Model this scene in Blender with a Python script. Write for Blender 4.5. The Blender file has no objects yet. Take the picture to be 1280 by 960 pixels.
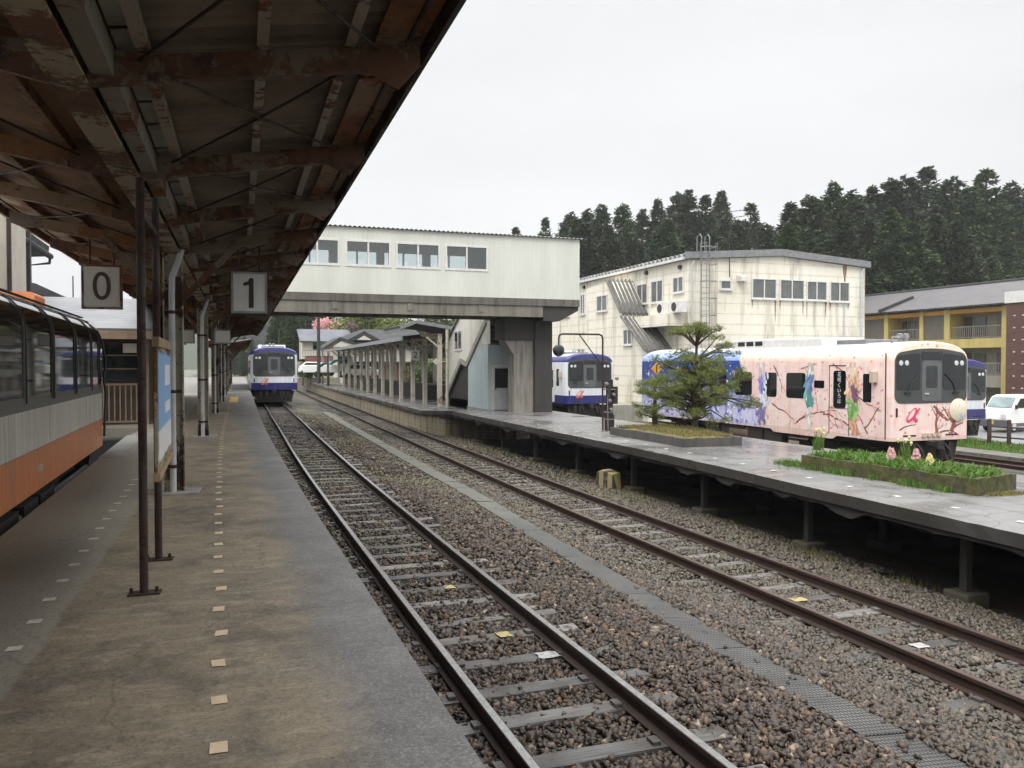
import bpy, math, random
import numpy as np
from mathutils import Matrix, Vector

random.seed(7)
rng = np.random.default_rng(7)
SC = bpy.context.scene
COL = SC.collection
R = math.radians

# ------------------------------------------------------------------ camera
FPX, YAW, PITCH, CAMZ = 1030.0, R(19.66), math.atan(24 / 1030.0), 2.47
cd = bpy.data.cameras.new('camera')
cam = bpy.data.objects.new('camera', cd)
COL.objects.link(cam)
cd.sensor_fit = 'HORIZONTAL'
cd.sensor_width = 36.0
cd.lens = FPX / 1280.0 * 36.0
cd.clip_start = 0.05
cd.clip_end = 3000.0
cam.location = (0, 0, CAMZ)
cam.rotation_euler = (math.pi / 2 - PITCH, 0, -YAW)
SC.camera = cam

# ------------------------------------------------------------------ overcast sky, soft sun, exposure
SUN_EL, SUN_AZ = R(55), R(220)
w = bpy.data.worlds.new('World')
SC.world = w
w.use_nodes = True
nt = w.node_tree
nt.nodes.clear()
out = nt.nodes.new('ShaderNodeOutputWorld')
bg = nt.nodes.new('ShaderNodeBackground')
sky = nt.nodes.new('ShaderNodeTexSky')
sky.sky_type = 'NISHITA'
sky.sun_disc = False
sky.sun_elevation = SUN_EL
sky.sun_rotation = SUN_AZ
sky.dust_density = 5.0
hsv = nt.nodes.new('ShaderNodeHueSaturation')
hsv.inputs['Saturation'].default_value = 0.15
nt.links.new(sky.outputs[0], hsv.inputs['Color'])
tc = nt.nodes.new('ShaderNodeTexCoord')
sep = nt.nodes.new('ShaderNodeSeparateXYZ')
nt.links.new(tc.outputs['Generated'], sep.inputs[0])
ramp = nt.nodes.new('ShaderNodeValToRGB')          # an overcast sky: zenith about three times the horizon
ramp.color_ramp.interpolation = 'EASE'
ramp.color_ramp.elements[0].position = 0.0
ramp.color_ramp.elements[0].color = (0.76, 0.77, 0.776, 1)
ramp.color_ramp.elements[1].position = 1.0
ramp.color_ramp.elements[1].color = (3.5, 3.52, 3.55, 1)
e = ramp.color_ramp.elements.new(0.44)
e.color = (0.77, 0.778, 0.785, 1)
e = ramp.color_ramp.elements.new(0.68)
e.color = (2.6, 2.61, 2.63, 1)
nt.links.new(sep.outputs['Z'], ramp.inputs[0])
cl = nt.nodes.new('ShaderNodeTexNoise')
cl.inputs['Scale'].default_value = 1.7
cl.inputs['Detail'].default_value = 4
mp = nt.nodes.new('ShaderNodeMapping')
mp.inputs['Scale'].default_value = (1, 1, 3.2)
nt.links.new(tc.outputs['Generated'], mp.inputs[0])
nt.links.new(mp.outputs[0], cl.inputs['Vector'])
mr = nt.nodes.new('ShaderNodeMapRange')
mr.inputs['From Min'].default_value = 0.3
mr.inputs['From Max'].default_value = 0.7
mr.inputs['To Min'].default_value = 8.8
mr.inputs['To Max'].default_value = 10.4
nt.links.new(cl.outputs[0], mr.inputs[0])
mul = nt.nodes.new('ShaderNodeVectorMath')
mul.operation = 'SCALE'
nt.links.new(ramp.outputs[0], mul.inputs[0])
nt.links.new(mr.outputs[0], mul.inputs['Scale'])
mix = nt.nodes.new('ShaderNodeMixRGB')
mix.inputs[0].default_value = 0.06
nt.links.new(mul.outputs[0], mix.inputs[1])
nt.links.new(hsv.outputs[0], mix.inputs[2])
nt.links.new(mix.outputs[0], bg.inputs['Color'])
bg.inputs['Strength'].default_value = 0.1
nt.links.new(bg.outputs[0], out.inputs['Surface'])

sd = bpy.data.lights.new('sun', 'SUN')
sd.energy = 1.5
sd.angle = R(22)
sd.color = (1.0, 0.95, 0.88)
so = bpy.data.objects.new('sun', sd)
COL.objects.link(so)
so.rotation_euler = (math.pi / 2 - SUN_EL, 0, math.pi - SUN_AZ)

SC.view_settings.view_transform = 'Standard'
SC.view_settings.look = 'None'
SC.view_settings.gamma = 1.0
SC.view_settings.exposure = 0.28
SC.render.engine = 'CYCLES'
SC.cycles.max_bounces = 7
SC.cycles.diffuse_bounces = 4
SC.cycles.glossy_bounces = 3
SC.cycles.transparent_max_bounces = 12
SC.cycles.transmission_bounces = 4
SC.cycles.use_denoising = True
SC.cycles.caustics_reflective = False
SC.cycles.caustics_refractive = False
SC.cycles.sample_clamp_indirect = 6.0

# ------------------------------------------------------------------ reading places off the photograph
_F = Vector((math.sin(YAW) * math.cos(PITCH), math.cos(YAW) * math.cos(PITCH), -math.sin(PITCH)))
_R = Vector((math.cos(YAW), -math.sin(YAW), 0))
_U = Vector((math.sin(YAW) * math.sin(PITCH), math.cos(YAW) * math.sin(PITCH), math.cos(PITCH)))


def ray(px, py):
    return _F + _R * ((px - 640) / FPX) + _U * ((480 - py) / FPX)


def onz(px, py, z):
    d = ray(px, py); t = (z - CAMZ) / d.z
    return d.x * t, d.y * t


def onx(px, py, x):
    d = ray(px, py); t = x / d.x
    return d.y * t, CAMZ + d.z * t


def ony(px, py, y):
    d = ray(px, py); t = y / d.y
    return d.x * t, CAMZ + d.z * t


def shift(y):                       # the line bends gently away beyond the platform
    if y <= 8: return 0.0
    if y <= 25: return (y - 8) ** 2 / 1360.0
    return 0.2125 + 0.025 * (y - 25)


# ------------------------------------------------------------------ mesh building
WM = {}                             # world matrix of every empty / thing


class MB:
    def __init__(s):
        s.v = []; s.f = []; s.m = []; s.cur = 0

    def add(s, vs, fs):
        b = len(s.v)
        s.v.extend([tuple(p) for p in vs])
        for f in fs:
            s.f.append(tuple(i + b for i in f)); s.m.append(s.cur)
        return s

    def box(s, x0, x1, y0, y1, z0, z1):
        return s.add([(x0, y0, z0), (x1, y0, z0), (x1, y1, z0), (x0, y1, z0), (x0, y0, z1), (x1, y0, z1), (x1, y1, z1), (x0, y1, z1)],
                     [(0, 3, 2, 1), (4, 5, 6, 7), (0, 1, 5, 4), (1, 2, 6, 5), (2, 3, 7, 6), (3, 0, 4, 7)])

    def beam(s, p, q, w, h, up=(0, 0, 1)):
        p = Vector(p); q = Vector(q); d = (q - p).normalized(); up = Vector(up)
        if abs(d.dot(up)) > 0.99: up = Vector((0, 1, 0))
        a = d.cross(up).normalized(); b = a.cross(d).normalized()
        vs = []
        for c in (p, q):
            for sx, sz in ((-1, -1), (1, -1), (1, 1), (-1, 1)):
                vs.append(c + a * (sx * w / 2) + b * (sz * h / 2))
        return s.add(vs, [(0, 1, 2, 3), (7, 6, 5, 4), (0, 4, 5, 1), (1, 5, 6, 2), (2, 6, 7, 3), (3, 7, 4, 0)])

    def tube(s, pts, r, n=8, cap=True):
        pts = [Vector(p) for p in pts]
        rs = r if isinstance(r, (list, tuple)) else [r] * len(pts)
        vs = []; prev = None
        for i, p in enumerate(pts):
            d = (pts[min(i + 1, len(pts) - 1)] - pts[max(i - 1, 0)])
            d = d.normalized() if d.length > 1e-9 else Vector((0, 0, 1))
            if prev is None:
                a = d.cross(Vector((0, 0, 1)) if abs(d.z) < 0.9 else Vector((0, 1, 0))).normalized()
            else:
                a = (prev - d * prev.dot(d)).normalized()
            prev = a
            b = d.cross(a)
            for k in range(n):
                t = 2 * math.pi * k / n
                vs.append(p + (a * math.cos(t) + b * math.sin(t)) * rs[i])
        fs = []
        for i in range(len(pts) - 1):
            for k in range(n):
                fs.append((i * n + k, i * n + (k + 1) % n, (i + 1) * n + (k + 1) % n, (i + 1) * n + k))
        if cap:
            fs.append(tuple(range(n))[::-1]); fs.append(tuple((len(pts) - 1) * n + k for k in range(n)))
        return s.add(vs, fs)

    def prism(s, pts, axis, a, b):
        """a polygon in the plane across `axis` ('x': (y,z), 'y': (x,z), 'z': (x,y)) from a to b"""
        n = len(pts)

        def at(p, t):
            return (t, p[0], p[1]) if axis == 'x' else (p[0], t, p[1]) if axis == 'y' else (p[0], p[1], t)
        vs = [at(p, a) for p in pts] + [at(p, b) for p in pts]
        fs = [tuple(range(n)), tuple(range(2 * n - 1, n - 1, -1))]
        for i in range(n):
            j = (i + 1) % n
            fs.append((i, i + n, j + n, j))
        return s.add(vs, fs)

    def grid(s, nu, nv, fn):
        vs = [fn(i / nu, j / nv) for j in range(nv + 1) for i in range(nu + 1)]
        fs = [(j * (nu + 1) + i, j * (nu + 1) + i + 1, (j + 1) * (nu + 1) + i + 1, (j + 1) * (nu + 1) + i) for j in range(nv) for i in range(nu)]
        return s.add(vs, fs)

    def lathe(s, prof, c=(0, 0, 0), n=16, axis='z'):
        vs = []
        for (r, h) in prof:
            for k in range(n):
                t = 2 * math.pi * k / n
                a, b = r * math.cos(t), r * math.sin(t)
                p = (a, b, h) if axis == 'z' else (a, h, b) if axis == 'y' else (h, a, b)
                vs.append((p[0] + c[0], p[1] + c[1], p[2] + c[2]))
        m = len(prof)
        fs = [(i * n + k, i * n + (k + 1) % n, (i + 1) * n + (k + 1) % n, (i + 1) * n + k) for i in range(m - 1) for k in range(n)]
        fs.append(tuple(range(n))[::-1]); fs.append(tuple((m - 1) * n + k for k in range(n)))
        return s.add(vs, fs)

    def build(s, name, mat, parent=None, local=False, smooth=None, bevel=0, thick=0):
        me = bpy.data.meshes.new(name)
        vs = s.v
        if parent is not None and not local:
            inv = WM[parent.name].inverted()
            vs = [tuple(inv @ Vector(p)) for p in s.v]
        me.from_pydata(vs, [], s.f)
        mats = mat if isinstance(mat, (list, tuple)) else [mat]
        for m in mats: me.materials.append(m)
        if len(mats) > 1: me.polygons.foreach_set('material_index', s.m)
        if smooth is not None:
            me.polygons.foreach_set('use_smooth', [True] * len(me.polygons))
            me.set_sharp_from_angle(angle=R(smooth))
        me.update()
        o = bpy.data.objects.new(name, me)
        COL.objects.link(o)
        if parent is not None: o.parent = parent
        WM[o.name] = WM.get(parent.name, Matrix.Identity(4)).copy() if parent is not None else Matrix.Identity(4)
        if bevel:
            bm = o.modifiers.new('bevel', 'BEVEL'); bm.width = bevel; bm.segments = 2; bm.limit_method = 'ANGLE'
        if thick:
            sm = o.modifiers.new('solid', 'SOLIDIFY'); sm.thickness = thick; sm.offset = 0
        return o


def tag(o, label=None, cat=None, group=None, kind=None):
    if label: o['label'] = label
    if cat: o['category'] = cat
    if group: o['group'] = group
    if kind: o['kind'] = kind
    return o


def thing(name, label, cat, loc=(0, 0, 0), rz=0.0, group=None, kind=None):
    o = bpy.data.objects.new(name, None)
    o.empty_display_size = 0.3
    COL.objects.link(o)
    o.location = loc; o.rotation_euler = (0, 0, rz)
    WM[o.name] = Matrix.Translation(loc) @ Matrix.Rotation(rz, 4, 'Z')
    return tag(o, label, cat, group, kind)


def kids(o):
    return [c for c in bpy.data.objects if c.parent == o]


def copy_tree(o, parent=None, loc=None, rz=None, scale=None, label=None):
    c = o.copy(); COL.objects.link(c)
    if parent is not None: c.parent = parent
    if loc is not None: c.location = loc
    if rz is not None: c.rotation_euler = (0, 0, rz)
    if scale is not None: c.scale = scale
    if label: c['label'] = label
    for ch in kids(o): copy_tree(ch, c)
    return c


def copy_part(o, parent, loc=(0, 0, 0), rz=0.0):
    c = o.copy(); COL.objects.link(c); c.parent = parent; c.location = loc; c.rotation_euler = (0, 0, rz)
    return c


def np_mesh(name, V, F, mat, parent=None, smooth=False):
    """a big mesh from numpy arrays, all faces of one size"""
    me = bpy.data.meshes.new(name)
    nf, k = F.shape
    me.vertices.add(len(V)); me.vertices.foreach_set('co', V.astype(np.float32).ravel())
    me.loops.add(nf * k); me.loops.foreach_set('vertex_index', F.astype(np.int32).ravel())
    me.polygons.add(nf)
    me.polygons.foreach_set('loop_start', np.arange(0, nf * k, k, dtype=np.int32))
    me.polygons.foreach_set('loop_total', np.full(nf, k, dtype=np.int32))
    if smooth: me.polygons.foreach_set('use_smooth', np.ones(nf, dtype=bool))
    me.update(calc_edges=True)
    me.materials.append(mat)
    o = bpy.data.objects.new(name, me); COL.objects.link(o)
    if parent is not None: o.parent = parent
    WM[o.name] = Matrix.Identity(4)
    return o


def text_mb(txt, size, align='CENTER'):
    """outline text as flat mesh vertices (x, z) facing -y"""
    cu = bpy.data.curves.new('lettering', 'FONT')
    cu.body = txt; cu.size = size; cu.align_x = align; cu.align_y = 'CENTER'; cu.extrude = 0.002
    o = bpy.data.objects.new('lettering', cu); COL.objects.link(o)
    dg = bpy.context.evaluated_depsgraph_get()
    me = bpy.data.meshes.new_from_object(o.evaluated_get(dg))
    vs = [tuple(v.co) for v in me.vertices]; fs = [tuple(p.vertices) for p in me.polygons]
    bpy.data.objects.remove(o); bpy.data.meshes.remove(me); bpy.data.curves.remove(cu)
    return vs, fs


def text_on(mb, txt, size, fn, align='CENTER'):
    vs, fs = text_mb(txt, size, align)
    mb.add([fn(x, y, z) for x, y, z in vs], fs)


# ------------------------------------------------------------------ materials
class G:
    def __init__(s, name):
        s.m = bpy.data.materials.new(name); s.m.use_nodes = True
        s.t = s.m.node_tree; s.t.nodes.clear()
        s.o = s.t.nodes.new('ShaderNodeOutputMaterial')

    def n(s, typ, props=None, **ins):
        nd = s.t.nodes.new('ShaderNode' + typ)
        for k, v in (props or {}).items(): setattr(nd, k, v)
        for k, v in ins.items():
            key = int(k[1:]) if k[0] == 'i' and k[1:].isdigit() else k.replace('_', ' ')
            s.set(nd.inputs[key], v)
        return nd

    def set(s, sock, v):
        if isinstance(v, bpy.types.NodeSocket): s.t.links.new(v, sock)
        elif isinstance(v, bpy.types.Node): s.t.links.new(v.outputs[0], sock)
        else:
            if isinstance(v, (tuple, list)) and len(v) == 3 and sock.type == 'RGBA': v = (*v, 1)
            sock.default_value = v

    def math(s, op, a, b=0.0, c=None, clamp=False):
        nd = s.t.nodes.new('ShaderNodeMath'); nd.operation = op; nd.use_clamp = clamp
        s.set(nd.inputs[0], a); s.set(nd.inputs[1], b)
        if c is not None: s.set(nd.inputs[2], c)
        return nd.outputs[0]

    def mix(s, fac, a, b, blend='MIX'):
        nd = s.t.nodes.new('ShaderNodeMixRGB'); nd.blend_type = blend
        s.set(nd.inputs[0], fac); s.set(nd.inputs[1], a); s.set(nd.inputs[2], b)
        return nd.outputs[0]

    def coord(s, kind='Object'):
        if kind == 'World': return s.n('NewGeometry').outputs['Position']
        return s.n('TexCoord').outputs[kind]

    def scaled(s, vec, sc):
        return s.n('Mapping', None, Vector=vec, Scale=sc).outputs[0]

    def noise(s, vec, scale, detail=4, rough=0.55, dist=0.0):
        return s.n('TexNoise', None, Vector=vec, Scale=scale, Detail=detail, Roughness=rough, Distortion=dist).outputs[0]

    def vor(s, vec, scale, out='Distance', feature='F1'):
        return s.n('TexVoronoi', {'feature': feature}, Vector=vec, Scale=scale).outputs[out]

    def rng(s, v, a, b, c=0.0, d=1.0):
        return s.n('MapRange', None, Value=v, i1=a, i2=b, i3=c, i4=d).outputs[0]

    def ramp(s, v, stops):
        nd = s.t.nodes.new('ShaderNodeValToRGB'); cr = nd.color_ramp
        while len(cr.elements) > 1: cr.elements.remove(cr.elements[-1])
        for i, (p, c) in enumerate(stops):
            el = cr.elements[0] if i == 0 else cr.elements.new(p)
            el.position = p; el.color = (*c, 1)
        s.set(nd.inputs[0], v)
        return nd.outputs[0]

    def bump(s, h, strength=0.3, dist=0.02):
        return s.n('Bump', None, Height=h, Strength=strength, Distance=dist).outputs[0]

    def pbr(s, color, rough=0.6, metal=0.0, normal=None, spec=0.5, **kw):
        b = s.n('BsdfPrincipled', None, Base_Color=color, Roughness=rough, Metallic=metal)
        b.inputs['Specular IOR Level'].default_value = spec
        if normal is not None: s.set(b.inputs['Normal'], normal)
        for k, v in kw.items(): s.set(b.inputs[k.replace('_', ' ')], v)
        s.t.links.new(b.outputs[0], s.o.inputs['Surface'])
        return s.m


def simple(name, c1, c2=None, scale=3.0, rough=0.6, bump=0.0, bscale=40.0, metal=0.0, coord='Object', spec=0.5, dirt=0.25):
    g = G(name); v = g.coord(coord)
    c2 = c2 or tuple(x * 0.72 for x in c1)
    n1 = g.noise(v, scale, 6, 0.62)
    col = g.mix(g.rng(n1, 0.35, 0.68), c1, c2)
    if dirt:
        n2 = g.noise(g.scaled(v, (6, 6, 0.7)), scale * 0.8, 5, 0.6)
        col = g.mix(g.math('MULTIPLY', g.rng(n2, 0.5, 0.75), dirt), col, tuple(x * 0.35 for x in c2))
    nrm = g.bump(g.noise(v, bscale, 4), bump, 0.01) if bump else None
    return g.pbr(col, g.rng(n1, 0.3, 0.7, rough * 0.85, min(1, rough * 1.15)), metal, nrm, spec)


def flaking(name, paint, rust1=(0.085, 0.034, 0.017), rust2=(0.20, 0.085, 0.035), amount=0.5, scale=5.0, coord='World'):
    """old paint coming off rusty steel"""
    g = G(name); v = g.coord(coord)
    big = g.noise(v, scale * 0.35, 3, 0.5); fine = g.noise(v, scale * 3.2, 8, 0.7, 0.4)
    m = g.math('ADD', g.math('MULTIPLY', big, 0.65), g.math('MULTIPLY', fine, 0.5))
    mask = g.rng(m, 0.565 + (amount - 0.5) * 0.3 - 0.02, 0.565 + (amount - 0.5) * 0.3 + 0.025)
    rust = g.mix(g.noise(v, scale * 7, 6, 0.7), rust1, rust2)
    rust = g.mix(g.rng(g.noise(v, scale * 1.3, 4), 0.5, 0.7), rust, tuple(x * 0.5 for x in rust1))
    pc = g.mix(g.noise(v, scale * 2, 5, 0.7), paint, tuple(x * 0.62 for x in paint))
    col = g.mix(mask, rust, pc)
    h = g.math('ADD', g.math('MULTIPLY', mask, 0.6), g.noise(v, scale * 14, 4))
    return g.pbr(col, g.rng(mask, 0, 1, 0.85, 0.55), 0.0, g.bump(h, 0.5, 0.006))


def concrete(name, c, dark=None, scale=1.0, rough=0.75, stain=0.6, wet=0.0, coord='World', moss=None):
    g = G(name); v = g.coord(coord); dark = dark or tuple(x * 0.4 for x in c)
    a = g.noise(v, 0.9 * scale, 6, 0.65); b = g.noise(g.scaled(v, (5, 5, 0.5)), 0.9 * scale, 6, 0.65); f = g.noise(v, 55 * scale, 5, 0.7)
    col = g.mix(g.rng(a, 0.35, 0.7), c, tuple(x * 0.75 for x in c))
    col = g.mix(g.math('MULTIPLY', g.rng(b, 0.45, 0.68), stain), col, dark)
    col = g.mix(g.math('MULTIPLY', g.rng(f, 0.45, 0.8), 0.35), col, tuple(min(1, x * 1.5) for x in c))
    if moss: col = g.mix(g.math('MULTIPLY', g.rng(g.noise(v, 2.2, 6, 0.7), 0.48, 0.62), 0.85), col, moss)
    ro = g.rng(a, 0.4, 0.65, rough, max(0.08, rough - wet))
    return g.pbr(col, ro, 0.0, g.bump(g.math('ADD', f, a), 0.25, 0.01))


def island_color(g, stops):
    return g.ramp(g.n('NewGeometry').outputs['Random Per Island'], stops)


def foliage(name, stops, rough=0.6, trans=0.25, objvar=True):
    g = G(name)
    col = island_color(g, stops)
    if objvar:
        r = g.n('ObjectInfo').outputs['Random']
        col = g.n('HueSaturation', None, Hue=g.rng(r, 0, 1, 0.485, 0.515), Saturation=g.rng(r, 0, 1, 0.85, 1.1), Value=g.rng(r, 0, 1, 0.75, 1.3), Color=col).outputs[0]
    d = g.n('BsdfPrincipled', None, Base_Color=col, Roughness=rough)
    d.inputs['Specular IOR Level'].default_value = 0.25
    t = g.n('BsdfTranslucent', None, Color=col)
    ms = g.n('MixShader', None, i0=trans, i1=d.outputs[0], i2=t.outputs[0])
    g.t.links.new(ms.outputs[0], g.o.inputs['Surface'])
    return g.m


def glass_dark(name, c=(0.012, 0.015, 0.016), rough=0.04, spec=0.6):
    g = G(name); v = g.coord('Object')
    n = g.noise(v, 1.2, 3)
    return g.pbr(g.mix(g.rng(n, 0.35, 0.65), c, tuple(x * 2.0 for x in c)), rough, 0.0, None, spec)


def glass_clear(name, fac=0.12, tint=(0.82, 0.88, 0.88)):
    g = G(name)
    tr = g.n('BsdfTransparent', None, Color=tint); gl = g.n('BsdfGlossy', None, Color=(0.9, 0.95, 0.95), Roughness=0.03)
    fr = g.n('Fresnel', None, IOR=1.5)
    ms = g.n('MixShader', None, i0=g.math('ADD', fr.outputs[0], fac, clamp=True), i1=tr.outputs[0], i2=gl.outputs[0])
    g.t.links.new(ms.outputs[0], g.o.inputs['Surface'])
    return g.m


M = {}
M['rust'] = flaking('rusty_steel', (0.17, 0.125, 0.085), (0.06, 0.026, 0.015), (0.14, 0.062, 0.030), amount=0.58)
M['rust_orange'] = flaking('rusty_steel_orange', (0.24, 0.15, 0.08), (0.11, 0.045, 0.018), (0.26, 0.12, 0.045), amount=0.56, scale=4)
M['flake_white'] = flaking('flaking_white_paint', (0.36, 0.325, 0.27), amount=0.44, scale=4.5)
M['flake_grey'] = flaking('flaking_grey_paint', (0.26, 0.24, 0.20), amount=0.46, scale=3.0)
M['flake_beige'] = flaking('flaking_beige_paint', (0.36, 0.30, 0.20), (0.07, 0.032, 0.017), (0.18, 0.085, 0.036), amount=0.47, scale=5)
M['post_brown'] = flaking('rusty_brown_post', (0.035, 0.018, 0.015), (0.020, 0.009, 0.008), (0.060, 0.026, 0.017), amount=0.5, scale=8)
M['sheet'] = simple('roof_sheet_underside', (0.25, 0.215, 0.175), (0.14, 0.112, 0.088), 1.5, 0.8, 0.1, coord='World')
M['sheet_brown'] = simple('roof_sheet_brown', (0.25, 0.155, 0.095), (0.14, 0.078, 0.046), 1.5, 0.8, 0.1, coord='World')
M['pale_panel'] = simple('pale_gutter_panel', (0.32, 0.32, 0.30), (0.18, 0.17, 0.15), 2.5, 0.7, 0.1, coord='World')
M['pipe_white'] = simple('grey_white_pipe', (0.55, 0.56, 0.56), (0.42, 0.43, 0.43), 6, 0.45, coord='World', dirt=0.5)
M['dark_metal'] = simple('dark_metal', (0.03, 0.028, 0.027), (0.05, 0.04, 0.035), 4, 0.6)
M['grey_metal'] = simple('grey_metal', (0.28, 0.29, 0.30), (0.2, 0.2, 0.2), 5, 0.5, metal=0.3)
M['white_metal'] = simple('white_metal', (0.72, 0.72, 0.70), (0.6, 0.6, 0.58), 4, 0.45)
M['alu'] = simple('aluminium', (0.62, 0.63, 0.63), (0.5, 0.5, 0.5), 6, 0.4, metal=0.2, dirt=0.1)
M['black'] = simple('black_paint', (0.012, 0.012, 0.012), (0.02, 0.02, 0.02), 4, 0.5, dirt=0)
M['sign_white'] = simple('sign_plate', (0.62, 0.58, 0.52), (0.54, 0.50, 0.44), 3, 0.5, dirt=0.15)
M['sign_lit'] = simple('sign_plate_pale', (0.62, 0.61, 0.57), (0.54, 0.53, 0.5), 3, 0.5, dirt=0.15)
M['sign_brown'] = simple('sign_numeral_brown', (0.06, 0.032, 0.025), (0.05, 0.03, 0.02), 3, 0.5, dirt=0)
M['concrete_dark'] = concrete('dark_stained_concrete', (0.050, 0.048, 0.044), (0.035, 0.033, 0.03), 1.2, 0.8, 0.75)
M['concrete_light'] = concrete('weathered_concrete', (0.36, 0.345, 0.30), (0.12, 0.11, 0.09), 1.2, 0.8, 0.55)
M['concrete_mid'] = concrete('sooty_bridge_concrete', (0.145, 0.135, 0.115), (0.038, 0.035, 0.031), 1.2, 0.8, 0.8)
M['concrete_black'] = concrete('dark_and_shaded_concrete', (0.032, 0.030, 0.028), (0.014, 0.013, 0.012), 1.2, 0.85, 0.7)  # near-black: shade under decks put into the colour; also plain dark blocks
M['glass'] = glass_dark('dark_glass')
M['glass_black'] = glass_dark('black_glass', (0.006, 0.007, 0.008), 0.03)
M['glass_grey'] = glass_dark('grey_glass', (0.07, 0.085, 0.09), 0.08)
M['pane'] = glass_clear('clear_pane')

# ================================================================== GROUND
PROF = [(-900, -0.9), (-60, -0.5), (-8, -0.25), (-5.4, -0.2), (3.5, -0.2), (4.3, -0.30), (5.15, -0.37), (5.65, -0.52), (8.2, -0.53), (9.2, -0.62),
        (11, -0.72), (13.5, -0.74), (17, -0.68), (20.2, -0.68), (24, -0.85), (28, -0.92), (36, -1.02), (60, -1.05), (900, -1.0)]


def prof(x):
    for (a, za), (b, zb) in zip(PROF, PROF[1:]):
        if a <= x <= b: return za + (zb - za) * (x - a) / (b - a)
    return -1.0


PXA = np.array([p[0] for p in PROF]); PZA = np.array([p[1] for p in PROF])


def shift_np(y):
    return np.where(y <= 8, 0, np.where(y <= 25, (y - 8) ** 2 / 1360.0, 0.2125 + 0.025 * (y - 25)))


g = G('ballast_bed')
v = g.coord('World')
sx = g.n('SeparateXYZ', None, Vector=v)
n1 = g.noise(v, 0.5, 5, 0.6); n2 = g.noise(v, 3.0, 6, 0.7); vr = g.vor(v, 22.0, 'Color'); vd = g.vor(v, 22.0)
stone = g.mix(g.n('SeparateXYZ', None, Vector=vr).outputs[0], (0.016, 0.013, 0.012), (0.075, 0.06, 0.05))
stone = g.mix(g.rng(vd, 0.25, 0.55), stone, (0.018, 0.015, 0.013))
soil = g.mix(n2, (0.02, 0.016, 0.012), (0.05, 0.042, 0.031))
base = g.mix(g.rng(n1, 0.40, 0.62), stone, soil)
mossm = g.math('MULTIPLY', g.rng(g.noise(v, 0.7, 6, 0.7), 0.46, 0.60), g.rng(sx.outputs[1], 9, 22, 0.15, 0.85))
base = g.mix(mossm, base, g.mix(n2, (0.085, 0.088, 0.04), (0.15, 0.14, 0.075)))
asph = g.mix(g.noise(v, 0.3, 5), (0.10, 0.10, 0.10), (0.19, 0.185, 0.175))
grassy = g.mix(g.noise(v, 1.1, 6, 0.7), (0.07, 0.085, 0.03), (0.12, 0.115, 0.06))
far = g.mix(g.rng(g.noise(v, 0.05, 4), 0.45, 0.55), asph, grassy)
gm = g.math('MULTIPLY', g.rng(sx.outputs[0], -7, -5), g.rng(sx.outputs[0], 27.5, 26.5))
col = g.mix(gm, far, base)
h = g.math('ADD', g.math('MULTIPLY', vd, -1.0), g.math('MULTIPLY', n2, 0.4))
M['ground'] = g.pbr(col, g.rng(n1, 0.35, 0.65, 0.85, 0.55), 0, g.bump(h, 0.9, 0.04))

xs = sorted(set([p[0] for p in PROF] + [float(t) for t in np.arange(-6, 30, 0.75)] + [-200, -100, -30, 100, 200, 400]))
ys = [-20, -5, 0, 4, 8, 12, 16, 20, 25, 30, 40, 55, 70, 90, 120, 160, 220, 300, 450, 700, 1100]
gb = MB()
gb.grid(len(xs) - 1, len(ys) - 1, lambda u, t: (lambda x, y: (x + (shift(y) if -6 < x < 9 else 0), y, prof(x) + 0.015 * math.sin(x * 3 + y * 1.7)))(xs[round(u * (len(xs) - 1))], ys[round(t * (len(ys) - 1))]))
tag(gb.build('ground', M['ground'], smooth=60), 'brown gravelly railway yard ground', 'ground', kind='structure')

# ================================================================== TRACKS
def rail_side_mat(name, top, topr, side):
    g = G(name); v = g.coord('World')
    z = g.n('SeparateXYZ', None, Vector=g.n('NewGeometry').outputs['Normal']).outputs[2]
    n = g.noise(v, 14, 6, 0.7)
    rust = g.mix(n, side, tuple(x * 2.4 for x in side))
    y = g.n('SeparateXYZ', None, Vector=v).outputs[1]
    topm = g.math('MULTIPLY', g.rng(z, 0.92, 0.97), g.math('GREATER_THAN', g.n('SeparateXYZ', None, Vector=g.coord('Object')).outputs[2], -.02))
    col = g.mix(topm, rust, g.mix(g.rng(n, 0.35, 0.7), top, tuple(x * 0.6 for x in top)))
    return g.pbr(col, g.math('ADD', g.math('MULTIPLY', g.math('SUBTRACT', 1.0, topm), 0.75), g.math('MULTIPLY', topm, topr)), g.math('MULTIPLY', topm, 0.85 if topr < 0.4 else 0.0), None, 0.4)


M['rail_shiny'] = rail_side_mat('worn_bright_rail', (0.42, 0.41, 0.40), 0.22, (0.022, 0.014, 0.011))
M['rail_rusty'] = rail_side_mat('rusty_rail', (0.085, 0.052, 0.037), 0.42, (0.020, 0.011, 0.008))
g = G('old_sleeper_wood'); v = g.coord('Object'); r = g.n('ObjectInfo').outputs['Random']
vv = g.n('VectorMath', {'operation': 'ADD'}, i0=v, i1=g.n('CombineXYZ', None, X=g.math('MULTIPLY', r, 77.0), Y=r, Z=r).outputs[0]).outputs[0]
gr = g.noise(g.scaled(vv, (1.5, 26, 26)), 1.6, 8, 0.7); bl = g.noise(vv, 2.2, 4)
c = g.mix(g.rng(gr, 0.3, 0.7), (0.042, 0.037, 0.033), (0.19, 0.182, 0.17))
c = g.mix(g.rng(bl, 0.42, 0.6), c, (0.075, 0.067, 0.06))
c = g.n('HueSaturation', None, Value=g.rng(r, 0, 1, 0.55, 1.45), Color=c).outputs[0]
M['sleeper'] = g.pbr(c, g.rng(bl, 0.3, 0.7, 0.38, 0.7), 0, g.bump(gr, 0.6, 0.01))
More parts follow.
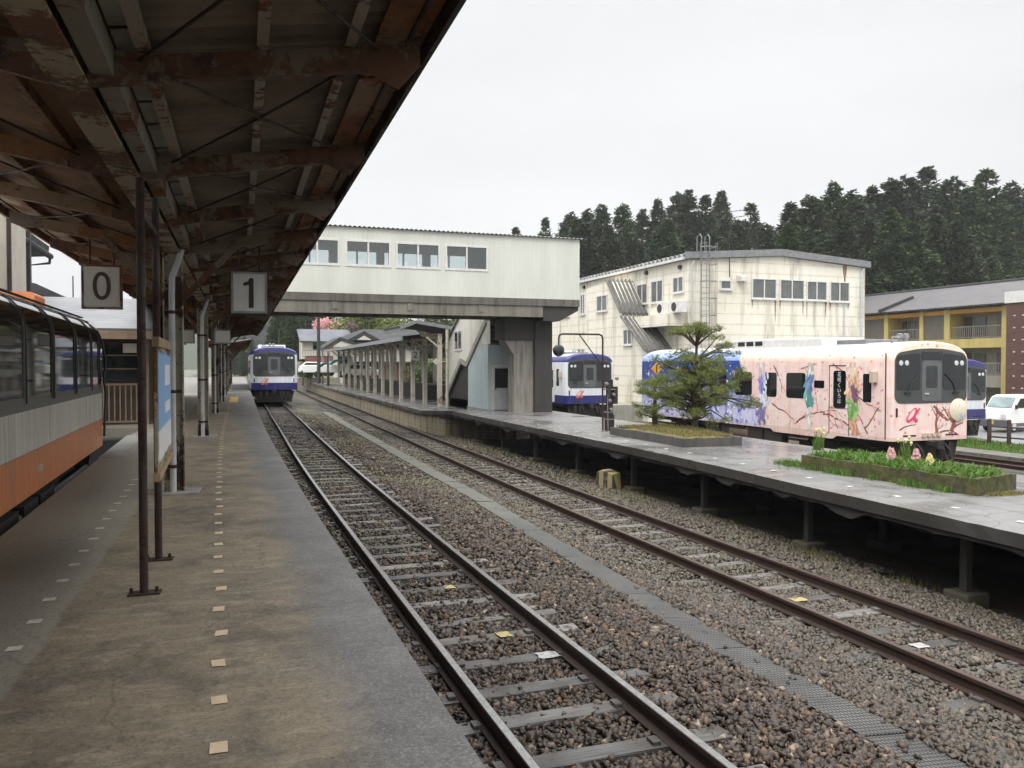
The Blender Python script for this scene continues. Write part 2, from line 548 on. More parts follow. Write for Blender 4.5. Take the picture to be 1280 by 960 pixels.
M['mark_yellow'] = simple('worn_yellow_paint', (0.42, 0.32, 0.11), (0.25, 0.2, 0.10), 20, 0.6)
M['mark_pale'] = simple('worn_pale_paint', (0.45, 0.45, 0.43), (0.18, 0.18, 0.17), 30, 0.6)


def make_track(label, xc, z0, y0, y1, railmat, nsl, group, curve=True, pitch=0.62):
    t = thing('railway_track', label, 'railway track', (xc, y0, z0), 0, group)
    yy = np.concatenate([np.arange(y0, min(y1, 70), 1.0), np.arange(max(y0, 70), y1 + 0.1, 6.0)]) if y1 > 70 else np.arange(y0, y1 + 0.1, 1.0)
    sh = shift if curve else (lambda y: 0.0)
    prf = [(-.062, -.153), (.062, -.153), (.062, -.141), (.010, -.122), (.010, -.042), (.0335, -.036), (.0335, -.004), (.027, 0), (-.027, 0), (-.0335, -.004), (-.0335, -.036), (-.010, -.042), (-.010, -.122), (-.062, -.141)]
    for s in (-1, 1):
        m = MB(); n = len(prf)
        wob = random.random() * 9
        vs = [(xc + s * 0.5665 + sh(y) + 0.006 * math.sin(y * .35 + wob) + px, y, z0 + pz + 0.004 * math.sin(y * .5 + wob)) for y in yy for px, pz in prf]
        fs = [(i * n + k, (i + 1) * n + k, (i + 1) * n + (k + 1) % n, i * n + (k + 1) % n) for i in range(len(yy) - 1) for k in range(n)]
        fs.append(tuple(range(n))); fs.append(tuple((len(yy) - 1) * n + k for k in range(n))[::-1])
        m.add(vs, fs)
        m.build('rail', railmat, t)
    protos = []
    SL = []
    for i in range(nsl):
        y = y0 + 0.3 + i * pitch + random.uniform(-.05, .05)
        if y > y1: break
        x = sh(y) + random.uniform(-.06, .06)
        if i < 5:
            m = MB(); L = 1.05 + random.uniform(-.06, .05)
            m.grid(10, 2, lambda u, q: (-L + 2 * L * u, (q - .5) * .18 + random.uniform(-.006, .006), -.153 + random.uniform(-.006, .003)))
            m.box(-L + .004, L - .004, -.097, .097, -.30, -.158)
            for ex in (-.66, -.47, .47, .66): m.box(ex - .03, ex + .03, -.05, .05, -.15, -.128)
            o = m.build('sleeper', M['sleeper'], t, local=True)
            protos.append(o)
        else:
            o = copy_part(random.choice(protos), t)
        o.location = (x, y - y0, random.uniform(-.008, .004)); o.rotation_euler = (0, random.uniform(-.006, .006), random.uniform(-.025, .025) - (0.02 if curve and y > 20 else 0))
        SL.append((x + xc, y, o))
    return t, SL


T1, SL1 = make_track('railway track with two bright worn rails beside the platform edge', 2.39, 0.0, 1.6, 180, M['rail_shiny'], 100, None)
T2, SL2 = make_track('railway track with two brown rusty rails beside the low island platform', 6.93, -0.33, 3.2, 180, M['rail_rusty'], 96, None)
T3, SL3 = make_track('siding track under the pink painted railcar behind the island platform', 18.42, -0.50, 5.0, 70, M['rail_rusty'], 60, None, False)
T4, SL4 = make_track('rusty track in front of the low concrete kerb behind the pink railcar', 24.3, -0.72, 8.0, 44, M['rail_rusty'], 50, None, False)
T5, SL5 = make_track('short track under the blue railcar that stands behind the pink railcar', 30.9, -0.85, 18.5, 46, M['rail_rusty'], 40, None, False)
T0, SL0 = make_track('dead end bay track under the white and orange railcar', -3.35, 0.0, 2.0, 21.0, M['rail_rusty'], 30, None, False)
for (sl, ly, lx, w_, mt) in ((SL1, onz(605, 803, -.15)[1], 2.6, .13, 'mark_yellow'), (SL1, onz(552, 739, -.15)[1], 2.55, .12, 'mark_yellow'), (SL1, onz(690, 826, -.15)[1], 2.80, .22, 'mark_pale'), (SL2, onz(1022, 747, -.48)[1], 6.85, .2, 'mark_yellow'), (SL2, onz(1215, 808, -.48)[1], 6.9, .16, 'mark_pale')):
    x, y, o = min(sl, key=lambda q: abs(q[1] - ly))
    m = MB(); d = lx - x
    m.grid(6, 4, lambda u, q: (d - w_ / 2 + w_ * u + random.uniform(-.012, .012), -.085 + .15 * q + random.uniform(-.01, .01), -.141))
    m.build('paint_mark', M[mt], o, local=True)

# cable trough with ribbed lids
g = G('trough_lid_concrete'); v = g.coord('World'); s3 = g.n('SeparateXYZ', None, Vector=v)
wv = g.math('ABSOLUTE', g.math('SINE', g.math('MULTIPLY', s3.outputs[1], 62.0)))
wx = g.math('ABSOLUTE', g.math('SINE', g.math('MULTIPLY', s3.outputs[0], 88.0)))
near = g.rng(s3.outputs[1], 13, 15, 1, 0)
rib = g.math('MULTIPLY', g.math('MULTIPLY', g.rng(wv, 0.15, 0.5), g.rng(wx, 0.25, 0.55)), 1.0)
n = g.noise(v, 2.0, 5)
c = g.mix(g.rng(n, .35, .65), (0.115, 0.112, 0.105), (0.068, 0.066, 0.062))
c = g.mix(g.math('MULTIPLY', g.math('SUBTRACT', 1.0, rib), g.math('MULTIPLY', near, 0.95)), c, (0.008, 0.008, 0.008))
c = g.mix(g.rng(s3.outputs[1], 11, 16), c, g.mix(n, (0.10, 0.10, 0.085), (0.062, 0.066, 0.048)))
M['trough'] = g.pbr(c, 0.55, 0, g.bump(g.math('MULTIPLY', rib, near), 0.8, 0.012))
tr = thing('cable_trough', 'flat grey cable trough with ribbed lids running between the two tracks', 'cable trough', (4.7, 3, -.35))


def trough_x(y):
    return 4.67 + (0.4 * min(1, max(0, (y - 7) / 10))) + shift(y)


def gz(x, y):
    return prof(x - (shift(y) if -6 < x < 9 else 0))


y = 2.8
while y < 48:
    x0, x1 = trough_x(y), trough_x(y + .98)
    m = MB(); zt = -.275 + random.uniform(-.006, .006); w_ = .205; a = random.uniform(-.006, .006)
    m.add([(x0 - w_, y, zt - a), (x0 + w_, y, zt - .03), (x1 + w_, y + .985, zt - .03 + a), (x1 - w_, y + .985, zt), (x0 - w_, y, zt - .12), (x0 + w_, y, zt - .12), (x1 + w_, y + .985, zt - .12), (x1 - w_, y + .985, zt - .12)],
          [(0, 1, 2, 3), (0, 4, 5, 1), (1, 5, 6, 2), (2, 6, 7, 3), (3, 7, 4, 0)])
    m.build('lid', M['trough'], tr)
    y += 1.0

# ================================================================== PLATFORM 1
g = G('platform_surface'); v = g.coord('World'); s3 = g.n('SeparateXYZ', None, Vector=v)
bg1 = g.noise(v, 0.55, 6, 0.62); md = g.noise(v, 2.6, 7, 0.66); fi = g.noise(v, 70, 4, 0.7); ag = g.vor(v, 110, 'Color'); wob = g.noise(v, 1.1, 5, 0.6)
fibre = g.noise(g.scaled(v, (1.0, 3.2, 1)), 3.5, 7, 0.72)
worn = g.mix(g.rng(bg1, .36, .64), (0.215, 0.172, 0.112), (0.140, 0.114, 0.078))
worn = g.mix(g.math('MULTIPLY', g.rng(fibre, .50, .62), .8), worn, (0.285, 0.24, 0.17))
worn = g.mix(g.math('MULTIPLY', g.rng(md, .48, .62), .75), worn, (0.078, 0.064, 0.048))
lightc = g.mix(g.rng(bg1, .35, .65), (0.265, 0.245, 0.195), (0.195, 0.182, 0.148))
edgec = g.mix(g.rng(md, .35, .65), (0.118, 0.114, 0.113), (0.080, 0.077, 0.077))
speck = g.n('SeparateXYZ', None, Vector=ag).outputs[0]
edgec = g.mix(g.math('MULTIPLY', g.rng(speck, .78, .98), .45), edgec, (0.30, 0.29, 0.28))
xx = g.math('ADD', s3.outputs[0], g.math('MULTIPLY', g.math('SUBTRACT', wob, .5), .75))
xl = g.math('ADD', g.math('SUBTRACT', s3.outputs[0], g.math('MULTIPLY', g.rng(s3.outputs[1], 3, 9, 0, 1), .14)), g.math('MULTIPLY', g.math('SUBTRACT', wob, .5), .14))
col = g.mix(g.rng(xl, -1.0, -.96), lightc, worn)
wet = g.math('MULTIPLY', g.rng(xx, .36, .66), g.rng(s3.outputs[1], 60, 50))
col = g.mix(wet, col, edgec)
gn = g.noise(v, 24, 5, .75)
col = g.mix(g.math('MULTIPLY', g.rng(gn, .52, .66), .38), col, g.mix(.5, col, (0.36, 0.32, 0.26)))
col = g.mix(g.math('MULTIPLY', g.rng(gn, .46, .34), .5), col, (0.045, 0.038, 0.03))
col = g.mix(g.math('MULTIPLY', g.rng(fi, .5, .8), .42), col, (0.33, 0.30, 0.25))
col = g.mix(g.math('MULTIPLY', g.rng(fi, .5, .25), .6), col, (0.03, 0.027, 0.023))
far = g.rng(s3.outputs[1], 47, 49)
col = g.mix(far, col, g.mix(md, (0.19, 0.182, 0.165), (0.14, 0.135, 0.12)))
# hairline cracks
ck = g.vor(g.n('VectorMath', {'operation': 'ADD'}, i0=v, i1=g.n('TexNoise', None, Vector=v, Scale=1.5, Detail=5.0).outputs[1]).outputs[0], 0.33, 'Distance', 'DISTANCE_TO_EDGE')
col = g.mix(g.rng(ck, .0012, .004, .38, 0), col, (0.035, 0.03, 0.026))
M['platform'] = g.pbr(col, g.mix(wet, g.rng(bg1, .3, .7, .72, .55), g.rng(md, .3, .7, .42, .58)), 0, g.bump(g.math('ADD', g.math('MULTIPLY', fi, .6), g.math('ADD', fibre, g.math('MULTIPLY', wet, speck))), .32, .008), 0.5)
PZ = 0.92
pm = MB()
yy = [-4, 0, 4, 8, 12, 16, 19.8] + list(range(22, 62, 2)) + [70, 90, 110]


def p1_left(y):
    if y < 19.9: return -1.86
    if y < 24: return -1.86 + 0.3 * (y - 19.9) / 4
    return -7.5


vs = []
for y in yy:
    xl_, xr_ = p1_left(y), 0.96 + shift(y)
    vs += [(xl_, y, -.35), (xl_, y, PZ), (xr_, y, PZ), (xr_, y, -.35)]
pm.add(vs, [(4 * i + k, 4 * i + k + 4, 4 * i + (k + 1) % 4 + 4, 4 * i + (k + 1) % 4) for i in range(len(yy) - 1) for k in range(4)] + [(0, 1, 2, 3), tuple(4 * (len(yy) - 1) + k for k in (3, 2, 1, 0))])
P1 = pm.build('platform', [M['platform']])
WM['platform'] = Matrix.Identity(4)
tag(P1, 'old brown concrete platform with a wet grey edge beside the bright rails', 'platform', kind='structure')
M['tile_cream'] = simple('worn_cream_tile', (0.62, 0.50, 0.34), (0.50, 0.39, 0.26), 9, 0.55, coord='World')
M['tile_white'] = simple('worn_white_tile', (0.62, 0.59, 0.52), (0.45, 0.43, 0.38), 9, 0.55, coord='World')
M['tactile'] = simple('yellow_tactile_paving', (0.62, 0.36, 0.06), (0.5, 0.28, 0.05), 6, 0.6, coord='World')
M['platform_edge'] = concrete('worn_coping', (0.27, 0.265, 0.25), (0.12, 0.115, 0.105), 2, .7, .5)
y = 2.0
k = 0
while y < 36:
    m = MB(); x = shift(y) + random.uniform(-.012, .012); j = random.uniform(-.006, .006); a = .034
    m.add([(x - a + random.uniform(-.004, .004), y - .05, PZ + .004), (x + a, y - .05 + random.uniform(-.006, .006), PZ + .004), (x + a + j, y + .05, PZ + .004), (x - a + j, y + .05 - abs(j), PZ + .004)], [(0, 1, 2, 3)])
    m.build('marker_tile', M['tile_cream'], P1)
    if y < 12.5 and y > 2.4:
        m = MB(); x = -1.06 + random.uniform(-.01, .01); b = .038; y2 = y + .1
        m.add([(x - b, y2 - b, PZ + .004), (x + b, y2 - b, PZ + .004), (x + b + j, y2 + b, PZ + .004), (x - b + j, y2 + b, PZ + .004)], [(0, 1, 2, 3)])
        m.build('marker_tile', M['tile_white'], P1)
    y += .502
m = MB(); m.grid(1, 8, lambda u, q: (shift(36 + 6 * q) + -.06 + .36 * u, 36 + 6 * q, PZ + .004)); m.build('tactile_strip', M['tactile'], P1)
m = MB(); m.box(-1.88, -1.52, 15.2, 19.9, PZ - .1, PZ + .006); m.build('coping', M['platform_edge'], P1)

# ================================================================== ISLAND PLATFORM
EDGE = [(-2, 8.38), (3, 8.38), (6.6, 8.41), (10.6, 8.58), (13, 8.74), (16.4, 8.87), (25, 8.91), (30, 8.95), (32.5, 9.02), (35.6, 8.45), (45, 8.62), (60, 9.0), (80, 9.45), (110, 10.2)]


def edge2(y):
    for (a, xa), (b, xb) in zip(EDGE, EDGE[1:]):
        if a <= y <= b: return xa + (xb - xa) * (y - a) / (b - a)
    return 10.2


def top2(y):
    return 0.59 if y < 32.5 else 0.59 - 0.14 * min(1, (y - 32.5) / 3.1)


g = G('island_platform_surface'); v = g.coord('World'); s3 = g.n('SeparateXYZ', None, Vector=v)
b1 = g.noise(v, .45, 6, .6); b2 = g.noise(g.scaled(v, (2.2, .5, 1)), 1.2, 6, .6); fi = g.noise(v, 60, 4, .7)
c = g.mix(g.rng(b1, .35, .65), (0.185, 0.18, 0.178), (0.115, 0.111, 0.108))
pt = g.n('TexBrick', None, Vector=g.n('CombineXYZ', None, X=s3.outputs[1], Y=s3.outputs[0]).outputs[0], Scale=1.0, Color1=(0.86, 0.86, 0.86, 1), Color2=(1.08, 1.08, 1.08, 1), Mortar=(0.5, 0.48, 0.46, 1))
pt.inputs['Brick Width'].default_value = 3.1; pt.inputs['Row Height'].default_value = 2.05; pt.inputs['Mortar Size'].default_value = .007
c = g.mix(1.0, c, pt.outputs[0], 'MULTIPLY')
ckk = g.vor(g.n('VectorMath', {'operation': 'ADD'}, i0=v, i1=g.n('TexNoise', None, Vector=v, Scale=1.3, Detail=5.0).outputs[1]).outputs[0], .4, 'Distance', 'DISTANCE_TO_EDGE')
c = g.mix(g.rng(ckk, .002, .006, .6, 0), c, (0.04, 0.035, 0.03))
c = g.mix(g.math('MULTIPLY', g.rng(b2, .52, .68), .75), c, (0.07, 0.062, 0.055))
c = g.mix(g.math('MULTIPLY', g.rng(fi, .45, .8), .35), c, (0.32, 0.31, 0.30))
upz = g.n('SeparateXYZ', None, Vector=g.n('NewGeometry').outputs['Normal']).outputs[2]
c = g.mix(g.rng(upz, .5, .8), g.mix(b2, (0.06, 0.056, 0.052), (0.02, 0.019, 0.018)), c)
wetm = g.rng(g.noise(v, .8, 5, .55), .42, .58)
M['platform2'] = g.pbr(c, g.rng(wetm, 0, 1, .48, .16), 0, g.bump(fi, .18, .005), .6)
M['footing'] = concrete('mossy_footing_concrete', (0.085, 0.075, 0.05), (0.05, 0.045, 0.03), 2, .85, .8)
isl = thing('island_platform', 'wet grey island platform deck on concrete posts between the tracks', 'platform', (8.4, 0, -.5), kind='structure')
dm = MB(); ye = [float(q) for q in np.arange(-2, 32.4, .22)] + [32.5, 35.6, 40, 45, 60, 80, 110]
vs = []
for y in ye:
    xr_ = 12.9 if y < 34 else 14.2
    t = top2(y)
    jx = (max(0, random.gauss(-.004, .012)) + .006 * math.sin(y * 1.7)) if y < 32.4 else 0
    vs += [(edge2(y) + jx * .4, y, t - .17), (edge2(y) + jx, y, t - abs(jx) * .5), (xr_, y, t), (xr_, y, t - .17)]
dm.add(vs, [(4 * i + k, 4 * i + k + 4, 4 * i + (k + 1) % 4 + 4, 4 * i + (k + 1) % 4) for i in range(len(ye) - 1) for k in range(4)] + [(0, 1, 2, 3), tuple(4 * (len(ye) - 1) + k for k in (3, 2, 1, 0))])
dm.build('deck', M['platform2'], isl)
# ragged edge beam under the deck lip
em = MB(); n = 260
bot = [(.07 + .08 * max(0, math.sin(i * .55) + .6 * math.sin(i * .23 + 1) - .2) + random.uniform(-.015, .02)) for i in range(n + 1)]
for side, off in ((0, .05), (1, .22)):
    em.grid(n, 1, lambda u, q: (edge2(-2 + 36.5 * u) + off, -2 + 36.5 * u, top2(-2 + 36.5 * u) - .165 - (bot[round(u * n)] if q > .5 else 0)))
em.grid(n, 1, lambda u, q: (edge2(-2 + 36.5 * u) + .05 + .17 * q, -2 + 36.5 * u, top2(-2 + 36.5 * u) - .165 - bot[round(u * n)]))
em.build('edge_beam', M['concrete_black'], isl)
for i, y in enumerate([1.6, 4.9, 8.0, 11.2, 14.6, 17.8, 21.1, 24.4, 27.7, 31]):
    for rowx in (.62, 2.2, 3.7):
        x = edge2(y) + rowx
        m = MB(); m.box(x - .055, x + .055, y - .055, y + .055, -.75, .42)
        p = m.build('pier', M['concrete_dark'] if rowx < 1 else M['concrete_black'], isl, bevel=.012)  # back rows added for darkness below the deck, shade in their colour
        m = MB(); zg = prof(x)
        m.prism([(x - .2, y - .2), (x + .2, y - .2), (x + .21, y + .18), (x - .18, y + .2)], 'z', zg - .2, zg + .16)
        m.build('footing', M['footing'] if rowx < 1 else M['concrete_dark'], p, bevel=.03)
m = MB(); m.box(12.6, 12.85, -2, 33, -.9, .415); m.build('added_light_block_wall', M['concrete_black'], isl)  # unseen wall added so no light leaks through under the deck
g = G('old_stone_wall'); v = g.coord('World')
c = g.mix(g.noise(v, 1.4, 6, .65), (0.40, 0.34, 0.22), (0.17, 0.14, 0.10))
bk = g.n('TexBrick', None, Vector=g.n('CombineXYZ', None, X=g.n('SeparateXYZ', None, Vector=v).outputs[1], Y=g.n('SeparateXYZ', None, Vector=v).outputs[2]).outputs[0], Scale=1.0, i5=.012)
bk.inputs['Brick Width'].default_value = .9; bk.inputs['Row Height'].default_value = .3
c = g.mix(g.math('MULTIPLY', bk.outputs['Fac'], g.rng(g.noise(v, 3, 5), .4, .65)), c, (0.05, 0.045, 0.035))
c = g.mix(g.math('MULTIPLY', g.rng(g.noise(g.scaled(v, (4, 4, .6)), .8, 5), .45, .65), .7), c, (0.05, 0.045, 0.04))
M['stone_wall'] = g.pbr(c, .85, 0, g.bump(bk.outputs['Fac'], -.6, .02))
m = MB()
yw = [33.4, 35.6, 40, 45, 60, 80, 110]
m.grid(len(yw) - 1, 1, lambda u, q: (edge2(yw[round(u * 6)]) + .1, yw[round(u * 6)], -.8 + q * (.8 + top2(yw[round(u * 6)]) - .17)))
m.add([(edge2(33.4) + .1, 33.4, -.8), (13, 33.4, -.8), (13, 33.4, .41), (edge2(33.4) + .1, 33.4, .41)], [(0, 1, 2, 3)])
m.build('stone_face', M['stone_wall'], isl)
y = 7.2
while y < 27:
    m = MB(); x = edge2(y) + .62 + random.uniform(-.02, .02); b = .05
    m.add([(x - b, y - b, .594), (x + b, y - b + random.uniform(-.01, .01), .594), (x + b, y + b, .594), (x - b, y + b * random.uniform(.7, 1), .594)], [(0, 1, 2, 3)])
    m.build('marker_tile', M['tile_white'], isl)
    y += 1.0

# striped concrete block lying beside the rusty track
bx, by = onz(772, 612, -.55)
m = MB(); m.prism([(0, -.02), (.62, 0), (.60, .36), (.42, .44), (.05, .40)], 'x', -.14, .14)
g = G('yellow_black_striped_concrete'); v = g.coord('Object'); s3 = g.n('SeparateXYZ', None, Vector=v)
st = g.math('GREATER_THAN', g.math('SINE', g.math('ADD', g.math('MULTIPLY', s3.outputs[1], 21.0), g.math('MULTIPLY', s3.outputs[0], 9.0))), .0)
c = g.mix(st, (0.04, 0.038, 0.033), (0.30, 0.24, 0.10)); c = g.mix(g.rng(g.noise(v, 9, 6, .7), .5, .65), c, (0.2, 0.18, 0.12))
M['striped'] = g.pbr(c, .8)
blk = m.build('concrete_block', M['striped'], local=True, bevel=.02)
blk.location = (bx, by, -.56); blk.rotation_euler = (.08, -.05, R(18))
tag(blk, 'yellow and black striped concrete block lying beside the rusty rail', 'concrete block')

# ================================================================== BALLAST STONES
CUBE = np.array([(-1, -1, -1), (1, -1, -1), (1, 1, -1), (-1, 1, -1), (-1, -1, 1), (1, -1, 1), (1, 1, 1), (-1, 1, 1)], float) * .62
CUBE_T = np.array([(0, 2, 1), (0, 3, 2), (4, 5, 6), (4, 6, 7), (0, 1, 5), (0, 5, 4), (1, 2, 6), (1, 6, 5), (2, 3, 7), (2, 7, 6), (3, 0, 4), (3, 4, 7)])


def stones(name, label, area, dens, smin, smax, mat, low=False):
    x0, x1, y0, y1 = area
    n = int((x1 - x0) * (y1 - y0) * dens)
    px = rng.uniform(x0, x1, n); py = rng.uniform(y0, y1, n)
    # keep what the camera, or one a step aside, can see
    cx = px * math.cos(YAW) - py * math.sin(YAW); cz = px * math.sin(YAW) + py * math.cos(YAW)
    keep = (np.abs(cx) < cz * .66 + 1.5) & (cz > 2.0)
    sh_ = shift_np(py)
    u = px - sh_
    keep &= ~((np.abs(u - 4.67 - .4 * np.clip((py - 7) / 10, 0, 1)) < .20) & (rng.random(n) > .015))
    for xc in (2.39, 6.93):
        for s in (-1, 1): keep &= np.abs(u - xc - s * .5665) > .075
    for SLs, xc, half in ((SL1, 2.39, 1.02), (SL2, 6.93, 1.02)):
        yc = np.array(sorted(q[1] for q in SLs))
        idx = np.clip(np.searchsorted(yc, py), 1, len(yc) - 1)
        d = np.minimum(np.abs(py - yc[idx]), np.abs(py - yc[idx - 1]))
        cov = np.sin(px * 3.1 + py * 2.7) * .5 + .5
        pdrop = np.where(np.abs(u - xc) > .62, .40 + .3 * cov, .66 + .24 * cov)
        keep &= ~((np.abs(u - xc) < half) & (d < .115) & (rng.random(n) < pdrop))
    px, py, u = px[keep], py[keep], u[keep]; n = len(px)
    zz = np.interp(u, PXA, PZA)
    near_track = (np.abs(u - 2.39) < 1.1) | (np.abs(u - 6.93) < 1.1)
    zz = zz + np.where(near_track, .012, .022) + .012 * (1 + np.sin(px * 1.9 + 1) * np.sin(py * 1.3))
    if low:
        B = np.array([(1, 0, 0), (-1, 0, 0), (0, 1, 0), (0, -1, 0), (0, 0, 1), (0, 0, -1)], float)
        T = np.array([(0, 2, 4), (2, 1, 4), (1, 3, 4), (3, 0, 4), (2, 0, 5), (1, 2, 5), (3, 1, 5), (0, 3, 5)])
    else:
        ph = (1 + 5 ** .5) / 2
        B = np.array([(-1, ph, 0), (1, ph, 0), (-1, -ph, 0), (1, -ph, 0), (0, -1, ph), (0, 1, ph), (0, -1, -ph), (0, 1, -ph), (ph, 0, -1), (ph, 0, 1), (-ph, 0, -1), (-ph, 0, 1)]) / 1.9
        T = np.array([(0, 11, 5), (0, 5, 1), (0, 1, 7), (0, 7, 10), (0, 10, 11), (1, 5, 9), (5, 11, 4), (11, 10, 2), (10, 7, 6), (7, 1, 8), (3, 9, 4), (3, 4, 2), (3, 2, 6), (3, 6, 8), (3, 8, 9), (4, 9, 5), (2, 4, 11), (6, 2, 10), (8, 6, 7), (9, 8, 1)])
    if not low: B, T = CUBE, CUBE_T
    k = len(B)
    V = np.repeat(B[None], n, 0) * rng.uniform(.50, 1.38, (n, k, 1))
    V += rng.normal(0, .13, V.shape)
    V *= np.stack([rng.uniform(.7, 1.35, n), rng.uniform(.7, 1.25, n), rng.uniform(.45, .85, n)], 1)[:, None, :]
    q = rng.normal(size=(n, 4)) * np.array([1, .35, .35, 1]); q /= np.linalg.norm(q, axis=1)[:, None]
    w_, x_, y_, z_ = q.T
    Rm = np.stack([np.stack([1 - 2 * (y_ * y_ + z_ * z_), 2 * (x_ * y_ - z_ * w_), 2 * (x_ * z_ + y_ * w_)], 1), np.stack([2 * (x_ * y_ + z_ * w_), 1 - 2 * (x_ * x_ + z_ * z_), 2 * (y_ * z_ - x_ * w_)], 1), np.stack([2 * (x_ * z_ - y_ * w_), 2 * (y_ * z_ + x_ * w_), 1 - 2 * (x_ * x_ + y_ * y_)], 1)], 1)
    V = np.einsum('nij,nkj->nki', Rm, V)
    sz = smin + (smax - smin) * rng.random(n) ** 1.8
    V = V * sz[:, None, None] + np.stack([px, py, zz + rng.uniform(-.3, .55, n) * sz], 1)[:, None, :]
    F = (T[None] + (np.arange(n) * k)[:, None, None]).reshape(-1, 3)
    o = np_mesh(name, V.reshape(-1, 3), F, mat)
    return tag(o, label, 'gravel', kind='stuff')


g = G('ballast_stone'); v = g.coord('World')
ri = g.n('NewGeometry').outputs['Random Per Island']
c = g.ramp(ri, [(0, (0.017, 0.013, 0.011)), (.22, (0.042, 0.030, 0.025)), (.42, (0.083, 0.060, 0.047)), (.57, (0.052, 0.043, 0.038)), (.71, (0.130, 0.100, 0.078)), (.82, (0.068, 0.062, 0.058)), (.91, (0.20, 0.165, 0.13)), (.97, (0.165, 0.095, 0.05)), (1, (0.38, 0.33, 0.26))])
c = g.mix(1.0, c, (0.86, 0.77, 0.71, 1), 'MULTIPLY')
c = g.mix(g.rng(g.noise(v, 30, 5, .7), .35, .7), c, g.mix(.35, c, (0.02, 0.018, 0.017)))
zone = g.noise(v, .45, 4, .6)
s3 = g.n('SeparateXYZ', None, Vector=v)
c = g.mix(g.math('MULTIPLY', g.rng(s3.outputs[0], 4.0, 6.0), .38), c, g.mix(g.noise(v, 25, 4), (0.065, 0.062, 0.05), (0.20, 0.185, 0.15)))
mo = g.math('MULTIPLY', g.rng(zone, .47, .6), g.rng(s3.outputs[1], 8, 22, .05, .75))
c = g.mix(mo, c, g.mix(ri, (0.06, 0.062, 0.028), (0.16, 0.15, 0.08)))
M['stone'] = g.pbr(c, g.rng(ri, 0, 1, .38, .7), 0, None, .45)
stones('ballast_gravel', 'loose brown ballast stones around the nearest rails', (1.0, 8.9, 1.8, 9.5), 1500, .014, .042, M['stone'])
stones('ballast_gravel', 'brown ballast stones along the middle stretch of the tracks', (1.0, 9.4, 9.5, 19), 620, .020, .052, M['stone'], True)
stones('ballast_gravel', 'greenish ballast stones around the rails far from the camera', (1.2, 9.6, 19, 46), 120, .03, .06, M['stone'], True)

# low weeds in the gravel
def blades(name, label, pts, hmin, hmax, wid, mat, kind='stuff', cat='grass', parent=None, lean=.5):
    P = np.array(pts, float); n = len(P)
    h = rng.uniform(hmin, hmax, n); a = rng.uniform(0, 2 * math.pi, n); l = rng.uniform(.1, lean, n) * h; ww = rng.uniform(.6, 1.2, n) * wid
    dx, dy = np.cos(a), np.sin(a); b = rng.uniform(0, 2 * math.pi, n); ex, ey = np.cos(b), np.sin(b)
    V = np.zeros((n, 5, 3))
    V[:, 0] = P - np.stack([ex * ww, ey * ww, 0 * ww], 1); V[:, 1] = P + np.stack([ex * ww, ey * ww, 0 * ww], 1)
    mid = P + np.stack([dx * l * .4, dy * l * .4, h * .6], 1)
    V[:, 2] = mid + np.stack([ex * ww * .8, ey * ww * .8, 0 * ww], 1); V[:, 3] = mid - np.stack([ex * ww * .8, ey * ww * .8, 0 * ww], 1)
    V[:, 4] = P + np.stack([dx * l, dy * l, h], 1)
    V[:, 4] -= 0
    F = np.stack([np.arange(n) * 5 + i for i in (0, 1, 2, 3)], 1)
    F2 = np.stack([np.arange(n) * 5 + 3, np.arange(n) * 5 + 2, np.arange(n) * 5 + 4, np.arange(n) * 5 + 4], 1)
    me_F = [tuple(r) for r in F] + [tuple(r[:3]) for r in F2]
    me = bpy.data.meshes.new(name); me.from_pydata([tuple(p) for p in V.reshape(-1, 3)], [], me_F); me.materials.append(mat)
    o = bpy.data.objects.new(name, me); COL.objects.link(o); WM[o.name] = Matrix.Identity(4)
    if parent is not None: o.parent = parent
    else: tag(o, label, cat, kind=kind)
    return o


M['weed'] = foliage('yellow_green_weed', [(0, (0.10, 0.11, 0.035)), (.5, (0.16, 0.165, 0.055)), (.8, (0.22, 0.20, 0.09)), (1, (0.20, 0.16, 0.08))], objvar=False)
pts = []
while len(pts) < 9000:
    y = random.uniform(10, 42); x = random.uniform(1.2, 9.3)
    if math.sin(x * 1.3 + 2) * math.sin(y * .45) + .5 * math.sin(x * 4 + y) + random.uniform(-.5, .5) < (.55 if y < 16 else .25): continue
    xx_ = x + shift(y)
    if any(abs(x - c0) < .09 for c0 in (1.82, 2.96, 6.36, 7.5)): continue
    pts.append((xx_, y, prof(x)))
blades('weeds', 'sparse yellow green weeds growing through the track gravel', pts, .03, .10, .006, M['weed'])
pts = []
for _ in range(1500):
    y = random.choice([10.9, 10.4, 13.5, 17.5, 20, 23, 8.8]) + random.gauss(0, .25); x = edge2(max(0, y)) + random.gauss(.3, .18)
    pts.append((x, y, prof(x) - .01))
blades('weeds', 'small green weeds at the foot of the island platform posts', pts, .05, .16, .007, M['weed'])

# ================================================================== CANOPY OVER PLATFORM 1
UC = -0.77


def cw(u, v_, z): return (u + .025 * v_, v_, z)


def zs(u): return 4.02 + .17 * abs(u - UC)


M['column_brown'] = flaking('brown_column', (0.46, 0.42, 0.33), (0.05, 0.028, 0.02), (0.13, 0.07, 0.04), amount=.42, scale=5)


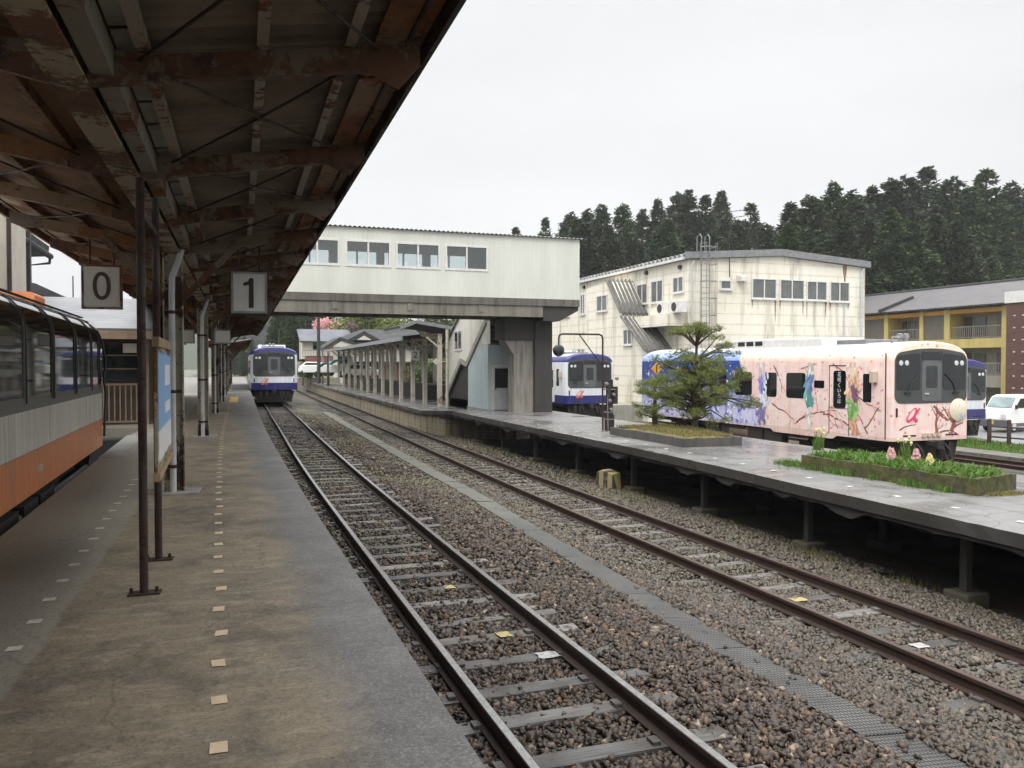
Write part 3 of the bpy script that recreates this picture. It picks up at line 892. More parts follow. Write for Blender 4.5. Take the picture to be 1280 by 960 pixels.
def make_canopy(label, v0, v1, ulo, uhi, dz, ncol, full):
    t = thing('platform_canopy', label, 'platform canopy', cw(UC, v0, PZ))
    n = int((v1 - v0) / .033)
    for side, (a, b), mt in ((0, (UC + .08, uhi), 'sheet'), (1, (ulo, UC - .08), 'sheet_brown')):
        m = MB()
        m.grid(4, n, lambda u, q: cw(a + (b - a) * u, v0 + (v1 - v0) * q, zs(a + (b - a) * u) + dz + .024 * math.sin((v0 + (v1 - v0) * q) * 2 * math.pi / .135)))
        m.build('roof_sheet', M[mt], t, smooth=60, thick=.006)
    m = MB()
    for s in (-.055, .055): m.beam(cw(UC + s, v0, 3.92 + dz), cw(UC + s, v1, 3.92 + dz), .02, .20)
    m.beam(cw(UC, v0, 3.825 + dz), cw(UC, v1, 3.825 + dz), .17, .016); m.beam(cw(UC, v0, 4.02 + dz), cw(UC, v1, 4.02 + dz), .17, .016)
    m.build('girder', M['flake_beige'] if full else M['rust'], t)
    m = MB(); m.beam(cw(UC + .15, v0, 3.93 + dz), cw(UC + .15, v1, 3.93 + dz), .10, .14); m.build('valley_gutter', M['flake_grey'], t)
    pus = [(-.42, 'flake_white'), (.14, 'flake_white'), (.585, 'flake_white')] if full else [(-.3, 'rust'), (.4, 'rust')]
    for u, mt in pus + [(2 * UC - u, 'rust_orange') for u, _ in pus]:
        if not ulo < u < uhi: continue
        m = MB(); z = zs(u) - .055 + dz
        m.beam(cw(u, v0, z), cw(u, v1, z), .012, .075); m.beam(cw(u - .025, v0, z - .034), cw(u - .025, v1, z - .034), .052, .010)
        m.build('purlin', M[mt], t)
    for u, s in ((uhi, 1), (ulo, -1)):
        m = MB(); z = zs(u) - .04 + dz
        m.beam(cw(u, v0, z - .03), cw(u, v1, z - .03), .03, .16); m.beam(cw(u - s * .12, v0, z - .01), cw(u - s * .12, v1, z - .01), .018, .10)
        m.build('fascia', M['rust_orange'] if s < 0 else M['post_brown'], t)
        if full:
            k = 0; vv = v0
            while vv < v1:
                m = MB(); a = u - s * .30; b = u - s * .03
                m.add([cw(a, vv, zs(a) - .05 + dz), cw(b, vv, zs(b) - .055 + dz), cw(b, min(v1, vv + 1.78), zs(b) - .055 + dz), cw(a, min(v1, vv + 1.78), zs(a) - .05 + dz)], [(0, 1, 2, 3)])
                m.build('soffit_board', M['rust_orange'], t, thick=.012)
                vv += 1.82
    rv = [10.8 + 2.12 * k for k in range(-7, 40)]
    rv = [v_ for v_ in rv if v0 < v_ < v1]
    for v_ in rv:
        for s, end, mt in ((1, uhi - .16, 'rust'), (-1, ulo + .16, 'rust_orange')):
            m = MB(); a = UC + s * .10
            za, zb = zs(a) - .155 + dz, zs(end) - .155 + dz
            m.beam(cw(a, v_, za), cw(end, v_, zb), .012, .125)
            for q in (-.058, .058): m.beam(cw(a, v_ + .03, za + q), cw(end, v_ + .03, zb + q), .065, .010)
            r = m.build('rafter', M[mt], t)
            if full:
                m = MB(); gd = 1.0 if s > 0 else .35
                e0 = end - s * .22
                m.prism([(e0, zs(e0) - .215 + dz), (e0, zs(e0) - .09 + dz), (end + s * .10, zs(end) - .07 + dz), (end + s * .10, zs(end) - .20 + dz), (end - s * .02, zs(end) - .20 - .14 * gd + dz)], 'y', v_ - .012, v_ - .004)
                m.v = [(x + .025 * v_, y, z) for x, y, z in m.v]
                m.build('gusset', M['rust'], r)
                m = MB(); c0 = UC + s * .08
                m.prism([(c0, 3.80 + dz), (c0, 4.0 + dz), (c0 + s * .30, zs(c0 + s * .3) - .10 + dz), (c0 + s * .30, zs(c0 + s * .3) - .22 + dz)], 'y', v_ - .014, v_ - .004)
                m.v = [(x + .025 * v_, y, z) for x, y, z in m.v]
                m.build('haunch', M['rust'], r)
    if full:
        for va, vb in zip(rv, rv[1:]):
            for s in (1, -1):
                m = MB(); a, b = UC + s * .3, UC + s * 1.5
                for p, q in (((a, va), (b, vb)), ((b, va), (a, vb))):
                    mid = ((p[0] + q[0]) / 2, (p[1] + q[1]) / 2)
                    m.tube([cw(p[0], p[1], zs(p[0]) - .12 + dz), cw(mid[0], mid[1], zs(mid[0]) - .135 + dz), cw(q[0], q[1], zs(q[0]) - .12 + dz)], .009, 6)
                m.build('cross_brace', M['post_brown'], t)
        vv = v0
        while vv < min(v1, 26):
            m = MB(); a, b = UC + .13, UC + .32; L = random.uniform(.42, .6)
            m.add([cw(a + .08, vv + .02, zs(a) - .03), cw(b, vv, zs(b) - .045), cw(b, vv + L, zs(b) - .045), cw(a + .08, vv + L - .015, zs(a) - .03)], [(0, 1, 2, 3)])
            m.build('valley_panel', M['pale_panel'], t, thick=.008)
            vv += L + .03
    for v_ in ncol:
        x, y, _ = cw(UC, v_, 0)
        m = MB()
        for s in (-1, 1): m.box(x + s * .105 - .008, x + s * .105 + .008, y - .07, y + .07, PZ, 3.82 + dz)
        m.box(x - .097, x + .097, y - .005, y + .005, PZ, 3.82 + dz)
        c = m.build('column', M['column_brown'], t)
        for s in (-1, 1):
            m = MB(); m.beam((x + s * .09, y, 3.25 + dz), (x + s * .75, y, 3.96 + dz), .07, .07, (0, 1, 0)); m.build('knee_brace', M['rust'], c)
        m = MB(); m.tube([(x + .12, y - .02, 3.93 + dz), (x + .06, y - .09, 3.70 + dz), (x - .005, y - .125, 3.52 + dz), (x - .01, y - .125, 3.3), (x - .01, y - .125, PZ + .02)], .036, 12)
        d = m.build('downpipe', M['pipe_white'], c, smooth=40)
        for z in (1.25, 2.15, 3.1):
            m = MB(); m.lathe([(.041, -.02), (.044, 0), (.041, .02)], (x - .01, y - .125, z), 12); m.box(x - .1, x + .09, y - .078, y - .068, z - .02, z + .02)
            m.build('pipe_clamp', M['post_brown'], d)
        m = MB(); m.prism([(x - .22, y - .28), (x + .27, y - .24), (x + .30, y + .2), (x - .2, y + .22)], 'z', PZ - .02, PZ + .022); m.build('base_pad', M['platform_edge'], c, bevel=.01)
    return t


make_canopy('rusty butterfly roof canopy on steel columns over the brown concrete platform', -2.2, 46.5, -2.55, 1.0, 0, [10.8, 18.95, 27.8, 36.6, 45], True)
make_canopy('lower dark canopy that continues beyond the big rusty platform roof', 48, 72, -2.2, .55, -.35, [50, 57, 64, 71], False)

# ------------------------------------------------------------------ platform number signs
def number_sign(txt, u, v_, label, w_=.44, h=.53, zc=3.42, mt='sign_white', num='sign_brown', size=.40, zroof=None, group=None):
    x, y, _ = cw(u, v_, 0)
    t = thing('platform_number_sign', label, 'sign', (x, y, zc), 0, group)
    m = MB(); m.box(x - w_ / 2, x + w_ / 2, y - .05, y + .05, zc - h / 2, zc + h / 2); m.build('sign_panel', M[mt], t, bevel=.006)
    m = MB(); e_ = .022
    for a, b, c, d in ((-w_ / 2 - .004, w_ / 2 + .004, -h / 2 - .004, -h / 2 + e_), (-w_ / 2 - .004, w_ / 2 + .004, h / 2 - e_, h / 2 + .004), (-w_ / 2 - .004, -w_ / 2 + e_, -h / 2 + e_, h / 2 - e_), (w_ / 2 - e_, w_ / 2 + .004, -h / 2 + e_, h / 2 - e_)):
        m.box(x + a, x + b, y - .056, y + .056, zc + c, zc + d)
    m.build('sign_frame', M['grey_metal'] if txt != '0' else M['flake_grey'], t)
    if txt:
        m = MB()
        if txt == '1': m.prism([(x - .005, zc - .20), (x + .055, zc - .20), (x + .055, zc + .19), (x + .005, zc + .19), (x - .02, zc + .145), (x - .075, zc + .125), (x - .075, zc + .085), (x - .005, zc + .10)], 'y', y - .056, y - .0515)
        else: text_on(m, txt, size, lambda a, b, c: (x + a * 1.12, y - .053 - c, zc - .01 + b * 1.22))
        m.build('numeral', M[num], t)
    m = MB()
    for s in (-.3, .3): m.tube([(x + s * w_, y, zc + h / 2), (x + s * w_, y, zroof or zs(u) - .09)], .012, 6)
    m.build('hanger_rod', M['post_brown'], t)
    return t


number_sign('1', .115, 11.45, 'square pale sign with a black number 1 hanging from the rusty canopy', num='black', mt='sign_lit')
number_sign('0', -1.6, 11.2, 'square pale sign with a brown number 0 hanging above the orange railcar')
number_sign('', UC + .40, 19.1, 'small blank white sign on the right of the second canopy column', .34, .29, 3.08, 'sign_lit')
number_sign('', UC - .30, 19.1, 'small blank white sign on the other side of the second canopy column', .26, .29, 3.08, 'sign_lit')

# ------------------------------------------------------------------ station notice board on two rusty posts
t = thing('notice_board', 'peeling blue and white notice board between two tall rusty posts on the platform', 'notice board', (-.465, 6.57, PZ))
for (x, y, zt) in ((-.48, 6.06, 3.72), (-.452, 7.08, 3.78)):
    m = MB(); m.tube([(x, y, PZ), (x, y, zt)], .028, 12)
    p = m.build('post', M['post_brown'], t, smooth=40)
    m = MB(); m.prism([(x - .1, y - .05), (x + .1, y - .06), (x + .11, y + .05), (x - .09, y + .06)], 'z', PZ, PZ + .012)
    for a in (-.08, .08): m.lathe([(.012, 0), (.012, .03), (.006, .034)], (x + a, y, PZ + .012), 6)
    m.build('foot_plate', M['post_brown'], p)
m = MB(); m.beam((-.478, 6.09, 3.5), (-.455, 7.05, 3.5), .03, .05); m.build('cross_bar', M['post_brown'], t)
m = MB(); m.prism([(6.35, 1.70), (8.12, 1.66), (8.12, 2.64), (6.35, 2.64)], 'x', -.425, -.405); m.build('board', M['flake_beige'], t)
m = MB(); m.box(-.435, -.39, 6.33, 8.14, 2.60, 2.67); m.box(-.435, -.39, 6.33, 8.14, 1.64, 1.695); m.build('board_frame', simple('old_wood_frame', (0.40, 0.27, 0.15), (0.2, 0.13, 0.08), 5, .7, coord='World'), t)
g = G('peeling_poster'); v = g.coord('World'); s3 = g.n('SeparateXYZ', None, Vector=v)
c = g.mix(g.rng(s3.outputs[2], 1.98, 2.0), (0.66, 0.66, 0.66), (0.19, 0.36, 0.60))
bk = g.math('MULTIPLY', g.math('GREATER_THAN', s3.outputs[1], 7.2), g.math('LESS_THAN', s3.outputs[1], 7.9))
bk = g.math('MULTIPLY', bk, g.math('ADD', g.math('MULTIPLY', g.math('GREATER_THAN', s3.outputs[2], 2.3), g.math('LESS_THAN', s3.outputs[2], 2.47)), g.math('MULTIPLY', g.math('GREATER_THAN', s3.outputs[2], 2.08), g.math('LESS_THAN', s3.outputs[2], 2.17))))
c = g.mix(bk, c, (0.72, 0.72, 0.74))
c = g.mix(g.math('MULTIPLY', g.rng(g.noise(v, 9, 6, .7), .5, .7), .4), c, (0.35, 0.40, 0.46))
M['poster'] = g.pbr(c, .5)
m = MB()
edge = []
for i in range(25):
    edge.append((6.42 + 1.62 * i / 24, 2.56 + random.uniform(-.02, .03)))
for i in range(20): edge.append((8.06 + random.uniform(-.02, .012), 2.56 - .8 * i / 20))
for i in range(25): edge.append((8.05 - 1.62 * i / 24, 1.76 + random.uniform(-.02, .02)))
for i in range(20): edge.append((6.41 + random.uniform(-.012, .02), 1.76 + .8 * i / 20))
m.prism(edge, 'x', -.404, -.400); m.build('poster', M['poster'], t)

# ================================================================== RAILCARS
def body_profile(W, zb, zs_, zt, n=10, p=2.5):
    pts = [(-W / 2, zb), (-W / 2, (zb + zs_) / 2), (-W / 2, zs_)]
    for i in range(1, 2 * n):
        a = math.pi - math.pi * i / (2 * n)
        c, s = math.cos(a), math.sin(a)
        pts.append((W / 2 * math.copysign(abs(c) ** (2 / p), c), zs_ + (zt - zs_) * abs(s) ** (2 / p)))
    return pts + [(W / 2, zs_), (W / 2, (zb + zs_) / 2), (W / 2, zb)]


def loft_body(L, W, zb, zs_, zt, rad=.28, tail=.28):
    secs = []
    for k in range(7):
        a = k / 6 * math.pi / 2
        secs.append((rad * (1 - math.sin(a)), rad * (1 - math.sin(a)) * 0 + rad * (1 - math.cos(a)) * 0, a))
    rows = []
    for k in range(7):
        a = k / 6 * math.pi / 2
        rows.append((rad * (1 - math.cos(a)) * 1.0, rad * .55 * (1 - math.sin(a))))
    rows = [(y, d) for y, d in rows]
    tl = [(L - y * tail / rad, d * tail / rad) for y, d in rows][::-1]
    m = MB(); allr = rows + [(L * .25, 0), (L * .5, 0), (L * .75, 0)] + tl
    base = body_profile(W, zb, zs_, zt); n = len(base)
    vs = []
    for y, d in allr:
        for x, z in base:
            k = (z - zb) / (zt - zb)
            vs.append((x * (W / 2 - d) / (W / 2), y, z - d * .5 * max(0, (z - zs_) / (zt - zs_))))
    fs = [(i * n + k, i * n + k + 1, (i + 1) * n + k + 1, (i + 1) * n + k) for i in range(len(allr) - 1) for k in range(n - 1)]
    fs += [tuple(range(n))[::-1], tuple((len(allr) - 1) * n + k for k in range(n))]
    fs += [(i * n, (i + 1) * n, (i + 1) * n + n - 1, i * n + n - 1) for i in range(len(allr) - 1)]
    return m.add(vs, fs)


def rrect(x0, x1, z0, z1, r, n=5):
    pts = []
    for cx, cz, a0 in ((x1 - r, z1 - r, 0), (x0 + r, z1 - r, 90), (x0 + r, z0 + r, 180), (x1 - r, z0 + r, 270)):
        for k in range(n + 1):
            a = R(a0 + 90 * k / n); pts.append((cx + r * math.cos(a), cz + r * math.sin(a)))
    return pts


def side_rect(m, W, s, y0, y1, z0, z1, proud=.006, r=.06, back=.03):
    x = s * W / 2
    m.prism(rrect(y0, y1, z0, z1, r), 'x', x + s * proud, x - s * back)


def underframe(t, L, W, front_gear=True):
    for yc in (2.9, L - 2.9):
        m = MB()
        for s in (-1, 1):
            m.box(s * .98 - .05, s * .98 + .05, yc - 1.25, yc + 1.25, .38, .56); m.box(s * .98 - .09, s * .98 + .09, yc - .3, yc + .3, .50, .82)
            for q in (-.85, .85): m.box(s * 1.0 - .09, s * 1.0 + .09, yc + q - .16, yc + q + .16, .30, .58); m.lathe([(.09, 0), (.09, .26)], (s * .98, yc + q * .6, .56), 10)
        m.box(-.9, .9, yc - .2, yc + .2, .42, .85)
        b = m.build('bogie', M['bogie'], t, local=True)
        for q in (-.9, .9):
            m = MB()
            for s in (-1, 1): m.lathe([(.05, -.05), (.40, -.05), (.43, -.07), (.43, -.04), (.405, .05), (.30, .05), (.28, .02), (.05, .02)], (s * .5665, yc + q, .43), 28, 'x')
            m.lathe([(.07, -.6), (.07, .6)], (0, yc + q, .43), 10, 'x')
            m.build('wheelset', M['bogie'], b, local=True, smooth=35)
    m = MB(); y = 4.6
    rr = random.Random(4)
    while y < L - 4.8:
        ln = rr.uniform(.7, 1.5)
        for s in (-1, 1): m.box(s * 1.2 - .15, s * 1.2 + .12, y, y + ln, rr.uniform(.32, .5), .92)
        y += ln + rr.uniform(.1, .3)
    m.box(-1.05, 1.05, 1.0, L - 1, .72, .93)
    m.build('underfloor_equipment', M['bogie'], t, local=True)
    m = MB(); m.lathe([(.30, -.55), (.33, -.5), (.33, .5), (.30, .55)], (-1.06, L * .5, .6), 16, 'y'); m.build('air_tank', M['tank'], t, local=True, smooth=40)
    m = MB()
    m.box(-.09, .09, -.30, .25, .74, .88); m.box(-.11, .11, -.36, -.26, .68, .92)
    m.build('coupler', M['bogie'], t, local=True, bevel=.02)
    m = MB()
    m.prism([(-1.05, .16), (1.05, .16), (1.2, .86), (-1.2, .86)], 'y', .20, .26)
    for x in (-.8, -.5, .5, .8): m.box(x - .07, x + .07, .06, .2, .45, .85)
    for x in (.35, .55, -.42): m.tube([(x, .1, .85), (x + .02, -.12, .62), (x + .05, -.14, .40), (x + .12, .02, .30), (x + .16, .15, .5)], .025, 8)
    m.build('plough_and_hoses', M['bogie'], t, local=True)


def roof_gear(t, L, zt, full=True):
    m = MB(); m.prism([(3.2, zt - .12), (3.4, zt + .20), (7.6, zt + .24), (8.0, zt + .22), (8.1, zt - .12)], 'x', -.85, .85)
    a = m.build('roof_air_conditioner', M['white_metal'], t, local=True, bevel=.05)
    m = MB()
    for i in range(3): m.box(-.856, -.83, 6.3 + i * .5, 6.7 + i * .5, zt + .0, zt + .15)
    m.build('vent', M['black'], a, local=True)
    m = MB(); m.box(-.8, .8, 8.4, 9.2, zt - .1, zt + .16); m.build('roof_box', M['grey_metal'], t, local=True, bevel=.03)
    m = MB(); m.box(-.7, .7, 1.7, 2.9, zt - .12, zt + .10); m.build('roof_box', M['grey_metal'], t, local=True, bevel=.03)
    m = MB()
    for x in (-.22, .0): m.lathe([(.05, 0), (.05, .2), (.09, .24), (.09, .34), (.03, .36)], (x, .9, zt - .12), 10)
    m.tube([(-.7, .7, zt - .15), (-.7, .7, zt + .12), (-.45, .7, zt + .12)], .03, 8)
    m.build('horn', M['grey_metal'], t, local=True, smooth=40)
    m = MB(); m.box(-1.12, -1.09, .6, L - .6, zt - .26, zt - .2); m.box(1.09, 1.12, .6, L - .6, zt - .26, zt - .2); m.build('rain_gutter', M['dark_metal'], t, local=True)


def front_face(t, W, zglass, ztop, grey, logo_mat=None, logo_x=-.55, mirror=True):
    """the flat driving end, looking towards -y"""
    hw = W / 2 - .145
    pts = rrect(-hw, hw, zglass, ztop - .15, .22, 6)
    pts = [(x, z + (.15 * (1 - (x / hw) ** 2) if z > (zglass + ztop) / 2 else 0)) for x, z in pts]
    top = [(hw * .6 - hw * 1.2 * i / 8, ztop - .15 + .15 * (1 - ((.6 - 1.2 * i / 8)) ** 2)) for i in range(1, 8)]
    pts = pts[:7] + top + pts[7:]
    m = MB(); m.prism(pts, 'y', -.012, .03); panel = m.build('front_panel', grey, t, local=True)
    for s in (-1, 1):
        x0, x1 = (s * .40, s * (hw - .06)); a, b = min(x0, x1), max(x0, x1)
        pz = rrect(a, b, zglass + .36, ztop - .22, .10, 4)
        pz = [(x, z + (.10 * (1 - (x / hw) ** 2) if z > (zglass + ztop) / 2 else 0)) for x, z in pz]
        m = MB(); m.prism(pz, 'y', -.020, -.008); m.build('windscreen', M['glass_black'], panel, local=True)
        m = MB()
        for q in (.14, .34): m.lathe([(.001, -.004), (.07, -.002), (.075, .006)], (s * (hw - .06 - q), -.024, ztop - .40), 12, 'y')
        m.build('headlight', M['lamp_glass'], panel, local=True)
        m = MB(); m.box(s * (hw - .08) - .03, s * (hw - .08) + .03, -.016, .0, zglass - .36, zglass - .12); m.build('tail_light', M['tail'], t, local=True)
        m = MB(); m.tube([(s * .85, -.03, zglass + .30), (s * .75, -.035, zglass + .55), (s * .46, -.035, zglass + .8)], .012, 6); m.box(s * .85 - .10, s * .85 + .10, -.06, -.02, zglass + .26, zglass + .31); m.build('wiper', M['black'], panel, local=True)
    m = MB(); m.prism(rrect(-.34, .34, zglass + .06, ztop - .34, .09), 'y', -.020, -.008); d = m.build('front_door', M['door_grey'], panel, local=True)
    m = MB(); m.prism(rrect(-.20, .20, zglass + .42, ztop - .48, .06), 'y', -.026, -.014); m.build('door_window', M['glass'], d, local=True)
    m = MB(); m.box(-.26, -.12, -.045, -.02, zglass + .24, zglass + .28); m.build('door_handle', M['alu'], d, local=True)
    m = MB(); m.prism(rrect(-.36, .36, ztop - .30, ztop - .10, .03), 'y', -.024, -.010); m.build('destination_display', M['glass_black'], panel, local=True)
    if logo_mat:
        # a brush-drawn alpha shaped emblem
        m = MB()
        c = [(.20, .17), (.10, .06), (-.02, -.07), (-.12, -.14), (-.19, -.14), (-.21, -.09), (-.14, .03), (-.05, .12), (.02, .17), (.08, .17), (.09, .12), (.05, .02), (.03, -.09), (.07, -.14), (.13, -.13)]
        cs = []
        for i in range(len(c) - 1):
            for k in range(4): cs.append((c[i][0] + (c[i + 1][0] - c[i][0]) * k / 4, c[i][1] + (c[i + 1][1] - c[i][1]) * k / 4))
        cs.append(c[-1])
        for i, p in enumerate(cs):
            q = cs[min(i + 1, len(cs) - 1)]; o_ = cs[max(i - 1, 0)]
        L_, R_ = [], []
        for i, p in enumerate(cs):
            o_ = cs[max(i - 1, 0)]; q = cs[min(i + 1, len(cs) - 1)]
            dx, dz = q[0] - o_[0], q[1] - o_[1]; l = math.hypot(dx, dz); nx, nz = -dz / l, dx / l
            w_ = .022 + .012 * math.sin(i / len(cs) * 9)
            L_.append((p[0] + nx * w_, p[1] + nz * w_)); R_.append((p[0] - nx * w_, p[1] - nz * w_))
        zc = zglass - .32
        for i in range(len(cs) - 1):
            m.add([(logo_x + a * 1.1, -.012 - .0001 * i, zc + b * 1.1) for a, b in (L_[i], R_[i], R_[i + 1], L_[i + 1])], [(0, 1, 2, 3)])
        m.build('alpha_emblem', logo_mat, t, local=True)
    m = MB()
    for s in (-1, 1): m.box(s * .75 - .22, s * .75 + .22, -.008, .02, 1.02, 1.06)
    m.build('front_grille', M['black'], t, local=True)
    for s in (-1, 1) if mirror else ():
        m = MB()
        m.box(s * (W / 2 + .07) - .07, s * (W / 2 + .07) + .07, .45, .62, zglass + .55, zglass + .88)
        m.build('mirror_box', M['mirror_case'], t, local=True, bevel=.02)


M['bogie'] = simple('dirty_underframe', (0.018, 0.016, 0.014), (0.035, 0.028, 0.022), 3, .8, dirt=0)
M['tank'] = simple('rusty_tank', (0.13, 0.09, 0.06), (0.07, 0.05, 0.04), 3, .7)
M['lamp_glass'] = simple('lamp_glass', (0.75, 0.76, 0.76), (0.5, 0.5, 0.5), 30, .12, dirt=0)
M['tail'] = simple('tail_light_dark', (0.05, 0.012, 0.012), (0.03, 0.01, 0.01), 9, .2, dirt=0)
M['door_grey'] = simple('grey_door', (0.13, 0.14, 0.14), (0.10, 0.11, 0.11), 4, .4, dirt=.1)
M['front_grey'] = simple('grey_front_panel', (0.070, 0.077, 0.077), (0.055, 0.062, 0.062), 4, .35, dirt=.15)
M['mirror_case'] = simple('cream_mirror_case', (0.6, 0.5, 0.38), (0.5, 0.42, 0.33), 6, .5)
M['logo_orange'] = simple('orange_emblem', (0.75, 0.19, 0.07), (0.65, 0.15, 0.06), 5, .4, dirt=0)
M['logo_pink'] = simple('pink_emblem', (0.80, 0.07, 0.20), (0.7, 0.05, 0.16), 5, .4, dirt=0)

g = G('blue_white_livery'); v = g.coord('Object'); s3 = g.n('SeparateXYZ', None, Vector=v); z = s3.outputs[2]
blue = (0.020, 0.023, 0.145); white = (0.72, 0.74, 0.78)
c = g.mix(g.math('MULTIPLY', g.math('GREATER_THAN', z, 1.36), g.math('LESS_THAN', z, 3.10)), blue, white)
roofm = g.math('GREATER_THAN', z, 3.42)
c = g.mix(g.math('MULTIPLY', roofm, g.math('GREATER_THAN', s3.outputs[1], .35)), c, (0.60, 0.62, 0.64))
c = g.mix(g.math('MULTIPLY', g.rng(g.noise(g.scaled(v, (5, 5, .6)), 1, 5), .45, .7), .3), c, (0.12, 0.11, 0.11))
M['livery_blue'] = g.pbr(c, .35, 0, None, .5)


def blue_railcar(label, loc, rz, L=16.0, logo='logo_orange'):
    t = thing('blue_railcar', label, 'railcar', loc, rz)
    W = 2.8
    loft_body(L, W, .92, 3.05, 3.58).build('body', M['livery_blue'], t, local=True, smooth=35)
    front_face(t, W, 1.75, 3.30, M['front_grey'], M[logo] if logo else None)
    for s in (-1, 1):
        for y0, y1 in ((.85, 1.2), (2.9, 4.2), (4.6, 5.9), (6.3, 7.6), (8.0, 9.3), (9.7, 11.0), (12.0, 12.9)):
            m = MB(); side_rect(m, W, s, y0, y1, 1.85, 2.75); m.build('window', M['glass'], t, local=True)
        for y0 in (1.45, 13.4):
            m = MB(); side_rect(m, W, s, y0, y0 + 1.0, .98, 2.85, .004, .04); d = m.build('door', M['white_metal'], t, local=True)
            m = MB(); side_rect(m, W, s, y0 + .18, y0 + .82, 1.75, 2.7, .009, .06); m.build('door_window', M['glass'], d, local=True)
    underframe(t, L, W); roof_gear(t, L, 3.58)
    return t


blue_railcar('blue and white railcar arriving on the bright rails beside the platform', (2.39 + shift(53), 53, 0), -.025)
tb = blue_railcar('blue and white railcar with an orange emblem parked beyond the concrete bridge pier', (18.42, 39.4, -.50), 0)
blue_railcar('blue and white railcar mostly hidden behind the pink railcar front', (30.9, 27.4, -.85), 0, 13.5, None)

# ---------------------------------------------------------------- pink railcar
g = G('pink_and_blue_livery'); v = g.coord('Object'); s3 = g.n('SeparateXYZ', None, Vector=v); y, z = s3.outputs[1], s3.outputs[2]
n1 = g.noise(v, 1.1, 5, .6); n2 = g.noise(v, 3.5, 6, .65, .6)
pink = g.mix(g.rng(n1, .35, .65), (0.88, 0.64, 0.59), (0.88, 0.75, 0.70)); pink = g.mix(g.math('MULTIPLY', g.rng(n2, .5, .68), .6), pink, (0.87, 0.50, 0.45))
pink = g.mix(g.math('MULTIPLY', g.rng(z, 2.95, 3.35), .65), pink, (0.86, 0.66, 0.46))
sky_ = g.mix(g.rng(g.math('ADD', z, g.math('MULTIPLY', n1, 1.2)), 1.9, 3.2), (0.62, 0.64, 0.86), (0.025, 0.065, 0.30))
sky_ = g.mix(g.math('MULTIPLY', g.rng(n2, .52, .6), g.math('LESS_THAN', z, 2.3)), sky_, (0.08, 0.09, 0.50))
sky_ = g.mix(g.math('GREATER_THAN', z, 3.12), sky_, (0.30, 0.42, 0.75))
split = g.math('ADD', y, g.math('ADD', g.math('MULTIPLY', z, -.55), g.math('MULTIPLY', n2, .5)))
c = g.mix(g.rng(split, 5.25, 5.32), pink, sky_)
pet = g.vor(v, 4.6); c = g.mix(g.math('MULTIPLY', g.math('LESS_THAN', pet, .17), g.rng(n1, .45, .5)), c, g.mix(g.math('GREATER_THAN', split, 5.3), (0.80, 0.20, 0.24), (0.85, 0.86, 0.92)))
bot = g.math('LESS_THAN', z, 1.0)
c = g.mix(g.math('MULTIPLY', bot, .5), c, (0.62, 0.42, 0.34))
c = g.mix(g.math('MULTIPLY', g.math('GREATER_THAN', z, 3.46), g.math('GREATER_THAN', y, .5)), c, (0.55, 0.53, 0.50))
c = g.mix(g.math('MULTIPLY', g.rng(g.noise(g.scaled(v, (4, 4, .5)), 1.5, 5), .5, .7), .2), c, (0.25, 0.16, 0.13))
M['livery_pink'] = g.pbr(c, .38, 0, None, .5)
M['branch'] = simple('painted_branch_red_brown', (0.30, 0.105, 0.075), (0.20, 0.07, 0.055), 6, .5, dirt=0)
M['petal'] = simple('painted_petals', (0.84, 0.60, 0.60), (0.78, 0.30, 0.34), 4, .5, dirt=0)
M['petal_pale'] = simple('painted_pale_blossoms', (0.82, 0.80, 0.80), (0.80, 0.64, 0.66), 3, .5, dirt=0)
L, W = 13.9, 2.85
X3, Y3, Z3 = 18.42, 17.4, -.5
t = thing('pink_railcar', 'pink railcar with painted cherry branches and a blue rear half behind the island platform', 'railcar', (X3, Y3, Z3))
loft_body(L, W, .90, 3.05, 3.62).build('body', M['livery_pink'], t, local=True, smooth=35)
m = MB()
for s in (-1, 1): m.prism([(2.0, .91), (2.2, .80), (4.9, .80), (5.1, .91)], 'x', s * 1.424, s * 1.38)
m.build('side_skirt', M['livery_pink'], t, local=True)
front_face(t, W, 1.92, 3.42, M['front_grey'], M['logo_pink'], -.62)
m = MB(); m.lathe([(.001, -.03), (.30, -.03), (.315, -.02), (.315, .0)], (.95, -.02, 1.72), 28, 'y')
g = G('round_headmark_plate'); v = g.coord('Object')
hc = g.mix(g.rng(g.noise(v, 3, 4), .4, .6), (0.78, 0.74, 0.60), (0.80, 0.66, 0.50)); hc = g.mix(g.rng(g.noise(v, 5.5, 4), .55, .62), hc, (0.55, 0.60, 0.72))
m.build('round_headmark', g.pbr(hc, .4), t, local=True, smooth=40)


def yl(px): return onx(px, 470, X3 - W / 2)[0] - Y3


for a, b, z0, z1, r in ((951, 971, 1.93, 2.72, .1), (983, 1007, 1.93, 2.72, .1), (1079, 1089.5, 1.93, 2.72, .05), (919, 940, 1.93, 2.72, .1), (888, 908, 1.93, 2.72, .1), (858, 878, 1.93, 2.72, .1)):
    y1_, y0_ = yl(a), yl(b)
    for s in (-1, 1):
        m = MB(); side_rect(m, W, s, y0_, y1_, z0, z1, .006, r); m.build('window', M['glass_black'], t, local=True)
m = MB(); side_rect(m, W, -1, yl(1030.5), yl(1018), 2.28, 2.5, .012, .04); m.build('destination_display', M['glass_black'], t, local=True)
y1_, y0_ = yl(1036.5), yl(1062)
m = MB()
for a, b, c_, d in ((y0_, y0_ + .025, .95, 2.95), (y1_ - .025, y1_, .95, 2.95), (y0_, y1_, 2.93, 2.96), (y0_, y1_, 1.70, 1.715)): m.box(-W / 2 - .007, -W / 2 + .02, a, b, c_, d)
d = m.build('door_seam', M['dark_metal'], t, local=True)
m = MB(); side_rect(m, W, -1, yl(1057.5), yl(1042), 1.72, 2.80, .008, .08); dw = m.build('door_window', M['glass_black'], t, local=True)
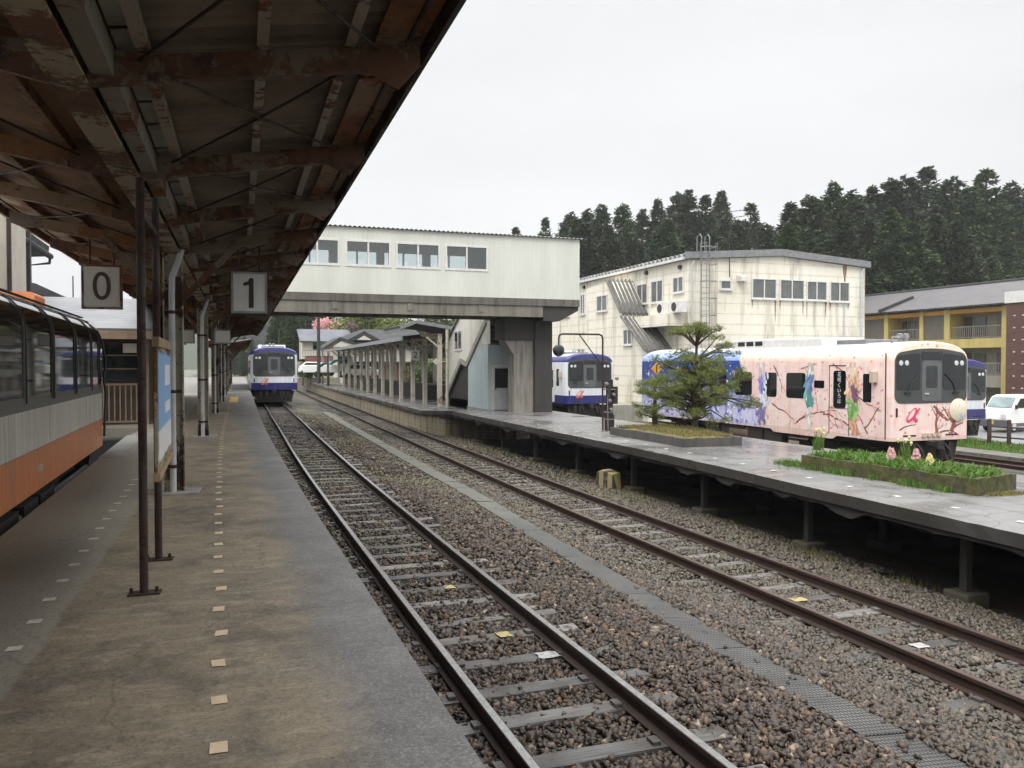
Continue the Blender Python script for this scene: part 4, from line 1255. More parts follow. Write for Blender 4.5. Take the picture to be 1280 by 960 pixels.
m = MB()
for i, ch in enumerate('花咲くいろは'):
    yc = yl(1049.5)
    text_on(m, ch, .155, lambda a, b, c: (-W / 2 - .0105 - c, yc - a, 2.68 - i * .155 + b))
m.build('window_lettering', M['white_metal'], dw, local=True)
m = MB(); m.box(-W / 2 - .006, -W / 2 + .02, yl(1107) - .01, yl(1107) + .012, .95, 3.3); m.build('panel_seam', M['dark_metal'], t, local=True)
# painted cherry branches and blossom
rr = random.Random(21)
bm_, pm_, pp_ = MB(), MB(), MB()


def strip(mb, put, a, b, wa, wb, lvl):
    dx, dz = b[0] - a[0], b[1] - a[1]; l = math.hypot(dx, dz) or 1e-6; nx, nz = -dz / l, dx / l
    mb.add([put(a[0] + nx * wa, a[1] + nz * wa, lvl), put(a[0] - nx * wa, a[1] - nz * wa, lvl), put(b[0] - nx * wb, b[1] - nz * wb, lvl), put(b[0] + nx * wb, b[1] + nz * wb, lvl)], [(0, 1, 2, 3)])


def blossom(mb, put, c, r, lvl):
    a0 = rr.uniform(0, 6.28)
    pts = []
    for k in range(10):
        q = r * (1.0 if k % 2 == 0 else .62); pts.append(put(c[0] + q * math.cos(a0 + k * .628), c[1] + q * math.sin(a0 + k * .628), lvl))
    mb.add(pts, [tuple(range(10))])


def branch(put, start, ang, ln, wd, depth, lim):
    p = start; lvl = .0022 + .0006 * rr.random()
    n = max(2, int(ln / .16))
    for i in range(n):
        ang += rr.uniform(-.35, .35)
        q = (p[0] + math.cos(ang) * ln / n, p[1] + math.sin(ang) * ln / n)
        if not lim(q): break
        w0, w1 = .75 * wd * (1 - .6 * i / n), .75 * wd * (1 - .6 * (i + 1) / n)
        strip(bm_, put, p, q, w0, w1, lvl + .00004 * i)
        if depth > 0 and rr.random() < .4: branch(put, q, ang + rr.choice([-1, 1]) * rr.uniform(.5, 1.1), ln * rr.uniform(.3, .55), w1 * .7, depth - 1, lim)
        if rr.random() < .35: blossom(pm_ if rr.random() < .55 else pp_, put, (q[0] + rr.uniform(-.12, .12), q[1] + rr.uniform(-.12, .12)), rr.uniform(.025, .07), .0042 + .0008 * rr.random())
        p = q


sideput = lambda a, b, l: (-W / 2 - l, a, b)
for (sy, sz, an, ln, wd) in ((.9, 1.2, 2.3, 1.6, .03), (1.5, 2.2, 3.4, 1.3, .03), (.4, 2.6, 2.7, .9, .03), (2.6, 1.5, 3.0, 1.9, .04), (2.2, 3.0, 3.5, .8, .03), (3.8, 1.15, 2.6, 1.9, .04), (5.0, 1.7, 3.3, 1.2, .035), (4.9, 2.9, 3.7, .9, .04), (3.6, 2.85, 2.9, .7, .025), (1.2, 1.9, 1.0, 1.0, .03), (5.8, 1.3, 2.9, 1.1, .03), (.8, 1.05, .9, 1.2, .03)):
    branch(sideput, (sy, sz), an, ln, wd, 2, lambda q: .3 < q[0] < 8 and .98 < q[1] < 3.02)
for _ in range(260):
    blossom(rr.choice([pm_, pp_]), sideput, (rr.uniform(.3, 6.3), rr.uniform(1.0, 3.0)), rr.uniform(.02, .055), .0052)
for _ in range(90):
    blossom(pp_, sideput, (rr.uniform(6.4, 13.4), rr.uniform(1.0, 3.0)), rr.uniform(.03, .11), .0052)
# abstract draped colour shapes where the artwork stands
def drape(px, cols, z0, z1, w_):
    """sprays of leaf shaped brush strokes in the artwork's colours"""
    yc = yl(px)
    for i, (c1, fz0, fz1, sw, lean) in enumerate(cols):
        m = MB(); za, zb = z0 + (z1 - z0) * fz0, z0 + (z1 - z0) * fz1
        for k in range(int(16 + 40 * (fz1 - fz0))):
            cy = yc + lean * .5 + rr.gauss(0, .34) * w_ * sw; cz = rr.uniform(za, zb); ln = rr.uniform(.09, .24); wd = ln * rr.uniform(.16, .30); an = math.pi / 2 + rr.gauss(0, .55) + lean
            l = .0064 + .00003 * k + .0013 * i
            pts = []
            for q in range(14):
                th = q / 14 * 2 * math.pi; u = math.cos(th) * ln; v_ = math.sin(th) * wd * (1 - .45 * math.cos(th))
                pts.append((-W / 2 - l, cy + u * math.cos(an) - v_ * math.sin(an), min(3.04, max(.98, cz + u * math.sin(an) + v_ * math.cos(an)))))
            m.add(pts, [tuple(range(14))])
        g = G('brushed_paint'); col = island_color(g, [(0, tuple(q * .62 for q in c1)), (.5, c1), (1, tuple(min(.9, q * 1.3 + .06) for q in c1))])
        m.build('painted_spray', g.pbr(col, .5), t, local=True)


drape(953, [((0.20, 0.18, 0.36), .0, .42, .75, .1), ((0.74, 0.79, 0.90), .32, .80, 1.0, -.15), ((0.80, 0.62, 0.62), .78, .98, .5, .12), ((0.25, 0.24, 0.62), .56, .72, .42, .1)], .98, 3.1, .34)
drape(1012, [((0.80, 0.70, 0.66), .0, .42, .28, .05), ((0.12, 0.38, 0.36), .38, .80, .62, .08), ((0.72, 0.66, 0.60), .76, .98, .4, -.12), ((0.15, 0.22, 0.45), .58, .76, .32, -.08)], .95, 3.12, .30)
drape(1068, [((0.78, 0.40, 0.26), .0, .34, .60, .02), ((0.22, 0.44, 0.14), .28, .54, .85, .05), ((0.85, 0.50, 0.30), .50, .82, .95, .05), ((0.84, 0.62, 0.50), .78, .98, .5, .14), ((0.24, 0.10, 0.20), .50, .62, .40, .0)], .95, 3.15, .36)
frontput = lambda a, b, l: (a, -l - .001, b)
for (sx_, sz, an, ln, wd) in ((.25, 1.0, 1.9, .9, .07), (.70, 1.05, 1.3, .9, .10), (.15, 1.8, 5.2, .6, .08), (-.1, 1.05, .3, 1.1, .05), (.1, 1.85, -1.0, .8, .05), (-1.1, 1.2, .6, .6, .03), (.9, 1.3, 2.6, .9, .04)):
    branch(frontput, (sx_, sz), an, ln, wd, 2, lambda q: -1.2 < q[0] < 1.2 and .96 < q[1] < 1.88)
bm_.build('painted_branch', M['branch'], t, local=True); pm_.build('painted_blossom', M['petal'], t, local=True); pp_.build('painted_petal', M['petal_pale'], t, local=True)
m = MB()
for i in range(4): m.box(-.32 + i * .18, -.2 + i * .18, -.05, 0, 1.0, 1.10)
m.build('front_step', M['mirror_case'], t, local=True)
underframe(t, L, W); roof_gear(t, L, 3.62)

# ---------------------------------------------------------------- white and orange railcar in the bay
g = G('white_orange_livery'); v = g.coord('Object'); s3 = g.n('SeparateXYZ', None, Vector=v); z = s3.outputs[2]
n1 = g.noise(v, 1.5, 5); st = g.noise(g.scaled(v, (9, 9, .5)), 1.3, 6, .6)
orange = g.mix(n1, (0.62, 0.20, 0.062), (0.54, 0.165, 0.052)); white = g.mix(n1, (0.62, 0.60, 0.55), (0.52, 0.50, 0.46)); grey = (0.085, 0.088, 0.085)
c = g.mix(g.math('GREATER_THAN', z, 1.51), orange, white); c = g.mix(g.math('GREATER_THAN', z, 1.97), c, grey)
seam = g.math('MAXIMUM', g.math('LESS_THAN', g.math('ABSOLUTE', g.math('SUBTRACT', z, 1.51)), .006), g.math('LESS_THAN', g.math('ABSOLUTE', g.math('SUBTRACT', g.math('FRACT', g.math('MULTIPLY', s3.outputs[1], .29)), .5)), .0022))
c = g.mix(g.math('MULTIPLY', seam, .7), c, (0.05, 0.04, 0.035))
c = g.mix(g.math('GREATER_THAN', z, 3.10), c, (0.55, 0.56, 0.57))
c = g.mix(g.math('MULTIPLY', g.math('GREATER_THAN', z, 2.95), g.math('LESS_THAN', s3.outputs[1], .5)), c, (0.42, 0.10, 0.04))
c = g.mix(g.math('MULTIPLY', g.rng(st, .42, .68), .45), c, (0.16, 0.13, 0.11))
M['livery_orange'] = g.pbr(c, .4, 0, None, .5)
L0, W0 = 17.5, 2.8
t = thing('orange_railcar', 'white and orange railcar with tall dark curved windows in the bay beside the platform', 'railcar', (-3.35, 16.6, 0), math.pi)
loft_body(L0, W0, 1.03, 2.85, 3.42, .3).build('body', M['livery_orange'], t, local=True, smooth=35)
prof0 = body_profile(W0 + .012, 1.03, 2.85, 3.42)
winY = [(.25, .62), (.75, 1.52), (1.66, 3.12), (3.30, 4.85), (5.05, 6.45), (6.62, 8.05), (8.25, 9.7), (9.9, 11.3), (11.5, 12.9), (13.2, 14.6)]
for s in (-1, 1):
    for a, b in winY:
        half = [(s * (W0 / 2 + .006), 2.12), (s * (W0 / 2 + .006), 2.5), (s * (W0 / 2 + .006), 2.85)] + [(s * abs(x), z) for x, z in prof0[3:] if x < 0 and z <= 3.30]
        m = MB(); n = len(half)
        m.add([(x, a, z) for x, z in half] + [(x, b, z) for x, z in half], [(i, i + 1, n + i + 1, n + i) for i in range(n - 1)])
        m.build('window', M['glass'], t, local=True, smooth=60)
    for a, b in zip([w[1] for w in winY], [w[0] for w in winY[1:]]):
        half = [(s * (W0 / 2 + .02), 2.05), (s * (W0 / 2 + .02), 2.85)] + [(s * (abs(x) + .014), z) for x, z in prof0[3:] if x < 0 and z <= 3.30]
        m = MB(); n = len(half); c0 = (a + b) / 2
        for off in ((-.04, .04) if b - a > .17 else (0,)):
            m.add([(x, c0 + off - .022, z) for x, z in half] + [(x, c0 + off + .022, z) for x, z in half], [(i, i + 1, n + i + 1, n + i) for i in range(n - 1)])
        m.build('window_mullion', M['black'], t, local=True, smooth=60, thick=.01)
    m = MB(); m.box(s * 1.16 - .05, s * 1.16 + .05, .35, L0 - .4, 3.18, 3.235); m.build('roof_rail', M['alu'], t, local=True)
    m = MB(); m.box(s * 1.10 - .02, s * 1.10 + .02, .35, L0 - .4, 3.29, 3.31); m.build('roof_seam', M['black'], t, local=True)
m = MB()
for i, ch in enumerate(['NT802']):
    text_on(m, ch, .115, lambda a, b, c: (-W0 / 2 - .003 - c, 16.6 - onx(50, 582, -1.95)[0] - a, 1.265 + b))
m.build('car_number', M['sign_white'], t, local=True)
front_face(t, W0, 2.0, 3.15, M['front_grey'], None, mirror=False)
m = MB(); m.prism(rrect(-.55, .55, 3.36, 3.66, .08), 'y', .45, 1.3); m.build('roof_box', simple('orange_roof_box', (0.58, 0.20, 0.08), (0.5, 0.17, 0.07), 3, .5), t, local=True)
m = MB(); m.tube([(-1.42, .34, 2.9), (-1.47, .30, 2.5), (-1.43, .27, 2.2), (-1.47, .3, 1.95), (-1.45, .35, 1.6), (-1.44, .36, 1.2)], .02, 8); m.build('front_cable', M['black'], t, local=True, smooth=40)
underframe(t, L0, W0)
m = MB()
for s in (-1, 1):
    for z in (.62, .80): m.tube([(s * 1.3, 1.5, z), (s * 1.3, 15, z)], .035, 8)
m.build('side_pipe', M['grey_metal'], t, local=True, smooth=40)

# ================================================================== FOOTBRIDGE
g = G('ribbed_cream_cladding'); v = g.coord('World'); s3 = g.n('SeparateXYZ', None, Vector=v)
rib = g.math('ABSOLUTE', g.math('SINE', g.math('MULTIPLY', g.math('ADD', s3.outputs[0], s3.outputs[1]), math.pi / .17)))
c = g.mix(g.rng(g.noise(g.scaled(v, (1.5, 1.5, .3)), 1, 5), .35, .65), (0.66, 0.675, 0.61), (0.58, 0.595, 0.535))
c = g.mix(g.rng(rib, 0, .16, .28, 0), c, (0.42, 0.43, 0.39))
M['cladding'] = g.pbr(c, .45, 0, g.bump(rib, .22, .02))
M['old_wall'] = concrete('stained_white_wall', (0.68, 0.67, 0.60), (0.30, 0.26, 0.19), .8, .7, .5)
M['blue_clad'] = simple('pale_blue_cladding', (0.50, 0.58, 0.59), (0.43, 0.51, 0.53), 1.2, .5, coord='World', dirt=.35)
M['roof_grey'] = simple('weathered_roof_sheet', (0.34, 0.34, 0.33), (0.17, 0.165, 0.16), 1.2, .7, coord='World')
BY0, BY1 = 29.5, 32.0
t = thing('footbridge', 'enclosed cream footbridge with sliding windows crossing over the tracks on concrete piers', 'footbridge', (5, 30.7, 4.3))
wins = [(7.94, 9.55), (6.10, 7.70), (4.30, 5.88), (2.55, 4.06), (.75, 2.3), (-1.0, .55)]
XL, XR, ZB, ZT = -2.6, 13.32, 5.0, 7.33
for yw in (BY0, BY1):
    m = MB(); d = .04
    m.box(XL, XR, yw - d, yw + d, ZB, 6.0); m.box(XL, XR, yw - d, yw + d, 6.88, ZT)
    edges = [XL] + [q for w_ in sorted(wins) for q in w_] + [XR]
    for a, b in zip(edges[::2], edges[1::2]): m.box(a, b, yw - d, yw + d, 6.0, 6.88)
    m.build('wall_panel', M['cladding'], t)
    for a, b in wins:
        m = MB(); e_ = .045
        m.box(a - .03, b + .03, yw - .06, yw + .06, 5.955, 6.0 + e_); m.box(a - .03, b + .03, yw - .06, yw + .06, 6.88 - e_, 6.915)
        m.box(a - .03, a + e_, yw - .06, yw + .06, 6.0 + e_, 6.88 - e_); m.box(b - e_, b + .03, yw - .06, yw + .06, 6.0 + e_, 6.88 - e_); m.box((a + b) / 2 - .03, (a + b) / 2 + .03, yw - .05, yw + .05, 6.0 + e_, 6.88 - e_)
        wnd = m.build('window', M['white_metal'], t)
        m = MB(); m.add([(a, yw, 6.0), (b, yw, 6.0), (b, yw, 6.9), (a, yw, 6.9)], [(0, 1, 2, 3)]); m.build('pane', M['pane'], wnd)
m = MB(); m.box(XR - .06, XR + .004, BY0 + .042, BY1 - .042, ZB, ZT); m.box(XL - .004, XL + .06, BY0 + .042, BY1 - .042, ZB, ZT); m.build('end_wall', M['cladding'], t)
m = MB(); m.box(XL, XR - .07, BY0 + .045, BY1 - .045, 7.22, 7.30); m.build('ceiling', simple('bridge_ceiling', (0.12, 0.12, 0.12), (0.09, 0.09, 0.09), 2, .7, coord='World'), t)
m = MB()
n = int((XR - XL + .3) / .021)
m.grid(n, 4, lambda u, q: (XL - .15 + (XR - XL + .3) * u, BY0 - .14 + (BY1 - BY0 + .28) * q, 7.36 + .16 * (1 - abs(2 * q - 1)) + .024 * math.sin((XR - XL + .3) * u * 2 * math.pi / .17)))
m.build('roof', M['roof_grey'], t, smooth=60, thick=.012)
m = MB(); m.box(XL, XR, BY0 - .03, BY0 + .05, 7.24, 7.345); m.build('eave_trim', M['white_metal'], t)
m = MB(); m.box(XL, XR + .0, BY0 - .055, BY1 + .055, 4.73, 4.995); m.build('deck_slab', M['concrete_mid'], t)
for yy_ in (BY0 + .12, BY1 - .12):
    m = MB(); m.box(XL, 11.8, yy_ - .13, yy_ + .13, 4.30, 4.727)
    for x in (3.9, 6.6, 9.3): m.box(x - .09, x + .09, yy_ - .16, yy_ + .16, 4.45, 4.7)
    m.build('girder', concrete('bridge_girder_concrete', (0.215, 0.205, 0.17), (0.065, 0.06, 0.05), 1.2, .8, .75), t)
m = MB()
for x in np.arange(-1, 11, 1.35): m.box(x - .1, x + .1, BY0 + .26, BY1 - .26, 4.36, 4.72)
m.build('cross_beam', M['concrete_black'], t)  # shade under the bridge painted in as near-black
m = MB(); m.prism([(11.83, 4.726), (13.3, 4.726), (13.3, 4.58), (12.5, 4.16), (11.83, 4.16)], 'y', BY0 + .02, BY1 - .02); m.build('cantilever_bracket', M['concrete_dark'], t)
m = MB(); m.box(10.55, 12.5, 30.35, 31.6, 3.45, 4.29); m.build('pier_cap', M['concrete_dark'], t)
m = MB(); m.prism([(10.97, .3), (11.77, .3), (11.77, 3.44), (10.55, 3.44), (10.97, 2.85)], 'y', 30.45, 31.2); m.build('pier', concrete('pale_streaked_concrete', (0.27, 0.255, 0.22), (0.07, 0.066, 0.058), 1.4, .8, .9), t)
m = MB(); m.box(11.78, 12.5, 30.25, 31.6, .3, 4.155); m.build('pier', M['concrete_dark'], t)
for x in (-1.95, ):
    m = MB(); m.box(x - .35, x + .35, 30.3, 31.2, .7, 4.29); m.build('pier', M['concrete_dark'], t)
# stair down to the island platform
m = MB(); m.prism([(31.95, 6.9), (33.2, 6.3), (38.6, 3.48), (38.6, 1.12), (36.1, 2.78), (35.17, 2.60), (32.55, 4.3), (31.95, 4.3)], 'x', 10.45, 10.52)
m.build('stair_wall', M['old_wall'], t)
m = MB(); m.prism([(31.95, 6.9), (33.2, 6.3), (38.6, 3.48), (38.6, 1.12), (36.1, 2.78), (35.17, 2.60), (32.55, 4.3), (31.95, 4.3)], 'x', 12.5, 12.57); m.build('stair_wall', M['old_wall'], t)
m = MB(); m.beam((11.5, 31.9, 6.98), (11.5, 38.8, 3.45), 2.3, .07); m.build('stair_roof', M['roof_grey'], t)
m = MB()
for a, b in (((32.4, 4.28), (35.17, 2.50)), ((35.17, 2.50), (36.1, 2.66)), ((36.1, 2.66), (38.75, .92))): m.beam((10.43, a[0], a[1]), (10.43, b[0], b[1]), .08, .24)
m.build('stair_stringer', M['concrete_light'], t)
m = MB()
for i in range(20):
    y = 38.7 - i * .32; m.box(10.55, 12.48, y - .32, y, .6 + i * .175, .66 + i * .175 + .1)
m.build('stair_flight', M['concrete_black'], t)
m = MB(); m.box(10.53, 12.5, 35.1, 38.4, .42, .9); m.prism([(35.06, .5), (38.7, .5), (38.7, 1.0), (36.1, 2.72), (35.06, 2.6)], 'x', 10.53, 10.58); m.build('stair_shadow_panel', M['black'], t)  # black sheet standing in for the shadow below the stringer
m = MB(); m.prism([(31.96, 3.31), (33.9, 3.31), (32.55, 4.27), (31.96, 4.28)], 'x', 10.455, 10.50); m.build('infill_panel', M['old_wall'], t)
m = MB(); m.box(10.42, 10.46, 35.95, 37.25, 3.12, 3.2); m.box(10.42, 10.46, 35.95, 37.25, 4.0, 4.07); m.box(10.42, 10.46, 35.95, 36.03, 3.2, 4.0); m.box(10.42, 10.46, 37.17, 37.25, 3.2, 4.0); m.box(10.42, 10.46, 36.56, 36.63, 3.2, 4.0)
wnd = m.build('stair_window', M['white_metal'], t)
m = MB(); m.box(10.435, 10.446, 36.0, 37.2, 3.15, 4.03); m.build('pane', M['glass'], wnd)
sh = thing('storage_cabin', 'pale blue storage cabin with a half glazed door under the footbridge stair', 'cabin', (11, 33, .55))
m = MB(); m.prism([(32.2, .5), (35.05, .44), (35.05, 2.55), (33.95, 3.3), (32.2, 3.3)], 'x', 10.455, 12.4); m.build('wall', M['blue_clad'], sh)
m = MB(); x0, x1 = 10.66, 11.54
m.box(x0 - .05, x0 + .02, 32.12, 32.21, .6, 2.46); m.box(x1 - .02, x1 + .05, 32.12, 32.21, .6, 2.46); m.box(x0 + .02, x1 - .02, 32.12, 32.21, 2.39, 2.46); m.build('door_frame', M['white_metal'], sh)
m = MB(); m.box(x0 + .022, x1 - .022, 32.15, 32.198, .62, 2.385); d = m.build('door', M['alu'], sh)
m = MB(); m.box(x0 + .08, x1 - .08, 32.135, 32.149, 1.52, 2.32); m.build('door_window', M['glass_black'], d)
m = MB(); m.box(x0 + .07, x0 + .13, 32.10, 32.148, 1.44, 1.50); m.build('handle', M['black'], d)
m = MB(); m.box(10.40, 10.45, 32.2, 35.05, .44, .64); m.build('plinth', M['concrete_light'], sh)

# ================================================================== ISLAND CANOPY
M['cream_post'] = flaking('cream_painted_post', (0.62, 0.58, 0.48), (0.24, 0.19, 0.14), (0.34, 0.28, 0.20), amount=.32, scale=3)
M['roof_dark'] = simple('dark_roof_metal', (0.045, 0.046, 0.048), (0.03, 0.03, 0.032), 1.5, .85, coord='World')
t = thing('island_canopy', 'long low canopy on many cream posts over the far island platform', 'platform canopy', (10.5, 40, .45))
A = .025


def ic(x, y, z): return (x + A * (y - 42), y, z)


m = MB(); yy_ = np.linspace(41.8, 84, 20)
for a, b, za, zb in ((9.0, 11.3, 3.92, 4.18), (11.3, 13.6, 4.18, 3.92)):
    m.grid(1, 19, lambda u, q: ic(a + (b - a) * u, float(yy_[round(q * 19)]), za + (zb - za) * u))
m.build('roof', M['roof_dark'], t, thick=.06)
m = MB(); m.beam(ic(8.98, 41.7, 3.83), ic(8.98, 84, 3.83), .05, .22); m.build('fascia', M['grey_metal'], t)
m = MB(); m.prism([(8.0, 4.30), (8.75, 4.50), (12.2, 4.0), (12.2, 3.9), (8.75, 4.40), (8.0, 4.18)], 'y', 37.8, 41.9); m.build('gable_roof', M['roof_dark'], t)
m = MB(); m.beam((8.0, 37.78, 4.19), (8.75, 37.78, 4.48), .05, .16); m.beam((8.75, 37.78, 4.48), (12.2, 37.78, 3.94), .05, .16); m.box(8.02, 8.1, 37.8, 41.9, 4.08, 4.2); m.build('gable_fascia', M['grey_metal'], t)
py_ = [38.1, 41.4, 44.5, 48.0, 51.3, 54.6, 57.9, 61.4, 64.8, 68.5, 72.5, 76.5, 80.5]
for i, y in enumerate(py_):
    for xr in (10.05, 12.1):
        x, _, _ = ic(xr, y, 0)
        if y < 40 and xr > 11: continue
        m = MB(); m.box(x - .10, x + .10, y - .10, y + .10, top2(y) - .02, 3.95 if xr < 11 else 4.2)
        p = m.build('post', M['cream_post'], t)
        m = MB(); m.beam((x - .05, y, 3.3), (x - .72, y, 3.85), .08, .09, (0, 1, 0)); m.build('brace', M['cream_post'], p)
    m = MB(); m.beam(ic(9.1, y, 3.86), ic(13.2, y, 4.02), .10, .14); m.build('tie_beam', M['rust'], t)
m = MB(); m.beam(ic(10.05, 38, 3.80), ic(10.05, 82, 3.80), .1, .16); m.build('longitudinal_beam', M['cream_post'], t)
m = MB(); m.box(11.2, 12.9, 46, 76, .45, 1.3); m.build('bench_block', M['concrete_black'], t)
M['sign_bright'] = simple('bright_sign_plate', (0.80, 0.80, 0.77), (0.7, 0.7, 0.68), 3, .5, dirt=0)
xs2, zs2 = ony(519, 444, 41.25)
t = thing('platform_number_sign', 'small square white sign with a black number 2 under the island canopy', 'sign', (xs2, 41.25, zs2))
m = MB(); m.box(xs2 - .22, xs2 + .22, 41.2, 41.3, zs2 - .26, zs2 + .26); m.build('sign_panel', M['sign_bright'], t)
m = MB(); text_on(m, '2', .46, lambda a, b, c: (xs2 + a, 41.197 - c, zs2 + b)); m.build('numeral', M['black'], t)
m = MB()
for s in (-.15, .15): m.tube([(xs2 + s, 41.25, zs2 + .26), (xs2 + s, 41.25, 3.85)], .012, 6)
m.build('hanger_rod', M['grey_metal'], t)
xd, zd = ony(545, 452, 36.3)
t = thing('diamond_sign', 'small white diamond sign on a bracket at the end of the island canopy', 'sign', (xd, 36.3, zd))
m = MB(); m.prism([(xd - .17, zd), (xd, zd - .17), (xd + .17, zd), (xd, zd + .17)], 'y', 36.28, 36.3); m.build('plate', M['sign_lit'], t)
m = MB(); m.tube([(xd, 36.31, zd), (xd + .6, 36.6, zd)], .02, 6); m.tube([(xd + .6, 36.6, .5), (xd + .6, 36.6, 4.1)], .07, 8); m.build('bracket', M['cream_post'], t)

# ================================================================== SIGNAL MIRROR POST, DIAMOND SIGN
t = thing('platform_mirror', 'round black mirror hanging from a bent pipe frame on the island platform', 'platform mirror', (10.38, 21.3, .59))
pts = [(10.37, 21.3, .59)] + [(10.36, 21.3, z) for z in (1.5, 2.5, 3.22)] + [(10.33, 21.3, 3.30), (10.25, 21.3, 3.335), (9.12, 21.3, 3.335), (9.03, 21.3, 3.31), (9.0, 21.3, 3.23), (9.0, 21.3, 2.98)]
m = MB(); m.tube(pts, .026, 10); m.tube([(9.62, 21.3, 3.33), (10.36, 21.3, 2.42)], .018, 8); m.build('pipe_frame', M['post_brown'], t, smooth=40)
m = MB(); m.lathe([(.001, -.09), (.13, -.08), (.165, -.02), (.165, .05), (.12, .10), (.001, .12)], (9.0, 21.3, 2.87), 20, 'y'); m.build('mirror_case', M['black'], t, smooth=40)
m = MB(); m.lathe([(.001, -.115), (.09, -.108), (.125, -.092)], (9.0, 21.3, 2.87), 20, 'y'); m.build('mirror_glass', M['glass'], t, smooth=40)
t = thing('signal_post', 'short thick rusty post with small signal boxes beside the bent pipe frame', 'signal post', (10.55, 21.25, .59))
m = MB(); m.prism([(10.45, 21.15), (10.66, 21.15), (10.66, 21.36), (10.45, 21.36)], 'z', .59, 1.05); m.box(10.48, 10.63, 21.18, 21.33, 1.05, 2.05); m.build('post', M['post_brown'], t)
m = MB(); m.box(10.64, 10.78, 21.17, 21.32, 1.35, 1.85); m.box(10.44, 10.52, 21.1, 21.17, 1.5, 1.95); m.build('signal_box', M['dark_metal'], t)
m = MB()
for x, z in ((10.40, 1.93), (10.55, 1.2), (10.72, 2.08), (10.5, 1.45), (10.62, 1.62)): m.lathe([(.001, -.05), (.045, -.04), (.055, .0), (.04, .06)], (x, 21.12, z), 10, 'y')
m.build('lamp', M['grey_metal'], t, smooth=40)
m = MB()
for z in (.9, 1.1, 1.75): m.box(10.43, 10.68, 21.13, 21.38, z, z + .03)
m.tube([(10.45, 21.12, .6), (10.43, 21.12, 1.4), (10.47, 21.12, 1.9)], .014, 6)
m.build('clamp_band', M['grey_metal'], t)
t = thing('warning_sign', 'small orange diamond sign on a thin pole between the two pine trees', 'sign', (11.63, 20.5, .59))
m = MB(); m.tube([(11.63, 20.5, .5), (11.63, 20.5, 2.45)], .022, 8); m.build('pole', M['dark_metal'], t)
m = MB(); m.prism([(11.46, 2.36), (11.63, 2.19), (11.80, 2.36), (11.63, 2.53)], 'y', 20.46, 20.475); m.build('plate', simple('orange_sign_plate', (0.72, 0.33, 0.04), (0.65, 0.28, 0.04), 3, .5), t)
m = MB(); m.box(11.615, 11.645, 20.452, 20.459, 2.24, 2.48); m.build('sign_mark', M['black'], t)

# ================================================================== PLANTERS
g = G('mossy_kerb'); v = g.coord('World')
a = g.noise(v, 7, 7, .75); b = g.noise(v, 2.6, 6, .7); zz = g.n('SeparateXYZ', None, Vector=v).outputs[2]
c = g.mix(g.rng(a, .35, .65), (0.030, 0.025, 0.020), (0.11, 0.092, 0.068)); mc = g.mix(g.rng(a, .35, .65), (0.022, 0.028, 0.008), (0.105, 0.10, 0.028))
M['mossy'] = g.pbr(g.mix(g.rng(b, .33, .47), c, mc), .9, 0, g.bump(a, .8, .02))
M['kerb_dark'] = concrete('dark_old_kerb', (0.085, 0.08, 0.075), (0.03, 0.028, 0.026), 2, .85, .7)
M['moss_soil'] = simple('dry_mossy_soil', (0.20, 0.165, 0.06), (0.11, 0.11, 0.04), 3, .95, .6, 30, coord='World', dirt=0)
M['soil'] = simple('garden_soil', (0.05, 0.04, 0.03), (0.08, 0.065, 0.045), 4, .95, .6, 30, coord='World', dirt=0)


def planter(label, poly, zt, kerb, soil, mound):
    cx = sum(p[0] for p in poly) / 4; cy = sum(p[1] for p in poly) / 4
    t = thing('planter', label, 'planter', (cx, cy, .59))
    inner = [(cx + (p[0] - cx) * .86, cy + (p[1] - cy) * .94) for p in poly]
    m = MB(); n = 14
    for i in range(4):
        j = (i + 1) % 4
        a, b, ai, bi = poly[i], poly[j], inner[i], inner[j]
        js = [random.uniform(-.012, .012) for _ in range(n + 1)]
        js[0] = js[-1] = 0
        L2 = lambda p, q, u: (p[0] + (q[0] - p[0]) * u, p[1] + (q[1] - p[1]) * u)
        m.grid(n, 1, lambda u, q: (*L2(a, b, u), .56 + q * (zt - .56 + js[round(u * n)])))
        m.grid(n, 1, lambda u, q: (*(L2(a, b, u) if q < .5 else L2(ai, bi, u)), zt + js[round(u * n)]))
        m.grid(n, 1, lambda u, q: (*L2(ai, bi, u), zt + js[round(u * n)] - q * .2))
    m.build('kerb', kerb, t)
    m = MB()
    m.grid(16, 16, lambda u, q: tuple(inner[0][k] * (1 - u) * (1 - q) + inner[1][k] * u * (1 - q) + inner[2][k] * u * q + inner[3][k] * (1 - u) * q for k in (0, 1)) + (zt - .05 + mound * math.sin(math.pi * u) * math.sin(math.pi * q) + random.uniform(-.01, .015),))
    m.build('soil', soil, t, smooth=60)
    return t, inner


P1poly = [(9.97, 20.05), (9.97, 16.3), (11.5, 16.25), (11.6, 20.0)]
P2poly = [(10.02, 12.35), (10.22, 8.82), (11.32, 9.1), (11.25, 12.5)]
pl1, in1 = planter('low dark kerbed planter holding the pine trees on the island platform', P1poly, .79, M['kerb_dark'], M['moss_soil'], .14)
pl2, in2 = planter('mossy stone planter full of grass and flowers on the island platform', P2poly, .83, M['mossy'], M['soil'], .06)
M['grass'] = foliage('fresh_green_grass', [(0, (0.05, 0.12, 0.018)), (.4, (0.09, 0.18, 0.03)), (.75, (0.14, 0.235, 0.05)), (1, (0.20, 0.24, 0.075))], objvar=False, trans=.35)
M['grass_dry'] = foliage('dry_yellow_moss', [(0, (0.14, 0.12, 0.04)), (.5, (0.22, 0.19, 0.07)), (1, (0.30, 0.25, 0.11))], objvar=False)


